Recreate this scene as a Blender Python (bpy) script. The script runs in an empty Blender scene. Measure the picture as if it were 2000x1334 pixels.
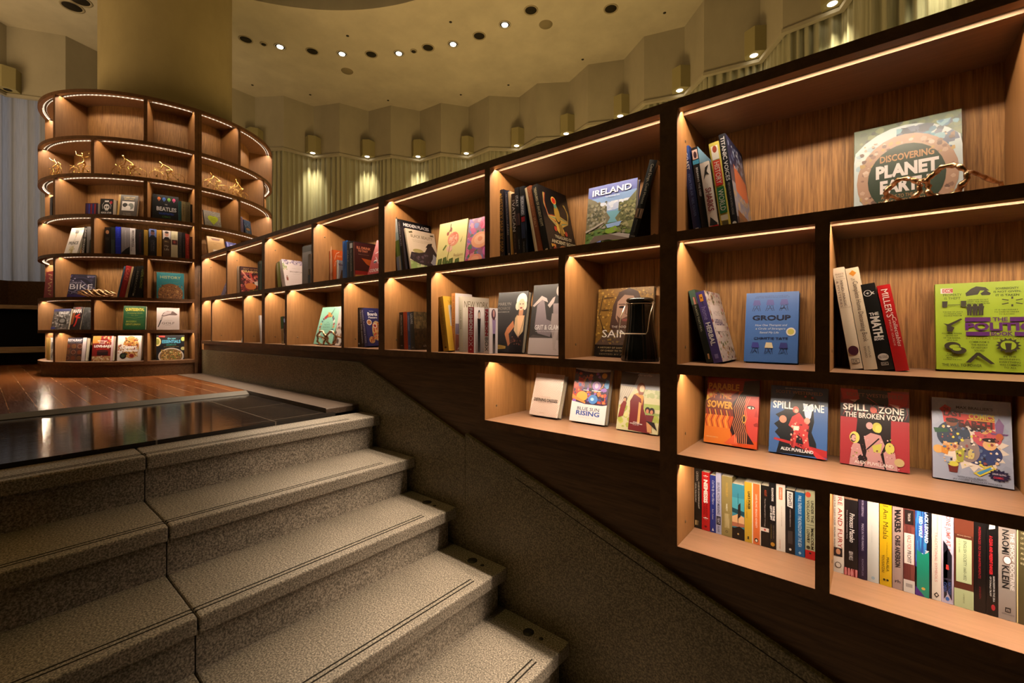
import bpy, bmesh, math, random
from mathutils import Matrix, Vector

# ------------------------------------------------------------------ camera
C = bpy.context.scene.collection
SC = bpy.context.scene
F, HV = 860.0, 643.0                       # focal length and horizon row, in pixels of the 2000x1334 frame
TH = math.atan2(1042.0, F)                 # the camera looks 50.5 degrees off the direction of the shelf wall
CO, SI = math.cos(TH), math.sin(TH)
cam_data = bpy.data.cameras.new('camera')
cam_data.sensor_width = 36.0
cam_data.lens = F / 2000 * 36.0
cam_data.shift_y = -(667.0 - HV) / 2000
cam_data.clip_start = 0.05
cam = bpy.data.objects.new('camera', cam_data)
C.objects.link(cam)
cam.location = (0, 0, 0)
cam.rotation_euler = (math.pi / 2, 0, math.atan2(CO, SI))
SC.camera = cam

# ------------------------------------------------------------------ world, exposure
wld = bpy.data.worlds.new('lobby_glow'); SC.world = wld; wld.use_nodes = True
bg = wld.node_tree.nodes['Background']
bg.inputs[0].default_value = (1.0, 0.76, 0.26, 1); bg.inputs[1].default_value = 0.022
vs = SC.view_settings
vs.view_transform = 'Standard'; vs.look = 'None'; vs.gamma = 1.0; vs.use_curve_mapping = False
vs.exposure = 0.0
SC.cycles.use_denoising = True
SC.cycles.max_bounces = 6; SC.cycles.diffuse_bounces = 1; SC.cycles.glossy_bounces = 3
SC.cycles.sample_clamp_indirect = 4.0
SC.cycles.use_light_tree = True

LED = (1.0, 0.82, 0.60)
LED_W = 8.0                               # watts per metre of shelf strip

def add_light(name, kind, loc, energy, color, rot=(0, 0, 0), parent=None, **kw):
    l = bpy.data.lights.new(name, kind); l.energy = energy; l.color = color
    for k, v in kw.items(): setattr(l, k, v)
    o = bpy.data.objects.new(name, l); C.objects.link(o); o.location = loc; o.rotation_euler = rot
    if parent: o.parent = parent
    return o

def aim(loc, to): return (Vector(to) - Vector(loc)).to_track_quat('-Z', 'Y').to_euler()

# unseen uplights added to brighten ceiling, column and curtains; night glow behind the sheers
add_light('added_ceiling_fill', 'AREA', (-6.2, -2.4, 0.6), 150, (1.0, 0.68, 0.34), (math.pi, 0, 0), shape='RECTANGLE', size=3.5, size_y=3.0)  # added area light, fills the ceiling and column from out of view
add_light('added_rear_fill', 'AREA', (-3.2, 3.4, -0.1), 72, (1.0, 0.66, 0.25), (math.pi, 0, 0), shape='RECTANGLE', size=3.2, size_y=0.8)  # added area light hidden behind the bookcases, fills ceiling, pleats and curtains
add_light('street_glow', 'AREA', (-9.6, 0.0, 1.6), 16, (1.0, 0.93, 0.93), aim((-9.6, 0.0, 1.6), (-8.3, 0.2, 1.4)), shape='RECTANGLE', size=1.6, size_y=3.4)

# ------------------------------------------------------------------ measuring helpers
def ray(u, v):
    a, b = (u - 1000) / F, (HV - v) / F
    return Vector((SI * a - CO, CO * a + SI, b))
def at_y(u, v, y): r = ray(u, v); return r * (y / r.y)
def at_z(u, v, z): r = ray(u, v); return r * (z / r.z)
def depth(p): return -CO * p.x + SI * p.y
def wx(u, y): return at_y(u, HV, y).x
DF = 1.35                                   # the shelf fronts stand in the plane y = 1.35
CYL = Vector((-5.944, 1.329)); CR = 0.982   # axis and radius of the round bookcase
def cyl_pt(u, r):
    q = ray(u, HV); d = Vector((q.x, q.y)); A = d.dot(d); B = -2 * d.dot(CYL); K = CYL.dot(CYL) - r * r
    disc = B * B - 4 * A * K
    t = (-B - math.sqrt(max(disc, 0))) / (2 * A)
    return d * t
def reach(A, U, v):                         # length along U from A at which the image row v is met
    b = (HV - v) / F
    return (b * depth(A) - A.z) / (U.z - b * depth(U))

# ------------------------------------------------------------------ materials
def srgb(r, g, b):
    f = lambda c: (c / 255 / 12.92) if c / 255 <= 0.04045 else ((c / 255 + 0.055) / 1.055) ** 2.4
    return (f(r), f(g), f(b), 1)
def H(s): return srgb(int(s[0:2], 16), int(s[2:4], 16), int(s[4:6], 16))

def new_mat(name, rough=0.5, spec=0.5, metal=0.0, col=(0.5, 0.5, 0.5, 1)):
    m = bpy.data.materials.new(name); m.use_nodes = True
    n = m.node_tree.nodes; b = n['Principled BSDF']
    b.inputs['Base Color'].default_value = col
    b.inputs['Roughness'].default_value = rough
    b.inputs['Specular IOR Level'].default_value = spec
    b.inputs['Metallic'].default_value = metal
    return m, m.node_tree, b
def ramp(nt, fac, stops):
    r = nt.nodes.new('ShaderNodeValToRGB'); e = r.color_ramp.elements
    while len(e) < len(stops): e.new(0.5)
    for x, (p, c) in zip(e, stops): x.position = p; x.color = c
    nt.links.new(fac, r.inputs[0]); return r.outputs[0]
def coords(nt, scale, kind='Object', rot=(0, 0, 0)):
    t = nt.nodes.new('ShaderNodeTexCoord'); mp = nt.nodes.new('ShaderNodeMapping')
    mp.inputs['Scale'].default_value = scale; mp.inputs['Rotation'].default_value = rot
    nt.links.new(t.outputs[kind], mp.inputs[0]); return mp.outputs[0]
def noise(nt, vec, scale, detail=4, rough=0.55, dist=0.0):
    n = nt.nodes.new('ShaderNodeTexNoise'); n.inputs['Scale'].default_value = scale
    n.inputs['Detail'].default_value = detail; n.inputs['Roughness'].default_value = rough; n.inputs['Distortion'].default_value = dist
    nt.links.new(vec, n.inputs['Vector']); return n.outputs['Fac']
def bump(nt, b, h, strength, dist=0.002):
    n = nt.nodes.new('ShaderNodeBump'); n.inputs['Strength'].default_value = strength; n.inputs['Distance'].default_value = dist
    nt.links.new(h, n.inputs['Height']); nt.links.new(n.outputs[0], b.inputs['Normal'])

def wood(name, c0, c1, stretch, rough=0.45, scale=6.0, lo=0.35, hi=0.68, spec=0.35):
    m, nt, b = new_mat(name, rough, spec)
    f = noise(nt, coords(nt, stretch), scale, 5, 0.6, 0.6)
    nt.links.new(ramp(nt, f, [(lo, c0), (hi, c1)]), b.inputs['Base Color'])
    bump(nt, b, f, 0.05)
    return m
M = {}
M['panel'] = wood('laminate_panel', (0.180, 0.078, 0.023, 1), (0.230, 0.102, 0.032, 1), (14, 14, 1.2), 0.5)
M['board'] = wood('laminate_board', (0.194, 0.099, 0.054, 1), (0.238, 0.121, 0.069, 1), (1.2, 12, 12), 0.42)
M['back'] = wood('walnut_back', (0.158, 0.072, 0.022, 1), (0.389, 0.184, 0.059, 1), (34, 34, 1.3), 0.55)
M['edge'] = wood('shaded_walnut_edge', (0.085, 0.036, 0.014, 1), (0.145, 0.065, 0.026, 1), (4, 4, 4), 0.5)  # dark brown wood, colour deepened for the little light on the fronts
M['face'] = wood('dark_walnut_face', (0.07, 0.031, 0.012, 1), (0.14, 0.066, 0.027, 1), (0.9, 14, 14), 0.42)
def granite(name, tint, rough=0.55):
    m, nt, b = new_mat(name, rough, 0.35)
    f = noise(nt, coords(nt, (1, 1, 1)), 190, 3, 0.65)
    g = noise(nt, coords(nt, (1, 1, 1)), 2.2, 3, 0.5)
    c = ramp(nt, f, [(0.36, tuple(0.3 * x for x in tint[:3]) + (1,)), (0.5, tuple(0.8 * x for x in tint[:3]) + (1,)), (0.64, tuple(1.6 * x for x in tint[:3]) + (1,))])
    mx = nt.nodes.new('ShaderNodeMix'); mx.data_type = 'RGBA'; mx.blend_type = 'MULTIPLY'; mx.inputs[0].default_value = 1.0
    nt.links.new(c, mx.inputs[6]); nt.links.new(ramp(nt, g, [(0.3, (0.75, 0.75, 0.72, 1)), (0.7, (1.1, 1.08, 1.05, 1))]), mx.inputs[7])
    nt.links.new(mx.outputs[2], b.inputs['Base Color']); bump(nt, b, f, 0.12)
    return m
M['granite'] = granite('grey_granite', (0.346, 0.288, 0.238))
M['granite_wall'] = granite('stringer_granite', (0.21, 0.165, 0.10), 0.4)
M['groove'] = new_mat('dark_groove', 0.8, 0.1, 0, (0.02, 0.016, 0.012, 1))[0]
M['plug'] = new_mat('plug_metal', 0.5, 0.4, 0.3, (0.04, 0.035, 0.02, 1))[0]

def planks():
    m, nt, b = new_mat('oiled_floor_boards', 0.16, 0.5)
    br = nt.nodes.new('ShaderNodeTexBrick'); br.offset = 0.37; br.inputs['Scale'].default_value = 1.0
    br.inputs['Brick Width'].default_value = 1.3; br.inputs['Row Height'].default_value = 0.10
    br.inputs['Mortar Size'].default_value = 0.0018; br.inputs['Color1'].default_value = (0.30, 0.095, 0.024, 1)
    br.inputs['Color2'].default_value = (0.17, 0.05, 0.013, 1); br.inputs['Mortar'].default_value = (0.55, 0.30, 0.14, 1)
    nt.links.new(coords(nt, (1, 1, 1)), br.inputs['Vector'])
    f = noise(nt, coords(nt, (1.5, 22, 1)), 6, 4)
    mx = nt.nodes.new('ShaderNodeMix'); mx.data_type = 'RGBA'; mx.blend_type = 'MULTIPLY'; mx.inputs[0].default_value = 1
    nt.links.new(br.outputs[0], mx.inputs[6]); nt.links.new(ramp(nt, f, [(0.3, (0.6, 0.6, 0.6, 1)), (0.7, (1.2, 1.2, 1.2, 1))]), mx.inputs[7])
    nt.links.new(mx.outputs[2], b.inputs['Base Color'])
    r = nt.nodes.new('ShaderNodeMapRange'); r.inputs['To Min'].default_value = 0.10; r.inputs['To Max'].default_value = 0.26
    nt.links.new(f, r.inputs[0]); nt.links.new(r.outputs[0], b.inputs['Roughness']); bump(nt, b, f, 0.05)
    return m
M['planks'] = planks()
def tiles():
    m, nt, b = new_mat('black_polished_tile', 0.08, 0.35)
    br = nt.nodes.new('ShaderNodeTexBrick'); br.offset = 0.0
    br.inputs['Scale'].default_value = 1.0; br.inputs['Brick Width'].default_value = 0.45; br.inputs['Row Height'].default_value = 0.45
    br.inputs['Mortar Size'].default_value = 0.003
    br.inputs['Color1'].default_value = (0.018, 0.013, 0.011, 1); br.inputs['Color2'].default_value = (0.013, 0.010, 0.009, 1); br.inputs['Mortar'].default_value = (0.16, 0.12, 0.09, 1)
    mp = coords(nt, (1, 1, 1)); nt.links.new(mp, br.inputs['Vector'])
    f = noise(nt, coords(nt, (30, 1.6, 1), rot=(0, 0, 0.5)), 5, 5, 0.7)
    s = ramp(nt, f, [(0.66, (0, 0, 0, 1)), (0.78, (0.10, 0.075, 0.055, 1))])
    mx = nt.nodes.new('ShaderNodeMix'); mx.data_type = 'RGBA'; mx.blend_type = 'ADD'; mx.inputs[0].default_value = 1
    nt.links.new(br.outputs[0], mx.inputs[6]); nt.links.new(s, mx.inputs[7]); nt.links.new(mx.outputs[2], b.inputs['Base Color'])
    bump(nt, b, noise(nt, coords(nt, (26, 2, 1)), 5, 3), 0.07, 0.004)
    return m
M['tiles'] = tiles()
M['threshold'] = new_mat('grey_metal_threshold', 0.75, 0.15, 0.0, (0.14, 0.125, 0.11, 1))[0]
M['ledge'] = wood('dark_ledge_wood', (0.067, 0.042, 0.028, 1), (0.114, 0.072, 0.051, 1), (1, 14, 14), 0.4)

def plaster(name, col, rough=0.85):
    m, nt, b = new_mat(name, rough, 0.2)
    f = noise(nt, coords(nt, (1, 1, 0.6)), 2.5, 5, 0.6)
    nt.links.new(ramp(nt, f, [(0.3, tuple(0.86 * c for c in col) + (1,)), (0.7, tuple(1.05 * c for c in col) + (1,))]), b.inputs['Base Color'])
    bump(nt, b, noise(nt, coords(nt, (1, 1, 1)), 120, 2), 0.08)
    return m
M['ceiling'] = plaster('ceiling_plaster', (0.66, 0.60, 0.46))
M['pleat'] = plaster('wall_plaster', (0.54, 0.49, 0.38))
M['column'] = plaster('column_plaster', (0.44, 0.36, 0.19))
M['sconce'] = new_mat('olive_painted_metal', 0.6, 0.3, 0, (0.42, 0.37, 0.19, 1))[0]

def fabric(name, col, tr):
    m, nt, b = new_mat(name, 0.9, 0.1)
    f = noise(nt, coords(nt, (60, 60, 1.5)), 4, 3)
    c = ramp(nt, f, [(0.3, tuple(0.8 * x for x in col) + (1,)), (0.7, col + (1,))])
    nt.links.new(c, b.inputs['Base Color'])
    t = nt.nodes.new('ShaderNodeBsdfTranslucent'); nt.links.new(c, t.inputs[0])
    mix = nt.nodes.new('ShaderNodeMixShader'); mix.inputs[0].default_value = tr
    nt.links.new(b.outputs[0], mix.inputs[1]); nt.links.new(t.outputs[0], mix.inputs[2])
    nt.links.new(mix.outputs[0], nt.nodes['Material Output'].inputs[0])
    return m
M['curtain'] = fabric('pleated_cream_fabric', (0.66, 0.64, 0.46), 0.12)
M['sheer'] = fabric('pale_sheer_fabric', (0.55, 0.55, 0.57), 0.5)

def emit(name, col, s):
    m = bpy.data.materials.new(name); m.use_nodes = True; nt = m.node_tree; nt.nodes.clear()
    e = nt.nodes.new('ShaderNodeEmission'); e.inputs[0].default_value = tuple(col) + (1,); e.inputs[1].default_value = s
    o = nt.nodes.new('ShaderNodeOutputMaterial'); nt.links.new(e.outputs[0], o.inputs[0]); return m
def led_mat(name, per_m, lo, hi, expr):
    m = bpy.data.materials.new(name); m.use_nodes = True; nt = m.node_tree; nt.nodes.clear()
    e = nt.nodes.new('ShaderNodeEmission'); e.inputs[0].default_value = (1, 0.78, 0.55, 1)
    o = nt.nodes.new('ShaderNodeOutputMaterial'); nt.links.new(e.outputs[0], o.inputs[0])
    t = nt.nodes.new('ShaderNodeTexCoord'); s = nt.nodes.new('ShaderNodeSeparateXYZ'); nt.links.new(t.outputs['Object'], s.inputs[0])
    def mth(op, a, b=None):
        n = nt.nodes.new('ShaderNodeMath'); n.operation = op
        for i, x in enumerate((a, b)):
            if x is None: continue
            if isinstance(x, (int, float)): n.inputs[i].default_value = x
            else: nt.links.new(x, n.inputs[i])
        return n.outputs[0]
    arg = mth('MULTIPLY', s.outputs[0], per_m * 6.283) if expr == 'x' else mth('MULTIPLY', mth('ARCTAN2', s.outputs[1], s.outputs[0]), per_m * 6.283)
    k = mth('MULTIPLY', mth('ADD', mth('SINE', arg), 1.0), 0.5)
    nt.links.new(mth('ADD', mth('MULTIPLY', mth('POWER', k, 2.0), hi - lo), lo), e.inputs[1])
    return m
M['led'] = led_mat('strip_diffuser', 28, 0.75, 1.15, 'x')
M['led_round'] = led_mat('round_strip_diffuser', 27, 0.5, 1.7, 'a')
M['lamp'] = emit('lamp_lens', (1, 0.86, 0.6), 6.0)
M['slot'] = new_mat('lamp_slot', 0.7, 0.1, 0, (0.08, 0.05, 0.03, 1))[0]
M['dark'] = new_mat('lamp_cavity', 0.5, 0.3, 0, (0.015, 0.011, 0.006, 1))[0]
M['trimring'] = new_mat('lamp_trim', 0.5, 0.4, 0, (0.42, 0.36, 0.24, 1))[0]
M['grille'] = new_mat('speaker_grille_paint', 0.8, 0.2, 0, (0.30, 0.25, 0.15, 1))[0]
M['pin'] = new_mat('shelf_pin_hole', 0.5, 0.4, 0.4, (0.10, 0.06, 0.03, 1))[0]

def ink():
    m, nt, b = new_mat('printed_cover', 0.34, 0.45)
    a = nt.nodes.new('ShaderNodeAttribute'); a.attribute_name = 'Col'
    mx = nt.nodes.new('ShaderNodeMix'); mx.data_type = 'RGBA'; mx.blend_type = 'MULTIPLY'; mx.inputs[0].default_value = 1.0; mx.inputs[7].default_value = (0.60, 0.585, 0.61, 1)
    nt.links.new(a.outputs['Color'], mx.inputs[6]); nt.links.new(mx.outputs[2], b.inputs['Base Color']); return m
M['ink'] = ink()
def paper():
    m, nt, b = new_mat('page_edges', 0.85, 0.1)
    f = noise(nt, coords(nt, (1, 900, 1)), 1.0, 2)
    nt.links.new(ramp(nt, f, [(0.3, (0.37, 0.31, 0.22, 1)), (0.7, (0.55, 0.48, 0.38, 1))]), b.inputs['Base Color']); return m
M['paper'] = paper()
M['gold'] = new_mat('polished_brass', 0.22, 0.5, 1.0, (0.85, 0.58, 0.22, 1))[0]
def bronze():
    m, nt, b = new_mat('aged_bronze', 0.28, 0.5, 0.9, (0.4, 0.22, 0.1, 1))
    f = noise(nt, coords(nt, (1, 1, 1)), 70, 3)
    nt.links.new(ramp(nt, f, [(0.35, (0.20, 0.09, 0.035, 1)), (0.65, (0.72, 0.46, 0.26, 1))]), b.inputs['Base Color']); bump(nt, b, f, 0.5, 0.004); return m
M['bronze'] = bronze()
M['glaze'] = new_mat('black_glaze', 0.18, 0.5, 0, (0.008, 0.007, 0.006, 1))[0]
M['wire'] = new_mat('steel_wire', 0.3, 0.5, 1.0, (0.62, 0.52, 0.40, 1))[0]
M['oak'] = wood('pale_oak_frame', (0.34, 0.20, 0.09, 1), (0.46, 0.29, 0.14, 1), (2, 14, 14), 0.45)
M['black_cloth'] = new_mat('black_upholstery', 0.9, 0.1, 0, (0.006, 0.005, 0.005, 1))[0]

# ------------------------------------------------------------------ mesh building
class MB:
    def __init__(s): s.v, s.f, s.c, s.smooth = [], [], [], []
    def face_set(s, vs, fs, col=None, smooth=False):
        o = len(s.v); s.v += [tuple(x) for x in vs]; s.f += [tuple(i + o for i in f) for f in fs]
        s.c += [col or (1, 1, 1, 1)] * len(vs); s.smooth += [smooth] * len(fs); return s
    def box(s, x0, x1, y0, y1, z0, z1, col=None):
        v = [(x, y, z) for z in (z0, z1) for y in (y0, y1) for x in (x0, x1)]
        return s.face_set(v, [(0, 2, 3, 1), (4, 5, 7, 6), (0, 1, 5, 4), (2, 6, 7, 3), (0, 4, 6, 2), (1, 3, 7, 5)], col)
    def prism(s, poly, z0, z1, smooth=False, axis='z'):
        n = len(poly); a = sum(poly[i][0] * poly[(i + 1) % n][1] - poly[(i + 1) % n][0] * poly[i][1] for i in range(n))
        if a < 0: poly = poly[::-1]
        if axis == 'z': v = [(x, y, z0) for x, y in poly] + [(x, y, z1) for x, y in poly]
        elif axis == 'x': v = [(z0, x, y) for x, y in poly] + [(z1, x, y) for x, y in poly]   # poly in y-z, extruded along x
        else: v = [(x, z1, y) for x, y in poly] + [(x, z0, y) for x, y in poly]     # poly in x-z, extruded along y
        s.face_set(v, [tuple(range(n))[::-1], tuple(range(n, 2 * n))], None, False)
        o = len(s.v) - 2 * n
        for i in range(n):
            j = (i + 1) % n; s.f.append((o + i, o + j, o + n + j, o + n + i)); s.smooth.append(smooth)
        return s
    def tube(s, pts, r, n=8, closed=False, caps=True):
        pts = [Vector(p) for p in pts]; k = len(pts); rr = r if isinstance(r, (list, tuple)) else [r] * k
        vs, up = [], None
        for i, p in enumerate(pts):
            a = pts[(i - 1) % k] if (closed or i) else pts[0]; b = pts[(i + 1) % k] if (closed or i < k - 1) else pts[-1]
            t = (b - a).normalized()
            if up is None: up = Vector((0, 0, 1)) if abs(t.z) < 0.9 else Vector((1, 0, 0))
            x = t.cross(up)
            if x.length < 1e-4: x = t.cross(Vector((0.3, 1, 0.2)))
            x.normalize(); y = x.cross(t).normalized(); up = y
            vs += [p + (x * math.cos(q) + y * math.sin(q)) * rr[i] for q in [2 * math.pi * j / n for j in range(n)]]
        fs = []
        for i in range(k if closed else k - 1):
            for j in range(n):
                a, b = i * n, ((i + 1) % k) * n; fs.append((a + j, a + (j + 1) % n, b + (j + 1) % n, b + j))
        s.face_set(vs, fs, None, True)
        if caps and not closed:
            o = len(s.v) - k * n
            s.f += [tuple(o + j for j in range(n))[::-1], tuple(o + (k - 1) * n + j for j in range(n))]; s.smooth += [False, False]
        return s
    def lathe(s, prof, cx=0, cy=0, n=32, a0=0.0, a1=2 * math.pi, ribs=0, amp=0.0, smooth=True):
        full = abs(a1 - a0 - 2 * math.pi) < 1e-6; m = n if full else n + 1; vs = []
        for i in range(m):
            a = a0 + (a1 - a0) * i / n; k = 1 + (amp * math.cos(ribs * a) if ribs else 0)
            vs += [(cx + r * k * math.cos(a), cy + r * k * math.sin(a), z) for r, z in prof]
        q = len(prof); fs = []
        for i in range(n):
            for j in range(q - 1):
                a, b = i * q + j, ((i + 1) % m) * q + j; fs.append((a, b, b + 1, a + 1))
        return s.face_set(vs, fs, None, smooth)
    def ringbox(s, r0, r1, z0, z1, n=96, a0=0.0, a1=2 * math.pi, cx=0, cy=0):
        full = abs(a1 - a0 - 2 * math.pi) < 1e-6; m = n if full else n + 1; vs, fs = [], []
        for i in range(m):
            a = a0 + (a1 - a0) * i / n; c, d = math.cos(a), math.sin(a)
            vs += [(cx + r0 * c, cy + r0 * d, z0), (cx + r1 * c, cy + r1 * d, z0), (cx + r1 * c, cy + r1 * d, z1), (cx + r0 * c, cy + r0 * d, z1)]
        for i in range(n):
            a, b = 4 * i, 4 * ((i + 1) % m)
            fs += [(a + j, b + j, b + (j + 1) % 4, a + (j + 1) % 4) for j in range(4)]
        s.face_set(vs, [tuple(f[::-1]) for f in fs])
        if not full: 
            o = len(s.v) - 4 * m; s.f += [(o, o + 1, o + 2, o + 3), tuple(o + 4 * (m - 1) + j for j in (3, 2, 1, 0))]; s.smooth += [False, False]
        return s
    def build(s, name, mat, parent=None, colored=False, bevel=0.0):
        me = bpy.data.meshes.new(name); me.from_pydata(s.v, [], s.f); me.validate()
        if len(me.polygons) == len(s.smooth): me.polygons.foreach_set('use_smooth', s.smooth)
        if colored:
            a = me.color_attributes.new('Col', 'FLOAT_COLOR', 'POINT'); a.data.foreach_set('color', [x for c in s.c for x in c])
        me.materials.append(mat); me.update()
        o = bpy.data.objects.new(name, me); C.objects.link(o)
        if parent: o.parent = parent
        if bevel:
            b = o.modifiers.new('edge', 'BEVEL'); b.width = bevel; b.segments = 2; b.limit_method = 'ANGLE'
        return o

def tag(o, label=None, cat=None, group=None, kind=None):
    for k, v in (('label', label), ('category', cat), ('group', group), ('kind', kind)):
        if v: o[k] = v
    return o
def thing(name, label, cat, loc=(0, 0, 0), rz=0.0, group=None):
    o = bpy.data.objects.new(name, None); C.objects.link(o); o.location = loc; o.rotation_euler = (0, 0, rz); o.empty_display_size = 0.05
    return tag(o, label, cat, group)
def box_obj(name, mat, parent, *b, bevel=0.0): return MB().box(*b).build(name, mat, parent, bevel=bevel)
# ------------------------------------------------------------------ the room
ZF, ZT = -0.42, -0.44                       # board floor, black tile
NOSE = [(-2.022 + 0.2936 * k, -0.457 - 0.1668 * k) for k in range(8)]
GY = 1.355                                  # face of the granite stringer
XC, YC = -3.17, 0.62                        # centre of the round hall

def structure(o): return tag(o, kind='structure')
structure(box_obj('floor', M['planks'], None, -9.5, -3.32, -4.5, 6.4, ZF - 0.09, ZF))
structure(box_obj('floor_tile', M['tiles'], None, -3.27, -2.2, -4.5, 1.2, -0.50, ZT))
structure(MB().prism([(-3.33, ZF - 0.04), (-3.33, ZF), (-3.318, ZF + 0.002), (-3.25, ZT + 0.003), (-3.25, ZF - 0.04)], -4.5, 1.165, axis='y').build('trim_1', M['threshold']))
lg = MB().prism([(-4.95, ZF - 0.03), (-4.95, ZF + 0.003), (-2.235, ZF + 0.003), (-2.23, ZF - 0.002), (-2.23, ZF - 0.03)], 1.165, GY - 0.001, axis='y').build('trim_2', M['ledge'])
structure(lg); structure(box_obj('ledge_gap_shade', M['groove'], None, -3.30, -2.26, 1.20, GY - 0.001, -0.50, ZF - 0.03))  # the near-black block stands in for shade in the gap under the ledge

for k, (x, z) in enumerate(NOSE):
    st = bpy.data.objects.new('stair_step', None); C.objects.link(st); st.location = (x, 0, z); structure(st)
    x0 = -2.2 - x if k == 0 else -0.39
    for y0, y1 in ((-4.5, 0.383), (0.387, GY - 0.001)):
        MB().box(x0, 0.0, y0, y1, -0.05, 0.0).build('tread', M['granite'], st, bevel=0.006)
        MB().box(-0.09, -0.028, y0, y1 - (0.028 if y1 > 1 else 0), -0.1668, -0.05).build('riser', M['granite'], st)
    for gx in (0.036, 0.054):
        for y0, y1 in ((-4.5, 0.383), (0.387, 1.20)):
            MB().box(-gx - 0.0025, -gx + 0.0025, y0, y1, -0.004, 0.0006).build('groove', M['groove'], st)
    if 1 < k < 5:
        MB().lathe([(0, 0.0012), (0.021, 0.0012), (0.021, 0)], 0.9 * 0 - 0.145, 1.302 - 0.003 * k + 0.008, 24).build('plug', M['plug'], st)
        MB().lathe([(0, 0.0012), (0.008, 0.0012), (0.008, 0)], -0.088, 1.300, 16).build('plug', M['plug'], st)
structure(box_obj('floor_lower', M['granite'], None, 0.0, 3.0, -4.5, 1.36, -1.85, -1.79))
# granite stringer along the stair, two slabs with a small step between them
gp = [(-5.028, -0.52), (-5.028, -0.196), (-2.226, -0.185), (-1.387, -0.481), (-1.387, -1.5), (-2.4, -0.9)]
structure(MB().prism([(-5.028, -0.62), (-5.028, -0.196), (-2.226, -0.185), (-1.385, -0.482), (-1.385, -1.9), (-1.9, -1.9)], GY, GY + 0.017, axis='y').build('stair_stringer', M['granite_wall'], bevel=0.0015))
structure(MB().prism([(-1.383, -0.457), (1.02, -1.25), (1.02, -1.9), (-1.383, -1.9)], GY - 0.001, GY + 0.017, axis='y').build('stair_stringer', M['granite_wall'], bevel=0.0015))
structure(MB().prism([(-1.10, -0.588), (1.0, -1.281), (1.0, -1.284), (-1.10, -0.591)], GY - 0.0016, GY, axis='y').build('trim_4', M['groove']))

# ceiling: the pleated outline follows the wall, with a round raised recess in the middle
ZC = 3.8
meas = [(452, 171), (498, 190), (554, 187), (613, 208), (663, 201), (720, 217), (763, 206), (820, 217), (861, 201), (915, 209), (955, 187),
        (1014, 190), (1049, 163), (1112, 160), (1149, 126), (1219, 116), (1258, 71), (1337, 52), (1375, 0)]
zig = []                                     # (x, y, is_outer), ordered from the window side round to the shelf side
left = [at_z(u, v, ZC) for u, v in ((13, 47), (128, 70), (189, 102))]
pol = lambda a, r: (XC + r * math.cos(math.radians(a)), YC + r * math.sin(math.radians(a)))
for i, a in enumerate((214, 209.5, 205, 200.5, 196, 191.5, 187)): zig.append(pol(a, 5.36 if i % 2 else 5.08) + (bool(i % 2),))
zig += [(left[0].x - 0.05, left[0].y, True), (left[1].x, left[1].y, False)]
zig += [(left[2].x - 0.02, left[2].y + 0.12, True), pol(166, 4.98) + (False,), pol(161.5, 5.2) + (True,)]
for i, (u, v) in enumerate(meas):
    p = at_z(u, v, ZC); zig.append((p.x, p.y, bool(i % 2)))
for i, a in enumerate((65.5, 61, 56.5, 52, 47.5, 43, 38.5, 34, 29.5, 25, 20.5)): zig.append(pol(a, 5.3 if i % 2 == 0 else 5.08) + (i % 2 == 0,))
ceil = MB(); N = 144; RC = 2.75
def out_at(a):                               # where the ray at angle a from the hall centre meets the pleated outline
    d = Vector((math.cos(a), math.sin(a)))
    for (x0, y0, _), (x1, y1, _) in zip(zig, zig[1:]):
        p = Vector((x0 - XC, y0 - YC)); e = Vector((x1 - x0, y1 - y0)); den = d.x * e.y - d.y * e.x
        if abs(den) < 1e-9: continue
        t = (p.x * e.y - p.y * e.x) / den; s_ = (p.x * d.y - p.y * d.x) / den
        if t > 0 and -1e-6 <= s_ <= 1 + 1e-6: return t
    return 5.2
angs = sorted(set([round(2 * math.pi * i / N, 5) for i in range(N)] + [round(math.atan2(y - YC, x - XC) % (2 * math.pi), 5) for x, y, _ in zig]))
vs_, fs_ = [], []
for a in angs:
    c, d = math.cos(a), math.sin(a); ro = out_at(a) + 0.03
    vs_ += [(XC + RC * c, YC + RC * d, ZC), (XC + ro * c, YC + ro * d, ZC), (XC + ro * c, YC + ro * d, ZC + 0.05), (XC + RC * c, YC + RC * d, ZC + 0.05)]
n_ = len(angs)
for i in range(n_):
    a, b = 4 * i, 4 * ((i + 1) % n_); fs_ += [(a, a + 1, b + 1, b), (a + 3, b + 3, b + 2, a + 2)]
ceil.face_set(vs_, fs_); structure(ceil.build('ceiling', M['ceiling']))
structure(MB().ringbox(RC, RC + 0.06, ZC - 0.001, ZC + 0.34, 128, cx=XC, cy=YC).lathe([(0, ZC + 0.34), (RC + 0.06, ZC + 0.34)], XC, YC, 96).build('ceiling_recess', M['ceiling']))
structure(MB().ringbox(RC - 0.30, RC - 0.26, ZC + 0.10, ZC + 0.34, 128, cx=XC, cy=YC).build('recess_shadow_ring', M['dark']))  # near-black ring standing in for the shadow line inside the recess

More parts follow.
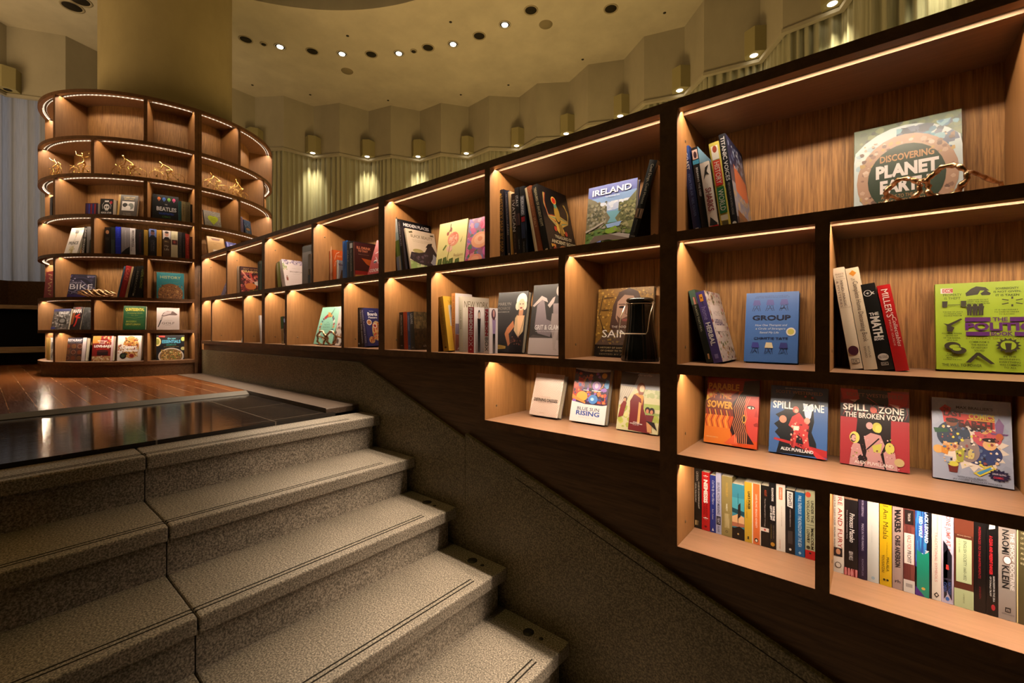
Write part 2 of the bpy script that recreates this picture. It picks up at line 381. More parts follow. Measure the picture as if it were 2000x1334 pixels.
ZV = 2.955                                   # lower edge of the pleated wall
def strip_wall(pts, z0, z1, off=0.0, thick=0.04):
    m = MB(); P = [Vector((x, y)) for x, y, *_ in pts]
    out = [p + (p - Vector((XC, YC))).normalized() * off for p in P]; back = [p + (p - Vector((XC, YC))).normalized() * (off + thick) for p in P]
    for i in range(len(P) - 1):
        a, b, c, d = out[i], out[i + 1], back[i + 1], back[i]
        m.prism([(a.x, a.y), (b.x, b.y), (c.x, c.y), (d.x, d.y)], z0, z1)
    return m
structure(strip_wall(zig, ZV, ZC + 0.02).build('wall_back', M['pleat']))
structure(strip_wall(zig, ZV - 0.035, ZV, -0.02, 0.06).build('trim_6', M['pleat']))
def curtain(name, pts, z0, z1, mat, per=0.085, amp=0.022, seed=1):
    rng = random.Random(seed); P = [Vector((x, y)) for x, y, *_ in pts]; v = []; phase = 0.0
    for i in range(len(P) - 1):
        d = P[i + 1] - P[i]; nrm = Vector((-d.y, d.x)).normalized(); L = d.length; k = int(L / 0.012)
        for j in range(k):
            phase += 0.012 / per * 2 * math.pi * (0.75 + 0.5 * math.sin(0.9 * i + 3 * j / k) ** 2)
            q = P[i] + d * (j / k); q = q + (q - Vector((XC, YC))).normalized() * 0.06
            o = amp * (math.sin(phase) + 0.35 * math.sin(2.3 * phase + 1.0)); v.append((q, nrm, o))
    m = MB(); rows = 5; vs, fs = [], []
    for r in range(rows):
        z = z0 + (z1 - z0) * r / (rows - 1); g = 1.0 - 0.35 * r / (rows - 1)
        vs += [(q.x + n.x * o * g, q.y + n.y * o * g, z) for q, n, o in v]
    w = len(v)
    for r in range(rows - 1):
        for j in range(w - 1): fs.append((r * w + j, r * w + j + 1, (r + 1) * w + j + 1, (r + 1) * w + j))
    m.face_set(vs, fs, None, True); return m.build(name, mat)
split_i = 10
tag(curtain('curtain', zig[split_i:], ZF, ZV - 0.01, M['curtain'], 0.085, 0.030, 2), 'long cream pleated curtain hanging behind the straight bookcases', 'curtain')
tag(curtain('curtain', zig[:split_i + 1], 0.30, ZV - 0.01, M['sheer'], 0.16, 0.03, 5), 'bluish grey sheer curtain hanging beyond the round bookcase, above the dark sill', 'curtain')
structure(strip_wall(zig[3:split_i + 1], ZF, 0.60, -0.12, 0.10).build('wall_left', M['face']))
structure(strip_wall(zig[split_i:], ZF, ZV + 0.1, 0.22, 0.02).build('wall_right', M['dark']))
structure(MB().lathe([(0.575, ZF), (0.575, ZC + 0.02)], CYL.x, CYL.y, 96).build('column', M['column']))

# wall-mounted downlight boxes in the outward corners of the pleats
SCN = []
for i, (x, y, o) in enumerate(zig):
    if not o: continue
    p = Vector((x, y)); d = (Vector((XC, YC)) - p).normalized(); SCN.append((p, d))
def place_words(x, y):
    u = 1000 + F * (SI * x + CO * y) / max(0.05, -CO * x + SI * y); return u
vis = []
for p, d in SCN:
    w = depth(Vector((p.x, p.y, 0)))
    if w > 0.5:
        u = place_words(p.x, p.y)
        if -60 < u < 2050: vis.append((u, p, d))
vis.sort(key=lambda t: t[0])
NAMES = ['above the bluish sheer curtain', 'behind the plastered column', 'behind the plastered column, hidden low', 'half hidden by the rim of the round bookcase',
         'first one clear of the round bookcase', 'second along from the round bookcase', 'third along from the round bookcase', 'fourth along from the round bookcase',
         'fifth along from the round bookcase, touching the shelf line', 'sixth along, lens hidden by the bookcase top', 'seventh along, lens hidden by the bookcase top',
         'eighth along, glowing just above the bookcase top', 'ninth along, over the tallest bookcase', 'tenth along, beyond the tallest bookcase', 'eleventh along', 'twelfth along', 'thirteenth along', 'fourteenth along']
for i, (u, p, d) in enumerate(vis):
    rz = math.atan2(d.y, d.x)
    q = p + d * 0.02
    t = thing('wall_downlight', 'small olive wall downlight box, ' + NAMES[min(i, len(NAMES) - 1)], 'wall lamp', (q.x, q.y, ZV + 0.01), rz, 'olive downlight boxes in the wall pleats')
    MB().prism([(-0.03, 0.0), (0.05, -0.125), (0.155, -0.06), (0.155, 0.06), (0.05, 0.125)], 0.0, 0.27).build('housing', M['sconce'], t, bevel=0.004)
    if i == 0:
        MB().lathe([(0, -0.004), (0.035, -0.004), (0.04, 0.0)], 0.085, 0, 20).build('lens', M['dark'], t); continue
    MB().lathe([(0, -0.004), (0.035, -0.004), (0.04, 0.0)], 0.085, 0, 20).build('lens', M['lamp'], t)
    add_light('downlight_beam', 'SPOT', (0.085, 0, -0.012), 75, (1.0, 0.85, 0.50), (0, math.radians(7), 0), t, spot_size=math.radians(58), spot_blend=1.0, shadow_soft_size=0.06)
# ceiling lamps
def downlight(u, v, lit, r, label):
    p = at_z(u, v, ZC)
    t = thing('ceiling_downlight', label, 'ceiling lamp', (p.x, p.y, ZC), 0, 'round downlights set in the ceiling')
    MB().lathe([(r * 0.80, 0.001), (r * 0.82, -0.006), (r, -0.006), (r * 1.02, 0.0)], 0, 0, 32).build('trim_ring', M['trimring'], t)
    MB().lathe([(r * 0.80, -0.002), (r * 0.78, -0.0035), (0, -0.0035)], 0, 0, 32).build('reflector', M['dark'], t)
    if lit:
        MB().lathe([(0, -0.012), (r * 0.5, -0.012), (r * 0.55, -0.003)], 0, 0, 24).build('bulb', M['lamp'], t)
        add_light('ceiling_beam', 'SPOT', (0, 0, -0.02), 30, (1.0, 0.80, 0.5), (0, 0, 0), t, spot_size=math.radians(60), spot_blend=0.8, shadow_soft_size=0.05)
LITL = [(547, 91), (668, 105), (779, 104), (885, 86), (986, 48)]
ordn = ['first', 'second', 'third', 'fourth', 'fifth', 'sixth', 'seventh']
for i, (u, v) in enumerate(LITL): downlight(u, v, True, 0.075, ordn[i] + ' glowing ceiling downlight in the arc, counted from the column')
UNL = [(480, 77), (610, 100), (725, 106), (836, 93), (936, 70), (1037, 20), (1193, 17)]
for i, (u, v) in enumerate(UNL): downlight(u, v, False, 0.085, ordn[i] + ' dark unlit ceiling downlight in the arc, counted from the column')
for u, v, w in ((141, 13, 'unlit ceiling downlight on the window side of the column'), (156, 1, 'unlit ceiling downlight at the picture top, window side of the column')): downlight(u, v, False, 0.11, w)
t = thing('ceiling_downlight', 'added unseen ceiling downlight brightening the stair, above the picture top', 'ceiling lamp', (-0.9, 0.55, ZC), 0, 'round downlights set in the ceiling')  # unseen lamp added to throw olive light on the tread ends
MB().lathe([(0.060, 0.001), (0.062, -0.006), (0.075, -0.006), (0.077, 0.0)], 0, 0, 32).build('trim_ring', M['trimring'], t)
MB().lathe([(0, -0.004), (0.045, -0.004), (0.05, -0.002)], 0, 0, 24).build('bulb', M['lamp'], t)
add_light('ceiling_beam', 'SPOT', (0, 0, -0.02), 40, (1.0, 0.80, 0.24), (0, 0, 0), t, spot_size=math.radians(40), spot_blend=0.9, shadow_soft_size=0.05)
for u, v, w in ((678, 139, 'flat round ceiling speaker below the lit downlights'), (1066, 48, 'flat round ceiling speaker beside the last unlit downlights')):
    p = at_z(u, v, ZC); o = MB().lathe([(0, -0.006), (0.08, -0.006), (0.085, 0.0)], 0, 0, 32).build('ceiling_speaker', M['grille']); o.location = p
    tag(o, w, 'speaker', 'round ceiling speakers')
for u, v, w in ((515, 85, 'small round ceiling smoke detector between the first dark and first glowing downlight'), (808, 99, 'small round ceiling smoke detector past the third glowing downlight')):
    p = at_z(u, v, ZC); t = thing('smoke_detector', w, 'smoke detector', p, 0, 'ceiling smoke detectors')
    MB().lathe([(0.045, 0), (0.045, -0.008), (0.03, -0.012)], 0, 0, 24).build('base', M['trimring'], t); MB().lathe([(0.03, -0.012), (0.022, -0.022), (0, -0.022)], 0, 0, 24).build('sensor', M['dark'], t)
spk = [(679, 70), (880, 43), (493, 166), (606, 185), (758, 196), (900, 185), (993, 166), (1138, 116), (1298, 25)]
for i, (u, v) in enumerate(spk):
    p = at_z(u, v, ZC); o = MB().lathe([(0.018, 0), (0.018, -0.004), (0.008, -0.006), (0.008, -0.010), (0, -0.011)], 0, 0, 16).build('sprinkler_head', M['plug']); o.location = p
    tag(o, 'tiny ceiling sprinkler head, ' + ['inside the lamp arc above the second glowing lamp', 'inside the lamp arc above the fourth glowing lamp', 'by the column near the pleated edge', 'second from the column along the pleated edge',
        'third from the column along the pleated edge', 'fourth from the column along the pleated edge', 'fifth from the column along the pleated edge', 'sixth from the column along the pleated edge', 'last along the pleated edge, by the picture top'][i], 'sprinkler', 'ceiling sprinklers')
# pale oak framed bench by the window wall
bn = thing('window_bench', 'black upholstered bench with pale oak frame under the dark window sill', 'bench', (-7.72, 0.30, ZF), math.radians(80))
def bar(name, a, b, th=0.05, d=0.06): 
    m = MB().tube([a, b], 0.03, 4); return m.build(name, M['oak'], bn)
MB().box(-0.95, 0.75, -0.03, 0.03, 0.655, 0.70).build('top_rail', M['oak'], bn, bevel=0.004)
MB().box(-0.90, 0.75, -0.03, 0.03, 0.145, 0.215).build('bottom_rail', M['oak'], bn, bevel=0.004)
MB().prism([(-0.335, 0.0), (-0.285, 0.0), (-0.24, 0.16), (-0.325, 0.70), (-0.40, 0.70), (-0.30, 0.17)], -0.04, 0.035, axis='y').build('leg', M['oak'], bn)
MB().prism([(0.40, 0.0), (0.45, 0.0), (0.50, 0.16), (0.44, 0.70), (0.37, 0.70), (0.44, 0.17)], -0.04, 0.035, axis='y').build('leg', M['oak'], bn)
MB().box(-0.9, 0.75, 0.035, 0.40, 0.16, 0.66).build('upholstery', M['black_cloth'], bn, bevel=0.02)
# ------------------------------------------------------------------ straight bookcases
PT, BT, DEP = 0.027, 0.03, 0.285             # panel thickness, board thickness, inner depth
Z1, Z2, Z3, Z4, ZTOP = 0.297, -0.107, -0.380, -0.659, 0.700
YB = DF + DEP
SL0, SL1, SLD, SLL = 0.031, 0.059, 0.012, 0.0385   # the lamp slot in a board's underside: front, back, depth, lamp line
def board(root, name, x0, x1, zt, slot=True):
    zb = zt - BT; y0 = DF + 0.002
    poly = [(y0, zb), (DF + SL0, zb), (DF + SL0, zb + SLD), (DF + SL1, zb + SLD), (DF + SL1, zb), (YB, zb), (YB, zt), (y0, zt)] if slot else [(y0, zb), (YB, zb), (YB, zt), (y0, zt)]
    o = MB().prism(poly, x0, x1, axis='x').build(name, M['board'], root)
    o.data.materials.append(M['slot'])
    for p in o.data.polygons:
        if zb + 0.0005 < p.center.z < zb + SLD + 0.0005 and DF + SL0 - 0.0005 < p.center.y < DF + SL1 + 0.0005 and abs(p.normal.x) < .5: p.material_index = 1
    MB().box(x0, x1, DF, DF + 0.002, zb, zt).build(name + '_edge', M['edge'], root)
def led_run(parent, x0, x1, zu):
    """one strip in the slot under a board: diffuser and its lamp"""
    MB().box(x0 + 0.003, x1 - 0.003, DF + SLL - 0.005, DF + SLL + 0.005, zu + SLD - 0.0015, zu + SLD - 0.0005).build('led_strip', M['led'], parent)
    L = x1 - x0 - 0.008
    add_light('led_lamp', 'AREA', ((x0 + x1) / 2, DF + SLL, zu + SLD - 0.002), LED_W * L, LED, (0, 0, 0), parent, shape='RECTANGLE', size=L, size_y=0.005)
def bookcase(label, xa, xb, rows, base, bl=None, br=None):
    root = thing('bookcase', label, 'bookcase', (0, 0, 0), 0, 'straight bookcases stepping down the stair')
    ztop, zlow = ZTOP, min(r[0] for r in rows) - BT
    def side(x0, x1, z0, z1):
        MB().box(x0, x1, DF + 0.002, YB, z0, z1).build('divider', M['panel'], root); MB().box(x0, x1, DF, DF + 0.002, z0, z1).build('divider_edge', M['edge'], root)
    for x0, x1, bb in ((xa, xa + PT - 0.0005, bl or base), (xb - PT + 0.0005, xb, br or base)):
        MB().box(x0, x1, DF + 0.002, YB, bb, ztop).build('side_panel', M['panel'], root); MB().box(x0, x1, DF, DF + 0.002, bb, ztop).build('side_panel_edge', M['edge'], root)
    MB().box(xa, xb, YB, YB + 0.012, base, ztop).build('back_panel', M['back'], root)
    board(root, 'top_board', xa + PT, xb - PT, ztop)
    prev = ztop
    for zf, x0, x1, divs in rows:            # a row: floor level, clear span, divider positions
        board(root, 'shelf', x0, x1, zf, zf > min(r[0] for r in rows))
        zu = (prev if zf != Z1 else ztop) - BT
        xs = [x0] + [e for d in divs for e in d] + [x1]
        for d0, d1 in divs: side(d0, d1, zf, zu)
        for i in range(0, len(xs), 2): led_run(root, xs[i], xs[i + 1], zu)
        # shelf pin holes in the side walls
        for i in range(0, len(xs), 2):
            for zz in ((zu - 0.075) if zf == Z1 else (zf + 0.05),):
                o = MB().lathe([(0, 0.0009), (0.004, 0.0009), (0.005, 0)], 0, 0, 12).build('pin_hole', M['pin'], root); o.location = (xs[i], DF + 0.075, zz); o.rotation_euler = (0, math.pi / 2, 0)
        prev = zf
    return root
XA, XB_, XC_, XD, XE = -4.957, -3.517, -2.005, -0.491, 1.020
b1 = bookcase('low two-row bookcase joining the round bookcase, mostly empty lower cells', XA, XB_, [(Z1, XA + PT, XB_ - PT, [(-4.288, -4.262)]), (Z2, XA + PT, XB_ - PT, [(-4.678, -4.648), (-3.926, -3.896)])], Z2 - BT)
b2 = bookcase('two-row bookcase with the mint covered book and wavy orange and blue spines', XB_, XC_, [(Z1, XB_ + PT, XC_ - PT, [(-2.770, -2.745)]), (Z2, XB_ + PT, XC_ - PT, [(-3.152, -3.124), (-2.408, -2.380)])], Z2 - BT)
b3 = bookcase('bookcase with travel books on top and a deep lower niche beside the stair', XC_, XD, [(Z1, XC_ + PT, XD - PT, [(-1.262, -1.234)]), (Z2, XC_ + PT, XD - PT, [(-1.638, -1.606), (-0.894, -0.866)]), (Z3, -1.262, XD - PT, [])], Z3 - BT, Z2 - BT, Z4 - BT)
b4 = bookcase('tall four-row bookcase with face-out comics and packed paperbacks', XD, XE, [(Z1, XD + PT, XE - PT, [(0.250, 0.278)]), (Z2, XD + PT, XE - PT, [(-0.118, -0.088), (0.62, 0.648)]), (Z3, XD + PT, XE - PT, [(0.262, 0.290)]), (Z4, XD + PT, XE - PT, [(-0.118, -0.088)])], Z4 - BT)
def skirt(root, x0, x1, z0, z1): MB().box(x0, x1, DF + 0.023, DF + 0.04, z0, z1).build('skirt_panel', M['face'], root)
skirt(b1, XA, XB_, -0.60, Z2 - BT); skirt(b2, XB_, XC_, -0.60, Z2 - BT)
skirt(b3, XC_, -1.291, -0.95, Z2 - BT); skirt(b3, -1.291, XD, -1.0, Z3 - BT)
MB().box(-1.290, -1.262, DF + 0.002, YB, Z3 - BT, Z2 - BT).build('divider', M['panel'], b3); MB().box(-1.290, -1.262, DF, DF + 0.002, Z3 - BT, Z2 - BT).build('divider_edge', M['edge'], b3)
skirt(b4, XD, XE, -1.3, Z4 - BT)

# ------------------------------------------------------------------ round bookcase around the column
CT = [2.09, 1.685, 1.358, 1.004, 0.662, 0.281, -0.007, -0.287]     # board tops, from the crown down
CRI, CBT, CYK = 0.745, 0.028, 0.55
cyl = thing('round_bookcase', 'round seven-row bookcase wrapped around the plastered column', 'bookcase', (CYL.x, CYL.y, 0))
for i, z in enumerate(CT):
    zb = z - CBT
    prof = [(CR - 0.003, zb), (CR - SL0, zb), (CR - SL0, zb + SLD), (CR - SL1, zb + SLD), (CR - SL1, zb), (CRI, zb), (CRI, z), (CR - 0.003, z), (CR - 0.003, zb)]
    o = MB().lathe(prof, 0, 0, 128, smooth=False).build('shelf' if i else 'top_board', M['board'], cyl)
    o.data.materials.append(M['slot'])
    for p in o.data.polygons:
        if zb + 0.0005 < p.center.z < zb + SLD + 0.0005 and CR - SL1 - 0.0015 < math.hypot(p.center.x, p.center.y) < CR - SL0 + 0.0005: p.material_index = 1
    MB().ringbox(CR - 0.003, CR, z - CBT, z, 128).build('shelf_edge' if i else 'top_board_edge', M['edge'], cyl)
MB().ringbox(CRI - 0.02, CRI, ZF, CT[0], 128).build('back_panel', M['back'], cyl)
MB().ringbox(CRI, CR - 0.022, ZF, CT[7] - CBT, 128).build('plinth', M['face'], cyl)
def radial(a, r0, r1, z0, z1, th, name, mat):
    a = math.radians(a); c, s_ = math.cos(a), math.sin(a); m = MB()
    q = [(r0 * c + th / 2 * s_, r0 * s_ - th / 2 * c), (r1 * c + th / 2 * s_, r1 * s_ - th / 2 * c), (r1 * c - th / 2 * s_, r1 * s_ + th / 2 * c), (r0 * c - th / 2 * s_, r0 * s_ + th / 2 * c)]
    return m.prism(q, z0, z1).build(name, mat, cyl)
for row in range(7):
    z1, z0 = CT[row] - CBT, CT[row + 1]
    cuts = [0, -22.6, -67.4, 22.6, 67.4, -112.5, 112.5, 180] if row % 2 == 0 else [0, -45.3, -90, 45, 90, -135, 135, 180]
    for a in cuts:
        if a in (0, 180): continue
        radial(a, CRI, CR - 0.003, z0, z1, 0.026, 'divider', M['panel']); radial(a, CR - 0.003, CR, z0, z1, 0.026, 'divider_edge', M['edge'])
    s_ = sorted(cuts)
    for a0, a1 in zip(s_, s_[1:]):
        if a1 < -60 and a0 < -130 or a0 > 100: continue
        if row >= 4 and a0 > 1: continue
        e = 2.2 if 0 in (a0, a1) else 0.9
        MB().ringbox(CR - SLL - 0.005, CR - SLL + 0.005, z1 + SLD - 0.0015, z1 + SLD - 0.0005, max(6, int((a1 - a0) / 3)), math.radians(a0 + e), math.radians(a1 - e)).build('led_strip', M['led_round'], cyl)
        MB().ringbox(CR - SL1 + 0.0004, CR - SL1 + 0.0016, z1 + 0.002, z1 + 0.010, max(6, int((a1 - a0) / 3)), math.radians(a0 + e), math.radians(a1 - e)).build('led_strip', M['led_round'], cyl)
        n = max(1, round((a1 - a0) / 15)); w = (a1 - a0 - 2 * e) / n
        for j in range(n):
            am = math.radians(a0 + e + w * (j + 0.5)); L = 2 * (CR - SLL) * math.sin(math.radians(w / 2)) 
            add_light('led_lamp', 'AREA', ((CR - SLL) * math.cos(math.radians(w / 4)) * math.cos(am), (CR - SLL) * math.cos(math.radians(w / 4)) * math.sin(am), z1 + SLD - 0.002), LED_W * L * CYK, LED, (0, 0, am + math.pi / 2), cyl, shape='RECTANGLE', size=L, size_y=0.005)
for a in (0.0,):                              # the double upright where the two halves meet
    for da in (-0.85, 0.85):
        radial(a + da, CRI, CR - 0.003, ZF, CT[0], 0.027, 'upright', M['panel']); radial(a + da, CR - 0.003, CR + 0.001, ZF, CT[0], 0.027, 'upright_edge', M['edge'])
radial(180, CRI, CR, ZF, CT[0], 0.03, 'upright', M['panel'])
# ------------------------------------------------------------------ lettering
_glyphs = {}
def glyphs(text, bold=0.0, shear=0.0):
    k = (text, bold, shear)
    if k not in _glyphs:
        cu = bpy.data.curves.new('lettering', 'FONT'); cu.body = text; cu.resolution_u = 2; cu.offset = bold; cu.shear = shear
        o = bpy.data.objects.new('lettering', cu); me = o.to_mesh()
        v = [(p.co.x, p.co.y) for p in me.vertices]; f = [tuple(p.vertices) for p in me.polygons]
        o.to_mesh_clear(); bpy.data.objects.remove(o); bpy.data.curves.remove(cu)
        if not v: v = [(0, 0), (1, 0), (1, 1)]; f = [(0, 1, 2)]
        x0 = min(p[0] for p in v); x1 = max(p[0] for p in v); y0 = min(p[1] for p in v); y1 = max(p[1] for p in v)
        _glyphs[k] = ([((x - x0) / max(x1 - x0, 1e-6), (y - y0) / max(y1 - y0, 1e-6)) for x, y in v], f)
    return _glyphs[k]
# drawing on a face: all coordinates run 0..1 across and up the face
# r: rectangle  e: ellipse  p: polygon  l: ribbon line  s: scattered dabs  t: lettering across  v: lettering running down the spine
class Canvas:
    def __init__(s, art, txt, to3): s.art, s.txt, s.to3, s.k = art, txt, to3, 0
    def put(s, mb, pts, faces, col): s.k += 1; mb.face_set([s.to3(x, y, 0.00025 + 0.00006 * s.k) for x, y in pts], faces, H(col))
    def draw(s, ops):
        for op in ops:
            k = op[0]
            if k == 'r':
                _, x0, y0, x1, y1, c = op; s.put(s.art, [(x0, y0), (x1, y0), (x1, y1), (x0, y1)], [(0, 1, 2, 3)], c)
            elif k == 'e':
                _, cx, cy, rx, ry, c = op; n = 28
                s.put(s.art, [(min(1, max(0, cx + rx * math.cos(6.2832 * i / n))), min(1, max(0, cy + ry * math.sin(6.2832 * i / n)))) for i in range(n)], [tuple(range(n))], c)
            elif k == 'p':
                P = op[1]; a = sum(P[i][0] * P[(i + 1) % len(P)][1] - P[(i + 1) % len(P)][0] * P[i][1] for i in range(len(P)))
                s.put(s.art, P if a > 0 else P[::-1], [tuple(range(len(P)))], op[2])
            elif k == 'l':
                _, P, w, c = op[:4]; asp = op[4] if len(op) > 4 else 1.4; L, R = [], []
                for i, (x, y) in enumerate(P):
                    a, b = P[max(0, i - 1)], P[min(len(P) - 1, i + 1)]; dx, dy = b[0] - a[0], (b[1] - a[1]) * asp; q = math.hypot(dx, dy) or 1
                    nx, ny = -dy / q * w / 2, dx / q * w / 2 / asp; L.append((x + nx, y + ny)); R.append((x - nx, y - ny))
                n = len(P); s.put(s.art, R + L, [(i, i + 1, n + i + 1, n + i) for i in range(n - 1)], c)
            elif k == 's':
                _, n, x0, y0, x1, y1, r0, r1, cols, seed = op[:10]; asp = op[10] if len(op) > 10 else 1.3; g = random.Random(seed)
                for i in range(n):
                    x, y, r = g.uniform(x0, x1), g.uniform(y0, y1), g.uniform(r0, r1); c = g.choice(cols); m = g.choice((5, 6, 7)); ph = g.uniform(0, 6)
                    s.k += 0.08 - 1
                    s.put(s.art, [(min(x1, max(x0, x + r * g.uniform(.6, 1) * math.cos(ph + 6.2832 * j / m))), min(y1, max(y0, y + r / asp * g.uniform(.6, 1) * math.sin(ph + 6.2832 * j / m)))) for j in range(m)], [tuple(range(m))], c)
                s.k += 1
            elif k == 't':
                _, text, cx, cy, w, h, c = op[:7]; o = op[7] if len(op) > 7 else {}
                v, f = glyphs(text, o.get('b', 0.0), o.get('i', 0.0)); rot = math.radians(o.get('rot', 0)); q = s.k
                P = [((x - .5) * w, (y - .5) * h) for x, y in v]; P = [(cx + x * math.cos(rot) - y * math.sin(rot), cy + x * math.sin(rot) + y * math.cos(rot)) for x, y in P]
                s.k += 1; s.txt.face_set([s.to3(x, y, 0.00025 + 0.00006 * s.k) for x, y in P], f, H(c))
            elif k == 'v':
                _, text, cx, cy, ln, th, c = op[:7]; o = op[7] if len(op) > 7 else {}
                v, f = glyphs(text, o.get('b', 0.0), o.get('i', 0.0)); s.k += 1
                s.txt.face_set([s.to3(cx + (y - .5) * th, cy - (x - .5) * ln, 0.00025 + 0.00006 * s.k) for x, y in v], f, H(c))

# ------------------------------------------------------------------ a book
# local frame: spine edge at x=0, fore edge at x=w, front cover at y=0 facing -y, height z
def book(label, pose, col, front=(), spine=(), hard=True, scol=None, group=None, page=True):
    A, yaw, lean, w, h, t = pose
    root = thing('book', label, 'book', A, 0, group)
    b = math.radians(lean); lift = t * math.sin(b) if b > 0 else 0.0
    root.matrix_world = Matrix.Translation(A) @ Matrix.Rotation(yaw, 4, 'Z') @ Matrix.Translation((0, 0, lift + 0.0006)) @ Matrix.Rotation(-b, 4, 'X')
    ct = 0.0022 if hard else 0.0006; ov = 0.003 if hard else 0.0
    bul = 0.0009 if hard else 0.0003
    c, sc = H(col), H(scol or col)
    # cover: front board, rounded spine, back board as one wrap
    sp = [(-bul * math.sin(math.pi * i / 6) , t * i / 6) for i in range(7)]
    out = [(w, 0.0)] + sp + [(w, t)]
    inn = [(w, ct)] + [(max(ct, ct + x), min(t - ct, max(ct, y))) for x, y in sp] + [(w, t - ct)]
    m = MB(); n = len(out); vs, fs, cl = [], [], []
    for x, y in out + inn: vs += [(x, y, 0), (x, y, h)]
    for i in range(n - 1):
        a, d = 2 * i, 2 * (i + 1); fs.append((a, d, d + 1, a + 1)[::-1]); e, g = 2 * (n + i), 2 * (n + i + 1); fs.append((e, g, g + 1, e + 1)); fs.append((a, d, g, e)); fs.append((a + 1, e + 1, g + 1, d + 1))
    for i in (0, n - 1): fs.append((2 * i, 2 * (n + i), 2 * (n + i) + 1, 2 * i + 1))
    m.face_set(vs, fs); m.c = [sc if 0 < (i // 2) % n < n - 1 and len(out) else c for i in range(len(vs))]
    # boards keep the cover colour right up to the joint
    m2 = MB(); 
    for y0, y1 in ((-0.0001, ct), (t - ct, t + 0.0001)): m2.box(0.0004, w, y0, y1, 0.0, h, c)
    o = len(m.v); m.v += m2.v; m.f += [tuple(i + o for i in f) for f in m2.f]; m.c += m2.c; m.smooth += m2.smooth
    m.build('cover', M['ink'], root, True)
    if page: MB().box(0.002, w - ov, ct + 0.0001, t - ct - 0.0001, ov, h - ov).build('page_block', M['paper'], root)
    art, txt = MB(), MB()
    if front: Canvas(art, txt, lambda x, y, d: (x * w, -d, y * h)).draw(front)
    if spine: Canvas(art, txt, lambda x, y, d: (-bul - d, t * (1 - x), y * h)).draw(spine)
    if art.v: art.build('cover_print', M['ink'], root, True)
    if txt.v: txt.build('cover_lettering', M['ink'], root, True)
    return root

# poses ------------------------------------------------------------------
def SO(z, d, ul, ur, tr, w=0.16, far=None):       # spine out on a straight shelf: spine foot from column ul to ur, its top corner seen at tr
    y = DF + d; x1 = wx(ur, y); x0 = wx(ul, y); q = at_y(tr[0], tr[1], y); t, be, h = x1 - x0, 0.0, 0.2
    for _ in range(6):
        lift = t * math.sin(be) if be > 0 else 0.0; dx, dz = x1 - q.x, q.z - z - lift; be = math.atan2(dx, dz); h = math.hypot(dx, dz); t = (x1 - x0) * math.cos(be)
    if far: r = ray(far, HV); w = x1 * r.y / r.x - y
    return (Vector((x1, y, z)), math.pi / 2, math.degrees(be), min(w, DEP - d - 0.004), h, t)
def FO(z, d, ul, ur, tl, t=0.02, lean=None, w=None, h=None):      # face out on a straight shelf
    y = DF + d; x0 = wx(ul, y); w = w or wx(ur, y) - x0
    if lean is None:
        r = ray(*tl); k = x0 / r.x; be, hh = 0.1, 0.2
        for _ in range(6): dy, dz = k * r.y - y, k * r.z - z - t * math.sin(be); be = math.atan2(dy, dz); hh = math.hypot(dy, dz)
        lean = math.degrees(be)
    b = math.radians(lean); A = Vector((x0, y, z)); 
    hh = h or reach(A + Vector((0, 0, t * math.sin(max(b, 0)))), Vector((0, math.sin(b), math.cos(b))), tl[1])
    y_lim = YB - t * math.cos(b) - hh * math.sin(b) - 0.002
    return (Vector((x0, min(y, y_lim), z)), 0.0, lean, w, hh, t)
def CP(u, r, z): p = cyl_pt(u, r); return Vector((p.x, p.y, z))
def CSO(z, ul, ur, vt, w=0.15, lean=0.0, r=0.905):                 # spine out on the round bookcase
    P0, P1 = CP(ul, r, z), CP(ur, r, z); e = (P0 - P1); yaw = math.atan2(e.y, e.x) - math.pi / 2; b = math.radians(lean); t = e.length * math.cos(b)
    U = (e.normalized() * math.sin(b) + Vector((0, 0, math.cos(b)))); h = reach(P1 + Vector((0, 0, t * math.sin(max(b, 0)))), U, vt)
    return (P1, yaw, lean, w, h, t)
def CFO(z, ul, ur, vt, t=0.02, lean=9.0, r=0.90, r2=None):
    P0, P1 = CP(ul, r, z), CP(ur, r2 or r, z); e = P1 - P0; yaw = math.atan2(e.y, e.x); b = math.radians(lean)
    U = Vector((-math.sin(yaw) * math.sin(b), math.cos(yaw) * math.sin(b), math.cos(b))); h = reach(P0 + Vector((0, 0, t * math.sin(max(b, 0)))), U, vt)
    return (P0, yaw, lean, e.length, h, t)
rnd = random.Random(7)
SP = lambda c, s, lo=.2, hi=.8, th=.4, **k: ('v', s, .5, (lo + hi) / 2, hi - lo, th, c, k)    # a title running down the spine
def person(cx, y0, h, hair, skin, top, legs, w=0.07):     # a small drawn standing figure
    return [('p', [(cx - w * .55, y0), (cx - w * .1, y0), (cx, y0 + h * .45), (cx + w * .1, y0), (cx + w * .55, y0), (cx + w * .6, y0 + h * .5), (cx - w * .6, y0 + h * .5)], legs),
            ('p', [(cx - w * .6, y0 + h * .46), (cx + w * .6, y0 + h * .46), (cx + w * .85, y0 + h * .80), (cx - w * .85, y0 + h * .80)], top),
            ('e', cx, y0 + h * .89, w * .62, h * .115, hair), ('e', cx, y0 + h * .87, w * .42, h * .085, skin)]
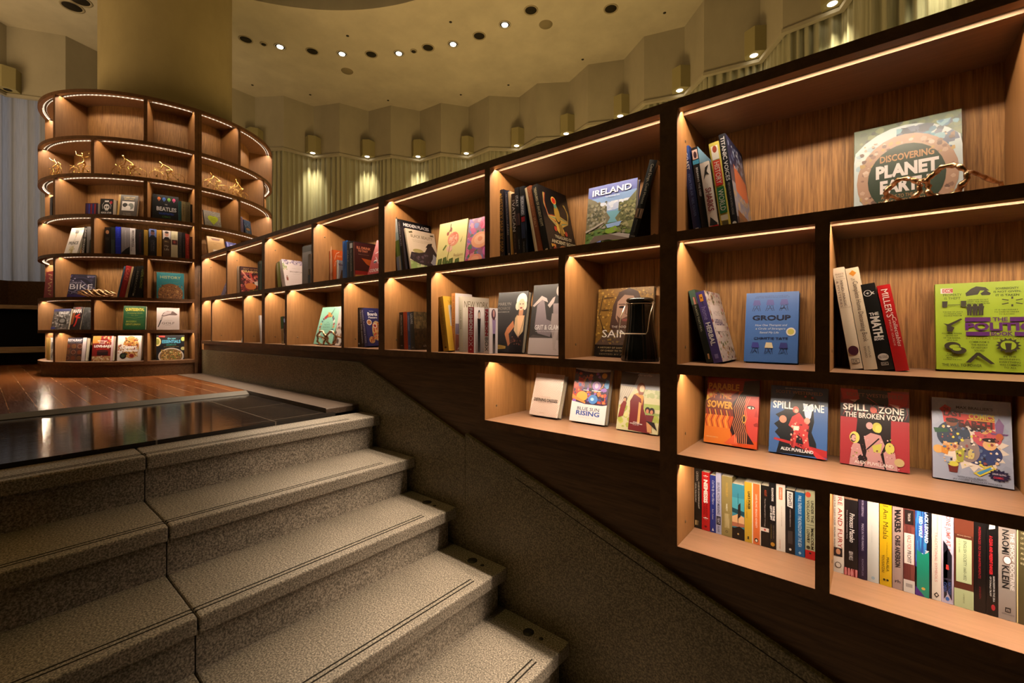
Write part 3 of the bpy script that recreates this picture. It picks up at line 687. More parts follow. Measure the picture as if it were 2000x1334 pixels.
# ---- tall bookcase, top row
g = 'books leaning on the top row of the tall bookcase'
book('deep blue hardback with COAST on its spine, outermost of the leaning travel books', SO(Z1, .09, 1355.5, 1371, (1345, 284), .15), '1c2f66', spine=[('r', 0, .84, 1, 1, '2b4f96'), SP('e6e4e0', 'COAST', .73, .93, .42, b=.02), SP('6f86b8', 'FROM THE AIR  NEIL OLIVER', .2, .68, .32), ('r', .3, .05, .7, .07, 'd8d8d8')], scol='182a5c', group=g)
book('black book with blue banded spine between the blue COAST book and the white SHARKS book', SO(Z1, .085, 1372.3, 1385.2, (1361.7, 286), .15), '10131a', front=[('r', 0, 0, 1, 1, 'd9e2ea'), ('p', [(0, .5), (.5, .75), (1, .55), (1, 1), (0, 1)], '7fa6bd')], spine=[('r', .1, .86, .9, .97, 'd9b9ad'), ('e', .5, .91, .25, .04, '3a2230'), ('r', 0, .80, 1, .85, '3f93b5'), SP('dfe3e6', 'BREAKING THE DEEP', .42, .76, .3, b=.02)], scol='10131a', group=g)
book('white spined book titled SHARKS in dark red with a fin at its foot', SO(Z1, .07, 1385.8, 1405, (1384.6, 313.8), .16), 'e4d8cb', spine=[('p', [(.2, .75), (.5, .92), (.9, .95), (.6, .86), (.85, .8), (.5, .82)], '2c2826'), SP('8a1c26', 'SHARKS', .28, .62, .62, b=.02), SP('b5aaa0', 'A NATURAL HISTORY', .36, .68, .12), ('p', [(.1, .08), (.3, .2), (.9, .1), (.9, .06)], '2a2c30'), ('r', 0, 0, 1, .07, 'c02026')], scol='e4d8cb', group=g)
book('yellow edged HISTORY WORLD book with red and green spine panels', SO(Z1, .07, 1408.2, 1428.7, (1403.5, 275), .17), 'd2c356', spine=[('r', .16, .8, .84, .96, 'e8e2d4'), ('e', .5, .92, .22, .04, 'a4442c'), ('r', .14, .5, .86, .79, 'cf3328'), ('r', .14, .18, .86, .48, '1f6b3a'), SP('f0e8d8', 'HISTORY', .52, .77, .5), SP('f0e8d8', 'WORLD', .21, .45, .5), ('r', .16, .1, .84, .16, 'd9d4bb'), ('r', .2, .02, .8, .09, '5a5030')], scol='d2c356', group=g)
book('dark TITANIC VOICES hardback showing a red ship funnel on its cover', SO(Z1, .07, 1429.4, 1442.8, (1416, 260), .2, 1473), '1d1c2a', front=[('r', 0, .5, 1, 1, '2b2b44'), ('p', [(0, .12), (1, .12), (1, .5), (0, .5)], '7c7f8c'), ('p', [(.2, .42), (.95, .36), (.95, .62), (.25, .72)], 'b8552e'), ('s', 40, .05, .68, .9, .95, .02, .06, ['b9c0d0', '8189a5', '55597a'], 3), ('s', 30, 0, .12, 1, .4, .03, .08, ['a98f6a', '8a8fa5', '6a6f8c'], 4), ('p', [(.08, .02), (.95, .03), (.7, .17), (.1, .2)], '6b3d22'), ('p', [(.1, .03), (.93, .04), (.8, .1), (.1, .13)], '3c2418'), ('t', 'VOICES', .55, .34, .5, .05, 'd8b070')], spine=[SP('ece7e2', 'TITANIC VOICES', .5, .97, .6, b=.01), SP('a8a29a', 'MEMORIES FROM THE FATEFUL VOYAGE', .14, .48, .3), ('e', .5, .05, .3, .02, 'd8d8d0')], scol='15141c', group=g)
pe = [('r', 0, 0, 1, 1, '4a5a36'), ('s', 90, 0, .6, 1, 1, .02, .06, ['3c4a2c', '5f6c3c', '6e7a4a', '2c3822'], 11), ('e', .5, .40, .62, .56, 'c3cfcf'),
      ('s', 60, .42, .6, .98, .93, .03, .09, ['3e86a0', '2d6a8c', '7aaab8', '55607c', '2b3850'], 12), ('s', 30, .02, .35, .4, .8, .03, .08, ['a5c0c8', 'd7dad2', '7fb0c4', 'bfc9c4'], 13), ('r', 0, 0, 1, .12, '2a3440'), ('s', 40, 0, 0, 1, .12, .02, .05, ['1d2530', '4a4a3c', '6b6a40'], 14),
      ('e', .5, .40, .47, .46, 'b08c74'), ('s', 150, .06, .05, .94, .82, .012, .04, ['c8a890', '8f6f5c', 'd6bda6', '70564a', 'b99a62'], 15), ('e', .5, .40, .36, .355, '2b3a26'),
      ('t', 'DISCOVERING', .51, .625, .5, .075, 'bd8a5c', {'b': .03}), ('t', 'PLANET', .51, .49, .58, .14, 'e6dcd6', {'b': .05}), ('t', 'EARTH', .49, .325, .46, .14, 'e6dcd6', {'b': .05}), ('t', 'A GUIDE TO THE TERRAIN', .5, .215, .46, .035, 'bd8a5c'), ('t', 'AND THE FORCES THAT MADE IT', .5, .165, .52, .035, 'bd8a5c'), ('t', 'GEOFFREY TOMB', .45, .10, .3, .03, 'd8cfc6')]
book('large landscape PLANET EARTH hardback standing face-out behind bronze spectacles', FO(Z1, .215, 1667.5, 1883, (1669, 259.4), .018, 9), '39472c', front=pe, scol='2c3a24')
# ---- tall bookcase, second row
g = 'herbal books leaning on the second row of the tall bookcase'
book('dark green PLANTS THAT HEAL paperback against the shelf wall', SO(Z2, .10, 1379.5, 1392.7, (1356.3, 565.5), .15), '2c3a30', spine=[('r', 0, .8, 1, 1, '53705f'), ('s', 8, .1, .8, .8, .9, .12, .2, ['d87a62', 'e8a08a', '8a3a30'], 5, .3), SP('b9b89a', 'PLANTS THAT HEAL', .42, .78, .3, b=.01), ('s', 4, .3, .05, .7, .12, .1, .15, ['d8a06a', 'e8c090'], 6, .4)], scol='1d211c', hard=False, group=g)
book('purple spined HERBAL paperback with a flower patterned cover', SO(Z2, .10, 1393.4, 1411.6, (1374.5, 567.5), .16, 1439), '5b4a86', front=[('r', 0, 0, 1, 1, 'd9c7be'), ('s', 260, 0, 0, 1, 1, .02, .06, ['8a3038', '5a6a32', '4a3050', 'b8862c', 'efe0d6', 'e6d2c8', '7a8a4a', 'd8c8c0', 'c05a62'], 21, 1.6), ('r', .08, .42, .72, .80, 'e6d6d0'), ('t', 'HOME', .40, .68, .4, .07, '9a8a90'), ('t', 'HERBAL', .42, .55, .56, .09, '4a3c70', {'b': .03})], spine=[('s', 9, .3, .86, .7, .96, .12, .2, ['e09a2c', 'd8862a'], 7, .25), ('e', .5, .91, .1, .012, '5a2c14'), ('l', [(.5, .86), (.55, .80)], .06, '2c3a2c', 8), SP('9d92c4', 'home', .60, .78, .55), SP('e2dcd8', 'HERBAL', .24, .56, .55, b=.03), ('r', .3, .06, .7, .12, '8a80b0')], scol='4c3f7a', hard=False, group=g)
def chair(cx, cy, col, k=1.0): return [('p', [(cx - .075 * k, cy), (cx + .085 * k, cy), (cx + .06 * k, cy + .075 * k), (cx - .05 * k, cy + .078 * k)], col)] + [('l', [(cx + a * k, cy), (cx + b * k, cy - .085 * k)], .008, '2b2c52') for a, b in ((-.04, -.08), (.05, .08), (-.02, .05), (.03, -.05))] + [('l', [(cx - .06 * k, cy - .05 * k), (cx + .06 * k, cy - .05 * k)], .005, '2b2c52')]
grp = [('r', 0, 0, 1, 1, '4a74b8'), ('t', 'A CAPTIVATING MEMOIR OF CONNECTION', .5, .945, .6, .012, '22305c'), ('t', 'AND THE PEOPLE WHO SHAPED IT', .5, .925, .66, .012, '22305c')]
for cx in (.21, .47, .73): grp += chair(cx, .815, '5b5aa0')
grp += [('t', 'GROUP', .5, .63, .72, .075, '15173a', {'b': .03}), ('t', 'How One Therapist and', .5, .52, .6, .035, 'e6e8ee', {'i': .2}), ('t', 'a Circle of Strangers', .49, .47, .56, .035, 'e6e8ee', {'i': .2}), ('t', 'Saved My Life', .47, .415, .36, .035, 'e6e8ee', {'i': .2}), ('t', 'CHRISTIE TATE', .5, .335, .64, .036, '1b1d40', {'b': .02}), ('e', .87, .43, .085, .058, 'ece4dc'), ('e', .87, .43, .06, .042, 'cdc25c')]
for i, cx in enumerate((.21, .47, .74)): grp += chair(cx, .20, ('45489a', 'e8d8b0', '3c4084')[i])
book('bright blue GROUP hardback face-out with six small drawn chairs', FO(Z2, .2, 1452.5, 1557.5, (1458, 573.6), .024, 11), '4a74b8', front=grp, scol='4068ac')
g = 'thick books leaning on the second row of the tall bookcase'
book('cream hardback spine with a dark red dot, first of four leaning books', SO(Z2, .12, 1661, 1685.5, (1648.4, 521.2), .15), 'dcc9ae', spine=[('t', 'FRANCIS', .5, .935, .7, .018, '6a5248'), ('t', 'X. KING', .5, .91, .6, .018, '6a5248'), ('r', .05, .882, .95, .885, '9a8a76'), SP('7a6458', 'THE ENCYCLOPEDIA OF', .62, .87, .14), ('v', 'MIND, MAGIC', .55, .74, .26, .24, '4e3c34'), ('v', '& MYSTERIES', .22, .74, .26, .2, '5a4038'), ('r', .05, .60, .95, .603, '9a8a76'), ('e', .5, .18, .42, .046, '4a2030'), ('r', .2, .055, .85, .1, '2a221e'), ('r', .24, .06, .81, .095, 'dcc9ae'), ('t', 'DK', .52, .077, .4, .028, '2a221e', {'b': .01})], group=g)
book('cream HOME DECORATING BOOK spine with an orange diamond', SO(Z2, .12, 1687, 1714, (1676, 521.2), .15), 'd8c4a6', spine=[('p', [(.5, .915), (.78, .945), (.5, .975), (.22, .945)], 'c8842c'), ('t', 'The', .42, .885, .3, .025, '4a3a30'), SP('4a3a34', 'Complete Home Decorating Book', .27, .865, .5), ('v', 'NICHOLAS', .65, .17, .11, .16, '4a3a30'), ('v', 'BARNARD', .38, .17, .11, .16, '4a3a30')], group=g)
book('black spine reading THE MATH BOOK in block capitals', SO(Z2, .12, 1714.5, 1746.7, (1708, 552), .16), '14110f', spine=[('e', .42, .89, .26, .036, 'd8cfc4'), ('e', .42, .89, .22, .031, '14110f'), ('t', '+', .42, .89, .2, .025, 'd8cfc4', {'b': .02}), ('t', 'x', .72, .885, .28, .03, 'd8cfc4', {'b': .03}), ('t', 'THE', .52, .645, .6, .035, 'e2d8cc', {'b': .03}), ('v', 'MATH', .52, .495, .24, .6, 'e2d8cc', {'b': .04}), ('t', 'BOOK', .5, .355, .62, .028, 'e2d8cc', {'b': .03}), ('e', .5, .15, .34, .04, 'cfc4b8'), ('t', 'BIG IDEAS', .5, .15, .5, .03, '14110f'), ('r', .28, .055, .72, .09, 'cfc4b8'), ('r', .31, .059, .69, .086, '14110f'), ('t', 'DK', .5, .072, .3, .02, 'cfc4b8')], group=g)
book('red collectables price guide, last of four leaning thick books', SO(Z2, .12, 1748.4, 1776, (1738, 554.8), .16), 'b81a1c', spine=[SP('f0dcd0', "MILLER'S", .62, .95, .52), ('v', 'Collectables', .74, .45, .34, .3, 'f0dcd0', {'i': .2}), ('v', 'PRICE GUIDE', .38, .44, .30, .14, 'e8b0a0')], group=g)
po = [('r', 0, 0, 1, 1, '9db52c'), ('r', .045, .885, .145, .945, 'e6d4cc'), ('r', .06, .892, .145, .94, 'b84a4a'), ('t', 'DK', .10, .916, .06, .032, 'f0e4de'), ('t', 'PROPERTY', .14, .865, .15, .028, '2a2a1a'), ('t', 'IS THEFT', .14, .825, .13, .028, '2a2a1a'), ('p', [(.245, .88), (.29, .93), (.33, .955), (.40, .94), (.43, .9), (.36, .905), (.34, .86), (.25, .845)], '3a3428'), ('p', [(.36, .87), (.40, .91), (.44, .87), (.43, .85), (.37, .85)], '3a3428')]
def ptxt(rows, cx, y, w, hh=.02, gap=.035): return [('t', s, cx, y - gap * i, w * len(s) / max(len(q) for q in rows), hh, '2c2c18', {'b': .01}) for i, s in enumerate(rows)]
po += ptxt(['SOVEREIGNTY', 'IS NOT GIVEN,', 'IT IS TAKEN'], .56, .92, .2, .024, .038) + ptxt(['LIBERATORS DO NOT', 'EXIST. THE PEOPLE', 'LIBERATE THEMSELVES'], .34, .80, .18, .014, .022) + ptxt(['THE END OF LAW IS', 'TO PRESERVE AND', 'ENLARGE FREEDOM'], .14, .665, .16, .014, .022)
po += ptxt(['IT IS NECESSARY', 'TO DARE IN ORDER', 'TO SUCCEED'], .55, .68, .18, .014, .024) + ptxt(['POLITICAL POWER', 'GROWS OUT', 'OF THE BARREL', 'OF A GUN'], .13, .415, .16, .016, .026) + ptxt(['COMMUNISM IS', 'THE RIDDLE', 'OF HISTORY', 'SOLVED'], .34, .32, .15, .02, .032) + ptxt(['THE CONDITION', 'OF MAN IS', 'A CONDITION', 'OF WAR'], .79, .31, .18, .02, .032)
po += ptxt(['IF THE END', 'JUSTIFIES THE', 'MEANS, WHAT', 'JUSTIFIES THE END?'], .13, .18, .15, .014, .022) + ptxt(['IN THE', 'BEGINNING,', 'EVERYTHING', 'WAS COMMON', 'TO ALL'], .56, .165, .15, .02, .03) + [('t', 'THE WILL TO POWER', .20, .055, .31, .03, '2a2a18', {'b': .01})] + ptxt(['POLITICS IS', 'ASSOCIATION'], .83, .80, .14, .02, .03)
po += [('r', .235, .55, .43, .598, '5b2468'), ('r', .57, .55, .77, .598, '5b2468'), ('r', .24, .39, .42, .435, '5b2468'), ('r', .60, .39, .80, .435, '5b2468'), ('t', 'THE', .50, .574, .11, .045, '5b2468', {'b': .03}), ('t', 'POLITICS', .52, .492, .57, .092, '5b2468', {'b': .04}), ('t', 'BOOK', .51, .413, .16, .045, '5b2468', {'b': .03}), ('t', 'BIG IDEAS SIMPLY EXPLAINED', .52, .36, .56, .022, '7a5a20')]
for sx in (.055, .205): po += [('p', [(sx, .72), (sx + .04, .72), (sx + .045, .79), (sx, .79)], '3a3428')]
po += [('l', [(.1, .745), (.2, .745)], .01, '3a3428')] + sum([person(.27 + .045 * i, .62, .13, '3a3428', '3a3428', '3a3428', '3a3428', .03) for i in range(3)], []) + person(.74, .86, .1, '3a3428', '3a3428', '3a3428', '3a3428', .02) + person(.84, .86, .1, '3a3428', '3a3428', '3a3428', '3a3428', .02) + [('r', .765, .92, .82, .945, '3a3428')] + person(.75, .63, .16, '3a3428', '3a3428', '3a3428', '3a3428', .05) + person(.83, .63, .07, '3a3428', '3a3428', '3a3428', '3a3428', .025)
for i in range(6): a = .5 + i * 1.05; po += [('l', [(.59 + .03 * math.cos(a), .765 + .03 * math.sin(a)), (.59 + .085 * math.cos(a), .765 + .055 * math.sin(a))], .014, '3a3428')]
po += [('p', [(.06, .53), (.10, .52), (.20, .585), (.215, .575), (.12, .50), (.15, .48), (.13, .43), (.09, .435), (.09, .5)], '3a3428'), ('e', .13, .27, .065, .045, '3a3428'), ('e', .145, .26, .04, .025, '9db52c'), ('e', .18, .22, .06, .04, '3a3428'), ('e', .165, .235, .035, .02, '9db52c'), ('p', [(.23, .085), (.315, .20), (.34, .2), (.45, .08), (.42, .075), (.325, .165), (.27, .085)], '3a3428')]
for i in range(14): a = 6.283 * i / 14; po += [('p', [(.55 + .07 * math.cos(a - .2), .285 + .062 * math.sin(a - .2)), (.55 + .095 * math.cos(a), .285 + .085 * math.sin(a)), (.55 + .07 * math.cos(a + .2), .285 + .062 * math.sin(a + .2))], '3a3428')]
po += [('e', .55, .285, .072, .065, '3a3428'), ('e', .55, .285, .056, .05, '9db52c'), ('p', [(.535, .21), (.565, .21), (.575, .31), (.525, .31)], '3a3428'), ('p', [(.70, .18), (.85, .18), (.86, .05), (.79, .01), (.73, .02), (.69, .08)], '3a3428'), ('e', .775, .165, .075, .05, '3a3428'), ('l', [(.72, .09), (.76, .08)], .008, '6a6a4a'), ('l', [(.80, .08), (.84, .09)], .008, '6a6a4a')]
book('large lime green POLITICS BOOK hardback covered in black pictograms', FO(Z2, .205, 1829, 2010, (1828, 556), .03, 9, w=.225), '9db52c', front=po, scol='8aa024')
# ---- tall bookcase, third row
g = 'comics standing face-out in the tall bookcase'
pa = [('r', 0, 0, 1, 1, 'c4471a'), ('p', [(0, 0), (.55, 0), (.45, .45), (0, .55)], 'd8742a'), ('r', 0, .8, 1, 1, '8c2418'), ('p', [(0, .70), (.20, .80), (.42, .70), (.6, .74), (.6, .62), (0, .62)], 'd8a83a'), ('p', [(0, .62), (.22, .77), (.40, .68), (.62, .8), (.62, .42), (0, .42)], '6e2c22')]
for i in range(9): x = .02 + .055 * i; pa += [('l', [(x, .50), (x + .03, .42), (x - .01, .34), (x + .03, .24)], .02, ('9a2a14', 'e6a040')[i % 2])]
pa += [('p', [(.72, .95), (1, .98), (1, .72), (.74, .70), (.7, .82)], '1c0f12'), ('p', [(.70, .68), (.74, .40), (.82, .26), (.86, .12), (1, .1), (1, .74), (.76, .73)], 'c04038'), ('p', [(.52, .62), (.70, .80), (.76, .74), (.74, .45), (.80, .22), (.95, .06), (.62, .05), (.5, .22), (.55, .4)], '2a1216'), ('p', [(.40, .02), (.60, .18), (.66, .02)], 'd85a38')]
for i in range(7): x = .55 + .035 * i; pa += [('l', [(x + .08, .72), (x, .55), (x + .04, .42), (x - .01, .3), (x + .05, .18), (x + .05, .05)], .010, 'd88a62')]
pa += [('e', .86, .575, .075, .026, '2a1216'), ('e', .86, .568, .055, .016, 'f0e6d0'), ('e', .87, .568, .018, .016, '2a1216'), ('e', .745, .40, .035, .06, 'd8a83a'), ('e', .745, .40, .024, .045, '2a1216'), ('p', [(.92, .34), (.98, .37), (1, .35), (1, .31), (.94, .31)], '8a2420'), ('p', [(.96, .56), (.93, .45), (1, .44)], 'a83430'), ('t', 'OCTAVIA E. BUTLER', .5, .955, .62, .022, '5a1a12'), ('t', 'PARABLE', .33, .845, .6, .10, 'd8902a', {'b': .04}), ('t', 'OF THE', .26, .715, .46, .10, 'd07028', {'b': .04}), ('t', 'SOWER', .28, .575, .5, .11, 'e0a03a', {'b': .04}), ('t', 'A GRAPHIC NOVEL ADAPTATION', .16, .09, .24, .014, 'e8c090')]
book('orange PARABLE comic with a long-haired woman in profile on its cover', FO(Z3, .19, 1374, 1478, (1383.5, 734), .02), 'b43c18', front=pa, scol='5a1c10', group=g)
sz = [('r', 0, 0, 1, 1, '3c5f96'), ('r', .0, .74, 1, 1, '31405e'), ('p', [(.14, 0), (.2, .22), (.10, .30), (.16, .36), (.08, .42), (.2, .5), (.1, .56), (.26, .64), (.2, .7), (.36, .78), (.45, .9), (.62, .94), (.80, .84), (.88, .72), (.76, .68), (.78, .5), (.74, .35), (.82, .2), (.84, .02)], '17171d'), ('p', [(.58, .76), (.76, .76), (.72, .56), (.67, .5), (.62, .58)], 'b8cbe6'), ('p', [(.6, .78), (.74, .78), (.7, .73), (.63, .73)], '17171d'), ('e', .62, .86, .02, .014, 'b02a30'), ('e', .74, .85, .02, .014, 'b02a30'), ('p', [(.08, .19), (.4, .15), (1, .02), (1, .12), (.4, .19), (.1, .22)], 'a82a2c'), ('p', [(.6, .2), (1, .0), (.84, .0)], 'c03438'),
      ('p', [(.40, .12), (.44, .36), (.34, .42), (.40, .55), (.52, .62), (.60, .54), (.70, .46), (.68, .3), (.72, .08), (.64, .06), (.58, .26), (.50, .3), (.46, .1)], 'b83c3c'), ('e', .46, .655, .055, .05, 'c8584c'), ('e', .47, .64, .035, .03, 'e0a890'), ('e', .66, .51, .05, .045, 'd89a86'), ('e', .24, .50, .065, .055, 'd88a72'), ('p', [(.43, .36), (.52, .36), (.53, .42), (.43, .42)], 'e6dccb'), ('e', .42, .2, .02, .10, '8c2024'), ('s', 40, .38, .1, .7, .5, .01, .03, ['e07c6a', '7a1a20', 'f0b8a0', '5a1218'], 31), ('t', 'NEW YORK TIMES BESTSELLING AUTHOR', .5, .965, .48, .014, 'd8d0cc'), ('t', 'SCOTT WESTERFELD', .5, .91, .82, .045, '9a6a50', {'b': .01}), ('t', 'SPILL', .23, .71, .36, .11, 'e6e6e8', {'b': .02}), ('t', 'ZONE', .76, .70, .36, .11, 'e6e6e8', {'b': .02}), ('t', 'ALEX PUVILLAND', .5, .075, .56, .045, 'ece8e8', {'b': .02})]
book('blue SPILL ZONE comic with a rider on a red motorbike', FO(Z3, .195, 1500.8, 1615, (1506.7, 752), .018), '2e4c80', front=sz, scol='20365e', group=g)
bv = [('r', 0, 0, 1, 1, '9c3238'), ('p', [(.2, 1), (.75, 1), (.68, .7), (.75, .62), (.74, .0), (.2, .0), (.26, .6), (.2, .7)], '241a1c'), ('r', 0, .62, 1, .8, '241a1c'), ('p', [(0, .99), (.26, .99), (.29, .87), (.22, .83), (.12, .86), (.04, .85)], 'c0302c'), ('p', [(.70, .98), (1, .97), (.97, .83), (.85, .78), (.72, .82)], 'c0302c'), ('p', [(.14, .85), (.26, .86), (.22, .82)], 'eab0a0'), ('p', [(.72, .83), (.88, .82), (.84, .78)], 'eab0a0')]
for i in range(10): x = .06 + .1 * i; bv += [('l', [(x, .82), (x + .02, .72), (x - .02, .64)], .006, 'a83a40')]
bv += [('l', [(.4, .9), (.55, .82), (.45, .76), (.56, .70)], .012, 'a83a40'), ('e', .5, .735, .05, .04, 'c05a4c'),
       ('p', [(.36, 0), (.40, .2), (.36, .38), (.46, .44), (.60, .42), (.66, .3), (.60, .18), (.66, 0)], 'b88684'), ('e', .55, .515, .07, .065, 'b8b050'), ('e', .44, .53, .05, .045, 'c89a98'), ('e', .57, .5, .045, .05, 'c8c060'), ('p', [(.48, .28), (.62, .32), (.60, .2), (.5, .2)], 'b8b050'), ('p', [(.14, 0), (.18, .25), (.22, .30), (.3, .28), (.36, .1), (.34, 0)], 'b88684'), ('e', .22, .36, .075, .075, 'c8c060'), ('e', .2, .35, .045, .055, '3a2424'), ('e', .21, .35, .035, .04, 'c89a98'), ('p', [(.68, 0), (.64, .2), (.72, .28), (.80, .22), (.84, 0)], 'b88684'), ('e', .73, .27, .065, .07, 'c0b858'), ('e', .86, .11, .07, .05, 'b8a070'), ('e', .34, .1, .07, .05, '241a1c'), ('l', [(.4, .22), (.58, .38)], .02, '241a1c'), ('s', 60, .16, .02, .86, .4, .006, .02, ['7a4a4c', 'd0a8a6', '8a8440', '5a3436'], 32),
       ('t', 'SCOTT WESTERFELD', .5, .925, .82, .045, '8c5a48', {'b': .01}), ('t', 'SPILL', .23, .755, .38, .085, 'ece0d4', {'b': .02}), ('t', 'ZONE', .75, .745, .36, .085, 'ece0d4', {'b': .02}), ('t', 'THE BROKEN VOW', .5, .655, .86, .07, 'e6d8cc', {'b': .02}), ('t', 'ALEX PUVILLAND', .5, .05, .56, .04, 'e6d8d0', {'b': .01})]
book('red BROKEN VOW comic with three pale figures under dark claws', FO(Z3, .195, 1640.5, 1777, (1642, 757.8), .018, 10), '8a2a30', front=bv, scol='4a1c20', group=g)
co = [('r', 0, 0, 1, 1, '9aa0b4'), ('s', 60, 0, 0, 1, 1, .05, .12, ['949ab0', 'a0a6b8', '9298ac'], 33)]
st = [(.53 + (.44 if i % 2 else .34) * math.cos(6.283 * i / 36), .44 + (.31 if i % 2 else .25) * math.sin(6.283 * i / 36)) for i in range(36)]
co += [('p', st, 'd8cabc'), ('p', [(.14, .83), (.8, .80), (.8, .66), (.16, .70)], 'c03430'), ('p', [(.18, .92), (.26, .88), (.24, .82), (.14, .82), (.1, .86)], 'c03430'), ('e', .28, .55, .22, .17, '3c4658'), ('e', .62, .36, .26, .14, '34406c'), ('e', .7, .55, .18, .11, 'b8505a'), ('e', .47, .38, .14, .14, '8a7a78'),
       ('e', .26, .70, .075, .045, '7a4a38'), ('e', .27, .73, .085, .03, '241a1c'), ('p', [(.02, .62), (.2, .62), (.22, .58), (.04, .56)], '3a5a44'), ('e', .24, .43, .10, .085, 'd09a68'), ('e', .23, .50, .12, .05, '3c4658'), ('e', .08, .36, .07, .05, 'd0a060'), ('p', [(.12, .4), (.22, .42), (.2, .3), (.12, .32)], 'c8843c'), ('e', .67, .64, .06, .045, 'd0a066'), ('e', .6, .66, .1, .04, '2c2022'), ('e', .73, .47, .085, .06, 'd8a878'), ('e', .74, .53, .10, .025, '2a2426'), ('p', [(.3, .36), (.42, .40), (.4, .24), (.32, .22)], '9a9a40'), ('p', [(.2, .2), (.34, .22), (.32, .1), (.22, .1)], '6a2c28'), ('e', .27, .2, .07, .03, 'c8c04c'),
       ('p', [(.85, .80), (.91, .72), (.89, .62), (.81, .62), (.80, .72)], '7a5a86'), ('p', [(.74, .62), (.96, .62), (.94, .6), (.76, .6)], '6a4a78'), ('e', .85, .58, .045, .04, 'b05a38'), ('p', [(.52, .12), (.74, .24), (.8, .2), (.6, .09)], 'c8b83c'), ('p', [(.56, .13), (.74, .22), (.76, .2), (.6, .11)], '4a8ab8'), ('e', .5, .34, .04, .06, 'c0b070')]
st2 = [(.83 + (.14 if i % 2 else .10) * math.cos(6.283 * i / 28), .13 + (.075 if i % 2 else .052) * math.sin(6.283 * i / 28)) for i in range(28)]
co += [('s', 120, .12, .2, .86, .66, .008, .03, ['2c2430', 'd8b088', '5a6a8a', 'c8c04c', '8a4a4a', 'e0d4c8'], 34), ('p', st2, '201c3c'), ('t', 'DRAW ALONG', .83, .145, .16, .022, 'd8d0dc'), ('t', 'COMIC', .82, .105, .12, .025, 'c03440', {'b': .03}), ('t', 'THE', .19, .865, .07, .03, '4a1418', {'b': .02}), ('t', "MAX BRALLIER'S", .55, .895, .46, .035, '3a3440', {'b': .03}), ('t', 'LAST', .28, .81, .25, .065, '4a1418', {'b': .05}), ('t', 'COMICS', .64, .795, .32, .065, 'd8b83c', {'b': .03}), ('l', [(.46, .755), (.8, .75)], .012, 'd8b83c'), ('t', 'ON', .24, .735, .12, .045, '4a1418', {'b': .05}), ('t', 'EARTH', .56, .70, .42, .085, '4a1a1a', {'b': .05}), ('t', 'WITH JOSHUA PRUETT', .5, .055, .36, .022, '2c2c3a', {'b': .02}), ('t', 'JAY COOPER & DOUGLAS HOLGATE', .56, .022, .6, .022, '2c2c3a', {'b': .02})]
book('grey blue COMICS ON EARTH hardback with a tumbling cartoon crowd', FO(Z3, .195, 1822, 1981, (1818, 775.7), .02, 10), '9aa0b4', front=co, scol='6a3a44', group=g)
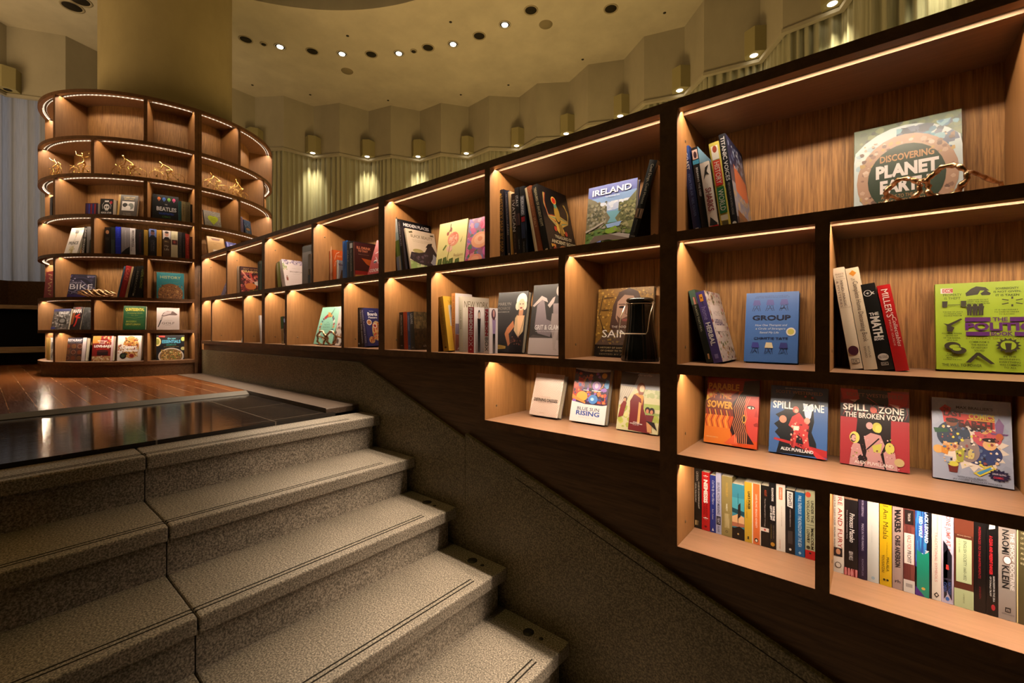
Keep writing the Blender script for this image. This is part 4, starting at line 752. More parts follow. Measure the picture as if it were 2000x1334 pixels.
# ---- tall bookcase, bottom row: one line of paperbacks
g = 'paperbacks packed along the lowest shelf of the tall bookcase'
rowA = [('black philosophy paperback, first against the side wall', 1354, 1370.2, 1370, 914.8, '1a1611', [('v', 'CATDON', .5, .86, .15, .25, 'c8bfae'), ('v', 'ISSUES IN CONTEMPORARY', .68, .55, .44, .17, 'c8bfae'), ('v', 'LEGAL PHILOSOPHY', .32, .58, .32, .17, 'c8bfae'), ('s', 8, .25, .05, .75, .13, .1, .16, ['c8a870', '5a4a30'], 41, .3)]),
 ('red NEMESIS paperback with white stars', 1370.8, 1386.2, 1386, 924, 'b81a1c', [('t', '*', .5, .92, .6, .06, 'f0e6dc', {'b': .04}), ('v', 'NEMESIS', .5, .67, .40, .52, 'f0e6dc', {'b': .05}), ('v', 'PHILIP ROTH', .62, .36, .22, .22, '6a0e10'), ('v', 'A NOVEL', .32, .36, .2, .2, '6a0e10'), ('t', '*', .5, .2, .6, .06, 'f0e6dc', {'b': .04}), ('e', .5, .07, .16, .016, '5a0c0e')]),
 ('slim dark blue paperback with handwritten style title', 1387, 1398, 1397.8, 929.7, '23307c', [('v', 'Call Me By Your Name', .5, .70, .42, .5, 'd8d4dc', {'i': .3}), ('v', 'Andre Aciman', .5, .32, .18, .26, 'd8d4dc'), ('p', [(.3, .03), (.7, .03), (.5, .08)], 'e0dce0')]),
 ('pale lavender paperback with narrow black capitals', 1398.5, 1408.8, 1408.4, 924.7, 'a8a8c4', [('v', 'BRUNER: ACTS OF MEANING', .5, .58, .52, .5, '34324a', {'b': .01}), ('r', .1, .15, .9, .29, '16141c'), ('v', 'TEXT', .5, .22, .1, .4, 'd8d4e0'), ('v', 'BRUNER', .5, .08, .1, .35, '4a4a64')]),
 ('thick tan paperback with gold lettering and a faint figure', 1409.3, 1430, 1430, 933, '8c7c4a', [('v', 'WATERBURY', .5, .78, .24, .2, 'c09a40'), ('v', 'HARDY', .5, .48, .12, .16, 'e8e0c8'), ('s', 30, .3, .14, .75, .38, .04, .1, ['a89868', '9c8c58', 'b4a474'], 42, .4), ('e', .5, .08, .12, .02, '4a4024'), ('e', .5, .08, .07, .012, '8c7c4a')]),
 ('teal paperback with a painted coast and sunset on its spine', 1430.2, 1454, 1453.6, 948.7, '3a8296', [('r', 0, .5, 1, .75, '4a9aa8'), ('p', [(0, .48), (1, .44), (1, .52), (0, .56)], '1c4450'), ('p', [(0, .24), (1, .26), (1, .42), (.5, .46), (0, .4)], 'd8a878'), ('p', [(0, .22), (1, .24), (1, .30), (0, .30)], 'a8684c'), ('r', 0, 0, 1, .2, '14100f'), ('p', [(0, .18), (.6, .24), (1, .2), (1, .18)], '14100f'), ('v', 'THE AWAKENING', .5, .74, .2, .09, '1c4c58'), ('l', [(.48, .3), (.5, .5), (.7, .55)], .05, '2a2422', .2), ('e', .5, .1, .07, .015, 'c8a86a')]),
 ("yellow LIAR'S POKER paperback", 1454.6, 1469, 1468.4, 943.7, 'bf9a2c', [('v', "LIAR'S POKER", .62, .70, .30, .34, '2c2410', {'b': .04}), ('v', 'MICHAEL LEWIS', .3, .55, .3, .16, '7a6020'), ('p', [(.35, .05), (.6, .05), (.6, .1), (.4, .1)], '3a2c10')]),
 ('orange banded paperback with cream margins', 1469, 1486, 1485.6, 947, 'e2d2bc', [('r', .12, 0, .9, 1, 'd06a34'), ('v', 'DAVID PILLING  BENDING ADVERSITY', .5, .55, .55, .2, 'f0ddd0'), ('e', .5, .07, .22, .035, '2a1a14'), ('e', .5, .065, .12, .02, 'e8dcd0')]),
 ('slim black paperback with a small red and white publisher band', 1486.5, 1502, 1501.5, 950.3, '15110f', [('v', 'AUGUST', .6, .88, .10, .3, 'b04a28'), ('v', 'Three Plays and Other Writings', .5, .56, .46, .22, 'a89c92', {'i': .2}), ('r', 0, .25, 1, .31, 'd8c8bc'), ('e', .5, .28, .12, .018, 'b03a28')]),
 ('black WHILE THE CITY SLEPT paperback with gold subtitle', 1502.5, 1516, 1515.6, 944.5, '131011', [('v', 'ELEANDORE', .5, .82, .2, .28, 'd8d0c8', {'b': .03}), ('v', 'WHILE THE', .66, .54, .22, .3, 'e0d8d0', {'b': .05}), ('v', 'CITY SLEPT', .28, .54, .22, .3, 'e0d8d0', {'b': .05}), ('v', 'A LOVE LOST TO VIOLENCE', .3, .26, .22, .14, '9a8a3a'), ('v', 'AND A YOUNG MAN', .65, .26, .2, .14, '8a8078'), ('e', .5, .07, .3, .03, 'b8842c')]),
 ('white academic paperback with an orange label', 1516.5, 1533.8, 1533.4, 946, 'd8cec2', [('r', .3, .76, .7, .94, 'c86a3c'), ('v', 'CAMBRIDGE', .5, .85, .15, .2, 'f0e4d8'), ('v', 'THE SCIENCE OF NATURE', .6, .52, .3, .1, '9a8e82'), ('v', 'Cambridge', .4, .1, .14, .2, 'c08468')]),
 ('black paperback with a torn white title patch', 1534.6, 1552.8, 1552.2, 959.4, '191516', [('p', [(.2, .74), (.78, .72), (.8, .97), (.18, .98)], 'dcd6d0'), ('v', 'RIGHTS', .5, .85, .2, .34, '2a2422', {'b': .03}), ('v', 'A MODERN PARABLE, NARRATIVE, NOVEL', .5, .56, .28, .12, 'b8aea6'), ('r', .25, .16, .75, .36, '3a3432'), ('e', .5, .07, .13, .018, 'd8d0c8')]),
 ('blue paperback with white slanted lettering', 1553, 1571.7, 1571.4, 964.3, '14588c', [('v', 'PAUL THEROUX  THE KINGDOM BY THE SEA', .5, .55, .80, .36, 'c8dae4', {'i': .15}), ('p', [(.5, .03), (.66, .055), (.5, .08), (.34, .055)], 'a8c4d4')]),
 ('pale green VOLCANO paperback with a red foot, last against the divider', 1573, 1592, 1591.6, 961, 'a8a886', [('e', .3, .94, .28, .04, 'c04a30'), ('v', 'UNDER THE', .72, .70, .32, .28, '2c2a1c', {'b': .02}), ('v', 'VOLCANO', .3, .70, .32, .3, '2c2a1c', {'b': .02}), ('r', .1, .50, .9, .505, '3a3826'), ('r', .1, .46, .9, .465, '3a3826'), ('v', 'MALCOLM', .72, .30, .3, .28, '2c2a1c', {'b': .02}), ('v', 'LOWRY', .3, .33, .2, .3, '2c2a1c', {'b': .02}), ('e', .3, .17, .2, .025, '3a3826'), ('r', 0, 0, 1, .13, 'b41e1e'), ('e', .5, .09, .12, .014, '1c1412')])]
for lb, a, b, tu, tv, c, s in rowA: book(lb, SO(Z4, .165, a, b, (tu, tv), .105), c, spine=s, hard=False, group=g)
rowB = [('white FIRE AND FURY hardback with a small portrait on the spine', 1626, 1648.4, 'dcd0c4', [('v', 'FIRE AND FURY', .66, .62, .66, .38, 'b03a34'), ('v', 'INSIDE THE WHITE HOUSE  MICHAEL WOLFF', .2, .6, .62, .14, '3a302c'), ('r', .12, .19, .86, .29, '2c2224'), ('e', .5, .245, .2, .035, 'c08a6a'), ('p', [(.3, .19), (.7, .19), (.6, .215), (.4, .215)], '20222c'), ('e', .5, .09, .28, .035, '4a423c'), ('e', .5, .09, .22, .027, 'dcd0c4')]),
 ('black princess biography with a face at its head and red foot', 1649, 1675.4, '1a1416', [('r', 0, .9, 1, 1, '8a6a52'), ('e', .5, .97, .22, .05, 'e0c4b0'), ('e', .5, .995, .3, .03, '1a1416'), ('v', 'Princess Masako', .58, .57, .34, .36, 'e8e0dc', {'i': .15}), ('v', 'Prisoner of the Chrysanthemum Throne', .2, .6, .34, .1, 'b8aca8'), ('v', 'BEN HILLS', .5, .24, .1, .3, 'd8d0cc'), ('r', 0, 0, 1, .08, '8a2428'), ('s', 14, 0, 0, 1, .09, .08, .16, ['d88a8a', 'b84448', '7a1c22'], 43, .3)]),
 ('slim dark purple hardback', 1676.5, 1693.4, '241a34', [('v', 'MAYA LIBERMAN', .5, .85, .2, .24, 'a89cb8'), ('v', 'MADE IN THE MAKING', .5, .5, .32, .26, 'a89cb8'), ('v', 'KNOPFLER', .5, .14, .2, .2, '8a7e9c')]),
 ('plain pale grey white hardback beside the yellow one', 1694.2, 1716.4, 'c4c4c0', [('v', 'the white book', .4, .55, .2, .07, 'a8a8a4'), ('e', .5, .05, .16, .018, '9ab0c0')]),
 ('bright yellow memoir hardback', 1718, 1741.6, 'd0a818', [('v', 'I Am Malala', .5, .72, .38, .42, '3a3010', {'i': .05}), ('v', 'The Girl Who Stood Up', .6, .42, .16, .14, 'a07c10'), ('v', 'MALALA', .68, .25, .16, .22, '5a4a14'), ('v', 'YOUSAFZAI', .3, .25, .2, .22, '5a4a14'), ('e', .38, .07, .1, .012, '2a2410'), ('e', .66, .07, .1, .012, '2a2410')]),
 ('taupe MAKERS hardback with shadowed capitals', 1743, 1763.8, 'a48c86', [('v', 'MAKERS', .5, .76, .26, .6, '1e1a1c', {'b': .05, 'i': -.3}), ('v', 'CHRIS ANDERSON', .5, .42, .36, .5, '2a2426', {'b': .04, 'i': -.3}), ('t', 'rh', .5, .09, .5, .035, '3a3034', {'b': .02})]),
 ('brown and white RACE FOR PROFIT hardback', 1764.7, 1786.6, '6a3430', [('r', .1, .95, .9, .965, 'd8b8a8'), ('r', .1, .76, .9, .92, '241a1a'), ('v', 'TAYLOR', .5, .84, .09, .22, 'd8ccc4'), ('s', 16, 0, .13, 1, .74, .1, .25, ['7a403a', '5a2a28', '642f2c'], 44, .3), ('r', .06, .32, .94, .66, 'ddd0c8'), ('v', 'RACE FOR', .5, .56, .16, .36, 'b05a54', {'b': .01}), ('v', 'PROFIT', .5, .40, .14, .36, '3a2a2a', {'b': .02}), ('r', 0, 0, 1, .14, 'd4cac4'), ('r', .2, .06, .8, .1, 'a09a98')]),
 ('wide black hardback with electric blue scales on its spine', 1787.5, 1819.6, '0e0e16', [('p', [(0, .32), (.1, .3), (.6, .42), (.75, .62), (.6, .88), (.25, 1), (0, 1)], '2c5fa8'), ('p', [(0, .3), (.3, .36), (.35, .6), (0, .7)], '4a3a8c'), ('s', 60, 0, .35, .7, 1, .05, .10, ['2f6ab8', '3a8ac8', '274c94', '4a48a0'], 45, .4), ('v', 'BLACK LEOPARD', .68, .76, .36, .22, 'e8ecf0', {'b': .03}), ('v', 'RED WOLF', .34, .74, .22, .22, 'e8ecf0', {'b': .03}), ('v', 'MARLON', .72, .42, .16, .24, 'e8ecf0', {'b': .03}), ('v', 'JAMES', .36, .40, .14, .24, 'e8ecf0', {'b': .03}), ('l', [(.1, .24), (.5, .20), (.85, .24)], .1, '1c8a72', .2), ('l', [(.1, .2), (.5, .16), (.85, .2)], .1, '1c8a72', .2), ('e', .5, .085, .12, .014, 'd8a848'), ('p', [(0, 0), (.6, 0), (0, .1)], '4a2a7c')]),
 ('cream TRADITIONAL SYMBOLS hardback with pink lettering', 1820.2, 1838.1, 'ddd0c4', [('v', 'TRADITIONAL SYMBOLS', .45, .47, .54, .3, 'c8847c'), ('v', 'AN ILLUSTRATED ENCYCLOPEDIA OF', .6, .85, .22, .14, 'b8a49a'), ('p', [(.2, .06), (.5, .09), (.8, .06), (.5, .03)], '2c2624'), ('p', [(.35, .06), (.5, .075), (.65, .06), (.5, .045)], 'ddd0c4')]),
 ('lilac JUMP memoir with a leaping skater on the spine', 1838.7, 1862.6, 'c8bcd4', [('v', 'ONE JUMP AT A TIME', .5, .68, .5, .5, 'c86a5c', {'b': .01}), ('l', [(.15, .42), (.5, .37), (.45, .33), (.2, .28)], .12, '1e1c28', .25), ('l', [(.5, .36), (.85, .28)], .12, '1e1c28', .25), ('p', [(.35, .36), (.62, .36), (.58, .41), (.38, .41)], 'c03c38'), ('t', 'MY STORY', .5, .255, .7, .02, '5a5470'), ('v', 'NATHAN', .66, .165, .13, .28, '3c5494', {'b': .02}), ('v', 'CHEN', .3, .17, .10, .28, '3c5494', {'b': .02}), ('e', .5, .05, .15, .02, '3a6ab8')]),
 ('broad brown hardback with pale green label panels', 1863.5, 1901.6, '54281c', [('r', 0, .75, 1, 1, '6a3424'), ('t', 'SECOND EDITION', .5, .74, .7, .012, 'c8a890'), ('r', .1, .26, .9, .71, 'b4c096'), ('v', 'ENGLISH SOCIETY 1660-1832', .56, .49, .40, .16, '2c3420', {'i': .15}), ('v', 'J. C. D. CLARK', .26, .63, .14, .1, '4a543a'), ('r', 0, 0, 1, .19, 'b0bc90'), ('v', 'CAMBRIDGE', .5, .1, .1, .08, '5a6444')]),
 ('black hardback with thin red lettering beside the green labelled one', 1902.7, 1925.6, '100b0c', [('v', 'INTERFACES TO THE INSTRUMENTS', .45, .60, .52, .2, 'a82c34', {'i': .2}), ('v', 'SHAHEEN', .5, .2, .12, .16, '8a2830')]),
 ('black book with bold red title and a white hand at its head', 1926.5, 1948.6, '0e0a0b', [('p', [(.2, .88), (.75, .90), (.8, .97), (.3, .98)], 'e0dcd8'), ('v', 'A CLEAR AND PRESENT DANGER', .4, .62, .40, .3, 'c02830', {'b': .03}), ('v', 'NARCISSISM IN THE ERA', .66, .28, .26, .16, 'd8d4d0'), ('v', 'OF DONALD TRUMP', .36, .30, .2, .16, 'd8d4d0'), ('e', .6, .09, .18, .03, 'a82430')]),
 ('grey SHOCK DOCTRINE book with large black author name', 1950, 1984.6, '8e847e', [('v', 'THE SHOCK DOCTRINE', .78, .58, .56, .24, 'd4cec8', {'b': .02}), ('v', 'NAOMI', .40, .76, .24, .40, '1c1a1a', {'b': .02}), ('v', 'KLEIN', .40, .42, .22, .40, '1c1a1a', {'b': .02}), ('e', .5, .585, .26, .045, '6a5048'), ('e', .5, .585, .2, .034, 'e4dcd4'), ('r', .38, .08, .7, .125, '1e1a1a'), ('t', 'm', .54, .10, .2, .025, 'a49a94', {'b': .02}), ('t', 'METROPOLITAN BOOKS', .54, .06, .7, .012, '3a3434')]),
 ('olive green book with faint cream blurb, at the cropped end of the row', 1985.6, 2024, '4a4228', [('r', 0, 0, .07, 1, 'd0c08a')] + [('t', s, .5, .9 - .05 * i, .6, .02, 'c8bc98') for i, s in enumerate(('THE SHOCK', 'OF A NEW', 'HISTORY', 'FROM THE', 'AUTHOR', 'OF THE', 'ESSAYS'))])]
hB = [.232, .226, .222, .228, .226, .228, .224, .230, .224, .226, .230, .232, .224, .232, .226]
for i, (lb, a, b, c, s) in enumerate(rowB): 
    y = DF + .132; x0, x1 = wx(a, y), wx(b, y)
    book(lb, (Vector((x1, y, Z4)), math.pi / 2, 0.0, .14, hB[i], x1 - x0), c, spine=s, group=g)
# ---- lower niche by the stair
g = 'books face-out in the niche beside the stair'
dd = [('r', 0, 0, 1, 1, 'dcc4b4')]
for i in range(34):
    x = -.55 + .045 * i; dd += [('l', [(min(1, max(0, x + .55 * k / 10 + .03 * math.sin(k * 1.1 + i * .35))), k / 10) for k in range(11) if 0 <= x + .55 * k / 10 + .03 * math.sin(k * 1.1 + i * .35) <= 1] or [(0, 0), (.001, .001)], .007, 'a8705c')]
dd = [o for o in dd if o[0] != 'l' or len(o[1]) > 1]
dd += [('t', 'ILLUSTRATED BY', .5, .44, .3, .016, '8a6a5c'), ('t', 'DEFINING DRESSES', .5, .37, .82, .075, '241e1c', {'b': .02}), ('t', 'A CENTURY OF FASHION', .5, .315, .5, .018, '8a6a5c'), ('t', 'WELBECK', .45, .07, .18, .014, 'a8705c')]
book('pale pink DEFINING DRESSES book with wavy line pattern', FO(Z3, .18, 1033.5, 1089, (1048.7, 728.7), .03), 'dcc4b4', front=dd, group=g)
bs = [('r', 0, 0, 1, 1, 'dcd4d2'), ('p', [(0, .97), (.3, .93), (.6, .92), (1, .95), (1, .35), (.8, .32), (.4, .33), (0, .37)], '3a2440'), ('p', [(0, .72), (.3, .80), (.32, .4), (0, .38)], 'a83c30'), ('s', 110, .02, .36, .98, .92, .03, .08, ['7a2a3c', '4a3468', 'b84a34', '3a4a88', '2a1c34', '8a5ab0', 'c87a3c'], 51), ('e', .28, .47, .16, .09, 'e0a040'), ('e', .66, .72, .17, .11, '2a2036'), ('e', .66, .68, .12, .085, '9a74b4'), ('e', .66, .68, .05, .05, 'd8b0d0'), ('e', .60, .43, .13, .085, '4a80c0'), ('e', .58, .43, .05, .03, 'a8d0e8'), ('l', [(.3, .585), (.8, .585)], .02, 'd8d0d4'), ('e', .5, .6, .05, .035, '1c1824'), ('e', .2, .76, .08, .05, 'c03430'), ('e', .95, .72, .07, .08, '4a8ac0'), ('e', .85, .87, .07, .05, 'd09a40'), ('p', [(0, .42), (.1, .40), (.4, .34), (.4, .37), (.1, .46), (0, .5)], 'd8843c'), ('r', 0, .0, 1, .33, 'dcd4d2'),
      ('t', 'BLUE SUN', .5, .245, .62, .06, '2c3450', {'b': .01}), ('t', 'RISING', .5, .165, .66, .085, '2c4a94', {'b': .03}), ('t', 'EDITED BY A CREW', .5, .085, .5, .012, '9a949a'), ('t', 'firefly', .5, .965, .3, .03, '8a6a5c', {'i': .3})]
book('white bottomed BLUE SUN RISING book with colourful crew artwork', FO(Z3, .19, 1112, 1181, (1125.7, 717.5), .028), 'dcd4d2', front=bs, scol='1c2450', group=g)
ff = [('r', 0, 0, 1, 1, 'c0b890'), ('r', 0, .72, 1, 1, '8a8a94'), ('p', [(0, .78), (.35, .78), (.45, .98), (0, 1)], '3a3030'), ('p', [(0, .76), (.4, .74), (.1, .45), (0, .42)], 'bab0a0'), ('s', 40, .5, .58, 1, .72, .04, .09, ['a0a878', '8a9a6a', 'b8b890'], 52), ('s', 60, 0, .05, 1, .42, .04, .09, ['b4b45a', 'a0a84c', 'c8c080', '98a050'], 53), ('r', .62, .40, 1, .48, '9aa85c'), ('r', .62, .30, 1, .34, '8a9a58')]
for i in range(7): ff += [('l', [(.02 + .05 * i, .75), (max(0, -.12 + .05 * i), .48)], .006, '7a7064')]
ff += [('p', [(.30, .02), (.30, .34), (.28, .50), (.36, .62), (.48, .66), (.60, .60), (.62, .40), (.74, .18), (.82, .0)], '6a2024'), ('p', [(.36, .62), (.48, .66), (.60, .60), (.58, .44), (.54, .56), (.40, .62)], 'c8883c'), ('p', [(.5, .5), (.56, .48), (.56, .14), (.5, .14)], 'c8985c'), ('e', .52, .74, .10, .085, '8a4a2c'), ('e', .545, .725, .06, .06, 'e0b890'), ('p', [(.46, .67), (.6, .67), (.58, .62), (.48, .62)], '7a3a2a'), ('p', [(.02, .2), (.06, .42), (.14, .52), (.2, .46), (.14, .24)], '7a2a28'), ('e', .16, .53, .045, .04, '4a342a'), ('e', .15, .515, .03, .03, 'b88a6a'), ('e', .72, .38, .06, .05, '2a2022'), ('e', .82, .37, .065, .055, '2a2022'), ('e', .72, .36, .035, .035, 'b87a5c'), ('e', .82, .35, .035, .035, 'b87a5c'), ('p', [(.68, .3), (.88, .3), (.84, .18), (.72, .2)], '6a2a30'), ('p', [(.72, .18), (.84, .18), (.86, .02), (.76, .02)], 'c08a5c'), ('p', [(.7, .2), (.9, .19), (.98, .06), (.84, .13)], '241a1c'), ('t', 'firefly', .6, .955, .38, .04, 'd8d0c8', {'i': .3}), ('t', 'RETURN TO', .48, .155, .14, .014, 'ece4dc', {'b': .02}), ('t', 'THE EARTH THAT WAS', .48, .132, .3, .014, 'ece4dc', {'b': .02}), ('t', 'BOOK ONE', .48, .11, .14, .01, 'ece4dc')]
book('comic showing a woman in a long maroon coat in a pale landscape', FO(Z3, .18, 1203.2, 1284.5, (1215.3, 726), .018), 'b4ac84', front=ff, scol='4a3030', group=g)
# ---- travel books, top row of the middle bookcase
g = 'travel books leaning on the top row of the middle bookcase'
book('dark MAP BY MAP hardback with gold spine lettering, first against the shelf side', SO(Z1, .065, 975.5, 986, (983.5, 369.7), .17), '191c28', spine=[('e', .42, .93, .22, .022, 'c89a3c'), SP('b08a40', 'HISTORY MAP BY MAP', .1, .9, .6), ('t', 'DK', .5, .05, .3, .02, 'a89a7a')], scol='181a24', group=g)
book('slim navy PARIS guide in the leaning travel row', SO(Z1, .065, 991.5, 998.6, (992.3, 372), .16), '1a2a44', spine=[SP('8fa0b8', 'THE COMPLETE TRAVEL GUIDE TO', .52, .95, .3), SP('c0c8d4', 'PARIS', .34, .5, .36), ('r', .3, .03, .7, .07, 'c8c0b0')], group=g)
book('cream and gold slip cover between the PARIS and VATICAN books', SO(Z1, .062, 999, 1003.4, (996.2, 373.5), .15), 'd0b48a', spine=[('s', 14, 0, .02, 1, .45, .2, .5, ['c8983c', 'e0c070', 'a8742c'], 61, .2)], group=g)
book('dark brown VATICAN book with tall white letters', SO(Z1, .06, 1003.7, 1011, (1005.6, 377.4), .16), '241512', spine=[('t', 'THE', .5, .885, .7, .025, 'c8b8a8'), SP('ddd2c6', 'VATICAN', .40, .86, .72), SP('8a6a50', 'SECRETS AND TREASURES', .12, .36, .3), ('r', .3, .03, .8, .06, 'c8a878')], group=g)
book('tall black ITALY guide beside the ICELAND guide', SO(Z1, .06, 1011.3, 1019.4, (1012.6, 365.5), .15), '131116', spine=[SP('d8d2cc', 'ITALY', .72, .88, .55), ('s', 8, 0, .45, 1, .62, .2, .4, ['8a4a3a', '5a3a34', '3a2a30'], 62, .3), SP('a8a29a', 'lonely planet', .1, .24, .3)], group=g)
book('tall black ICELAND guide with a small red motif', SO(Z1, .06, 1019.8, 1029, (1023.6, 363), .19, 1046), '101014', front=[('r', 0, 0, 1, 1, '14161c'), ('s', 30, 0, 0, 1, .7, .05, .15, ['1a2230', '101318', '222834'], 63)], spine=[('r', .1, .58, .9, .86, '6a6a74'), SP('d8d4d4', 'ICELAND', .60, .84, .5), ('s', 8, .2, .49, .9, .56, .15, .25, ['c02838', 'a01c2c'], 64, .3), ('s', 12, .1, .25, .9, .48, .1, .25, ['2a3450', '1c2230'], 65, .3), SP('a8a29a', 'lonely planet', .05, .2, .3)], group=g)
book('narrow cream book squeezed beside the copper coloured ITALY spine', SO(Z1, .062, 1045.5, 1051, (1029.5, 366), .15), 'c8b48e', group=g)
book('copper brown ITALY hardback in the travel row', SO(Z1, .062, 1051.6, 1061.5, (1036, 362), .16), '8a4a28', spine=[SP('b87a48', 'SPLENDOURS OF', .55, .95, .4), SP('d8a878', 'ITALY', .38, .52, .45), SP('a86838', 'WORLD HERITAGE', .1, .26, .3)], group=g)
eg = [('r', 0, 0, 1, 1, '15100e')]
for i in range(9): 
    k = i / 8; eg += [('l', [(.42, .42 + .02 * i), (.20 - .05 * k, .52 + .04 * k), (.10 + .02 * k, .72 + .05 * k), (.14 + .05 * k, .90)], .03, ('b8923a', '5a8a78', 'c8a040', '8a3a28', 'b8923a')[i % 5]), ('l', [(.58, .42 + .02 * i), (.84 + .02 * k, .50 + .04 * k), (.92 - .02 * k, .66 + .05 * k), (.84 - .05 * k, .80)], .03, ('b8923a', 'c8a040', '5a8a78', 'a88430', 'c8a040')[i % 5])]
eg += [('e', .5, .62, .09, .13, 'a88430'), ('e', .48, .74, .05, .04, '5a8a78'), ('e', .46, .82, .085, .06, 'd8b050'), ('e', .46, .82, .065, .046, 'c0281c'), ('p', [(.42, .5), (.38, .36), (.46, .30), (.5, .42)], 'c8a040'), ('p', [(.56, .5), (.66, .34), (.58, .30), (.52, .42)], 'c8a040'), ('p', [(.46, .46), (.6, .46), (.62, .28), (.5, .28)], '8a6a28'), ('e', .34, .37, .05, .04, 'a83424'), ('e', .70, .33, .05, .04, 'a83424'), ('t', 'TREASURES OF', .56, .245, .60, .05, 'c8bc98', {'b': .01}), ('t', 'ANCIENT EGYPT', .54, .165, .86, .055, 'd0c49c', {'b': .02}), ('p', [(.36, .0), (.36, .09), (.44, .12), (.72, .12), (.78, .09), (.78, 0)], '8a5a34'), ('s', 12, .4, .01, .74, .1, .03, .05, ['b07a48', '5a3a24'], 66), ('s', 8, .08, .02, .24, .12, .03, .05, ['b8742c', 'c8a040', '8a3a28'], 67), ('s', 4, .86, .02, .98, .06, .03, .04, ['b86a30'], 68)]
book('black ANCIENT EGYPT hardback showing a golden winged jewel on its cover', SO(Z1, .06, 1062.5, 1074.5, (1049, 358.7), .2, 1129), '15100e', front=eg, spine=[SP('c8b890', 'TREASURES OF ANCIENT EGYPT', .38, .96, .42, b=.01), ('r', .3, .03, .7, .05, 'b8a884')], group=g)
ir = [('r', 0, 0, 1, 1, '5a7a3c'), ('r', 0, .55, 1, 1, '5a64a8'), ('p', [(0, .45), (1, .45), (1, .84), (0, .8)], '7a9ac8'), ('s', 40, .25, .58, .9, .72, .05, .11, ['c8d0e0', 'b0bcd8', 'd8dce4'], 71), ('r', .42, .38, .7, .56, '6aa0b0'), ('p', [(0, .84), (.18, .76), (.36, .62), (.5, .46), (.44, .38), (.2, .3), (0, .3)], '706a54'), ('p', [(1, .82), (.85, .7), (.7, .54), (.6, .44), (.72, .3), (1, .2)], '6a6a46'), ('s', 150, 0, .3, .42, .74, .02, .05, ['8a8468', '5a5642', '9a9482', '4a4a34', '78704e'], 72), ('s', 130, .66, .2, 1, .68, .02, .05, ['7a7a4a', '5c6038', '9a9468', '4a4c2c'], 73), ('p', [(.42, .36), (.74, .38), (.7, .31), (.46, .30)], '8aa8d8'), ('p', [(.36, .26), (.62, .32), (.7, .24), (.5, .2)], '7a9a2c'), ('s', 60, 0, .0, 1, .28, .02, .05, ['6a7a34', '7a6a54', '8a8068', '566a2c'], 74), ('l', [(0, .28), (.2, .34), (.36, .40)], .04, 'b0a698'), ('p', [(.06, .06), (.2, .20), (.5, .20), (.9, .10), (.9, .02), (.5, .12), (.2, .1)], '6a5a50'), ('p', [(.5, .2), (.9, .10), (1, .14), (.7, .2)], 'a09890'), ('p', [(.24, .0), (.34, .0), (.34, .12), (.26, .10)], '6a80c8'), ('p', [(.4, 0), (1, 0), (1, .08), (.6, .1), (.42, .08)], '7a962c'), ('t', 'IRELAND', .5, .89, .80, .095, 'eceaf0', {'b': .02}), ('t', 'The Emerald Isle', .52, .80, .3, .026, 'e0e0ec')]
book('IRELAND photo book face-out with a green valley under a blue sky', FO(Z1, .12, 1142, 1238, (1150.4, 368.9), .022), '5a64a8', front=ir, scol='2a2a34')
g = 'books leaning against the end of the middle bookcase top row'
book('tall black book about dogs and houses leaning beside the IRELAND book', SO(Z1, .055, 1226, 1241, (1284, 312.8), .17), '17171a', spine=[SP('cfc8ae', 'Cool Dogs, Cool Houses', .46, .95, .48), ('r', 0, .28, 1, .40, '8a6a52'), ('s', 6, .1, .29, .9, .39, .1, .2, ['c8a888', '4a3a30'], 75, .3), SP('7a7a74', 'BEAUTIFUL HOMES', .1, .26, .2), ('t', 'CICO', .5, .05, .6, .02, 'b8b4ac')], group=g)
book('plain tan book at the end of the travel row, behind the black dog book', SO(Z1, .07, 1271, 1285.4, (1285.6, 318), .16), 'b08a62', spine=[('e', .5, .05, .22, .02, '241a14'), ('e', .5, .05, .12, .011, 'b08a62'), SP('a07a54', 'EXPERIENCES', .45, .9, .3)], group=g)
# ---- top row, flower and horse books
g = 'horse and place books on the top row of the middle bookcase'
book('black backed book with a pale landscape spine, first by the shelf side', SO(Z1, .07, 777, 785.6, (775.5, 427), .2), '14110f', spine=[('r', 0, 0, 1, 1, 'a8c4c8'), ('r', 0, .75, 1, 1, 'cfe0e4'), ('s', 20, 0, .3, 1, .6, .2, .4, ['5a7a2c', '7a9a4a', '3a5a24'], 81, .2), ('s', 14, 0, 0, 1, .3, .2, .4, ['6a7a9a', '8a9ab0', 'b0a890'], 82, .2)], group=g)
book('black HIDDEN PLACES book standing behind the horse book', SO(Z1, .075, 786, 792.6, (781.6, 428.6), .22, 858), '1c171a', front=[('r', 0, 0, 1, 1, '2e2428'), ('r', 0, .86, 1, 1, '151214'), ('t', 'HIDDEN PLACES', .5, .915, .84, .065, 'e6e0da', {'b': .03})], spine=[SP('b8aeb0', 'HIDDEN PLACES', .5, .96, .5)], group=g)
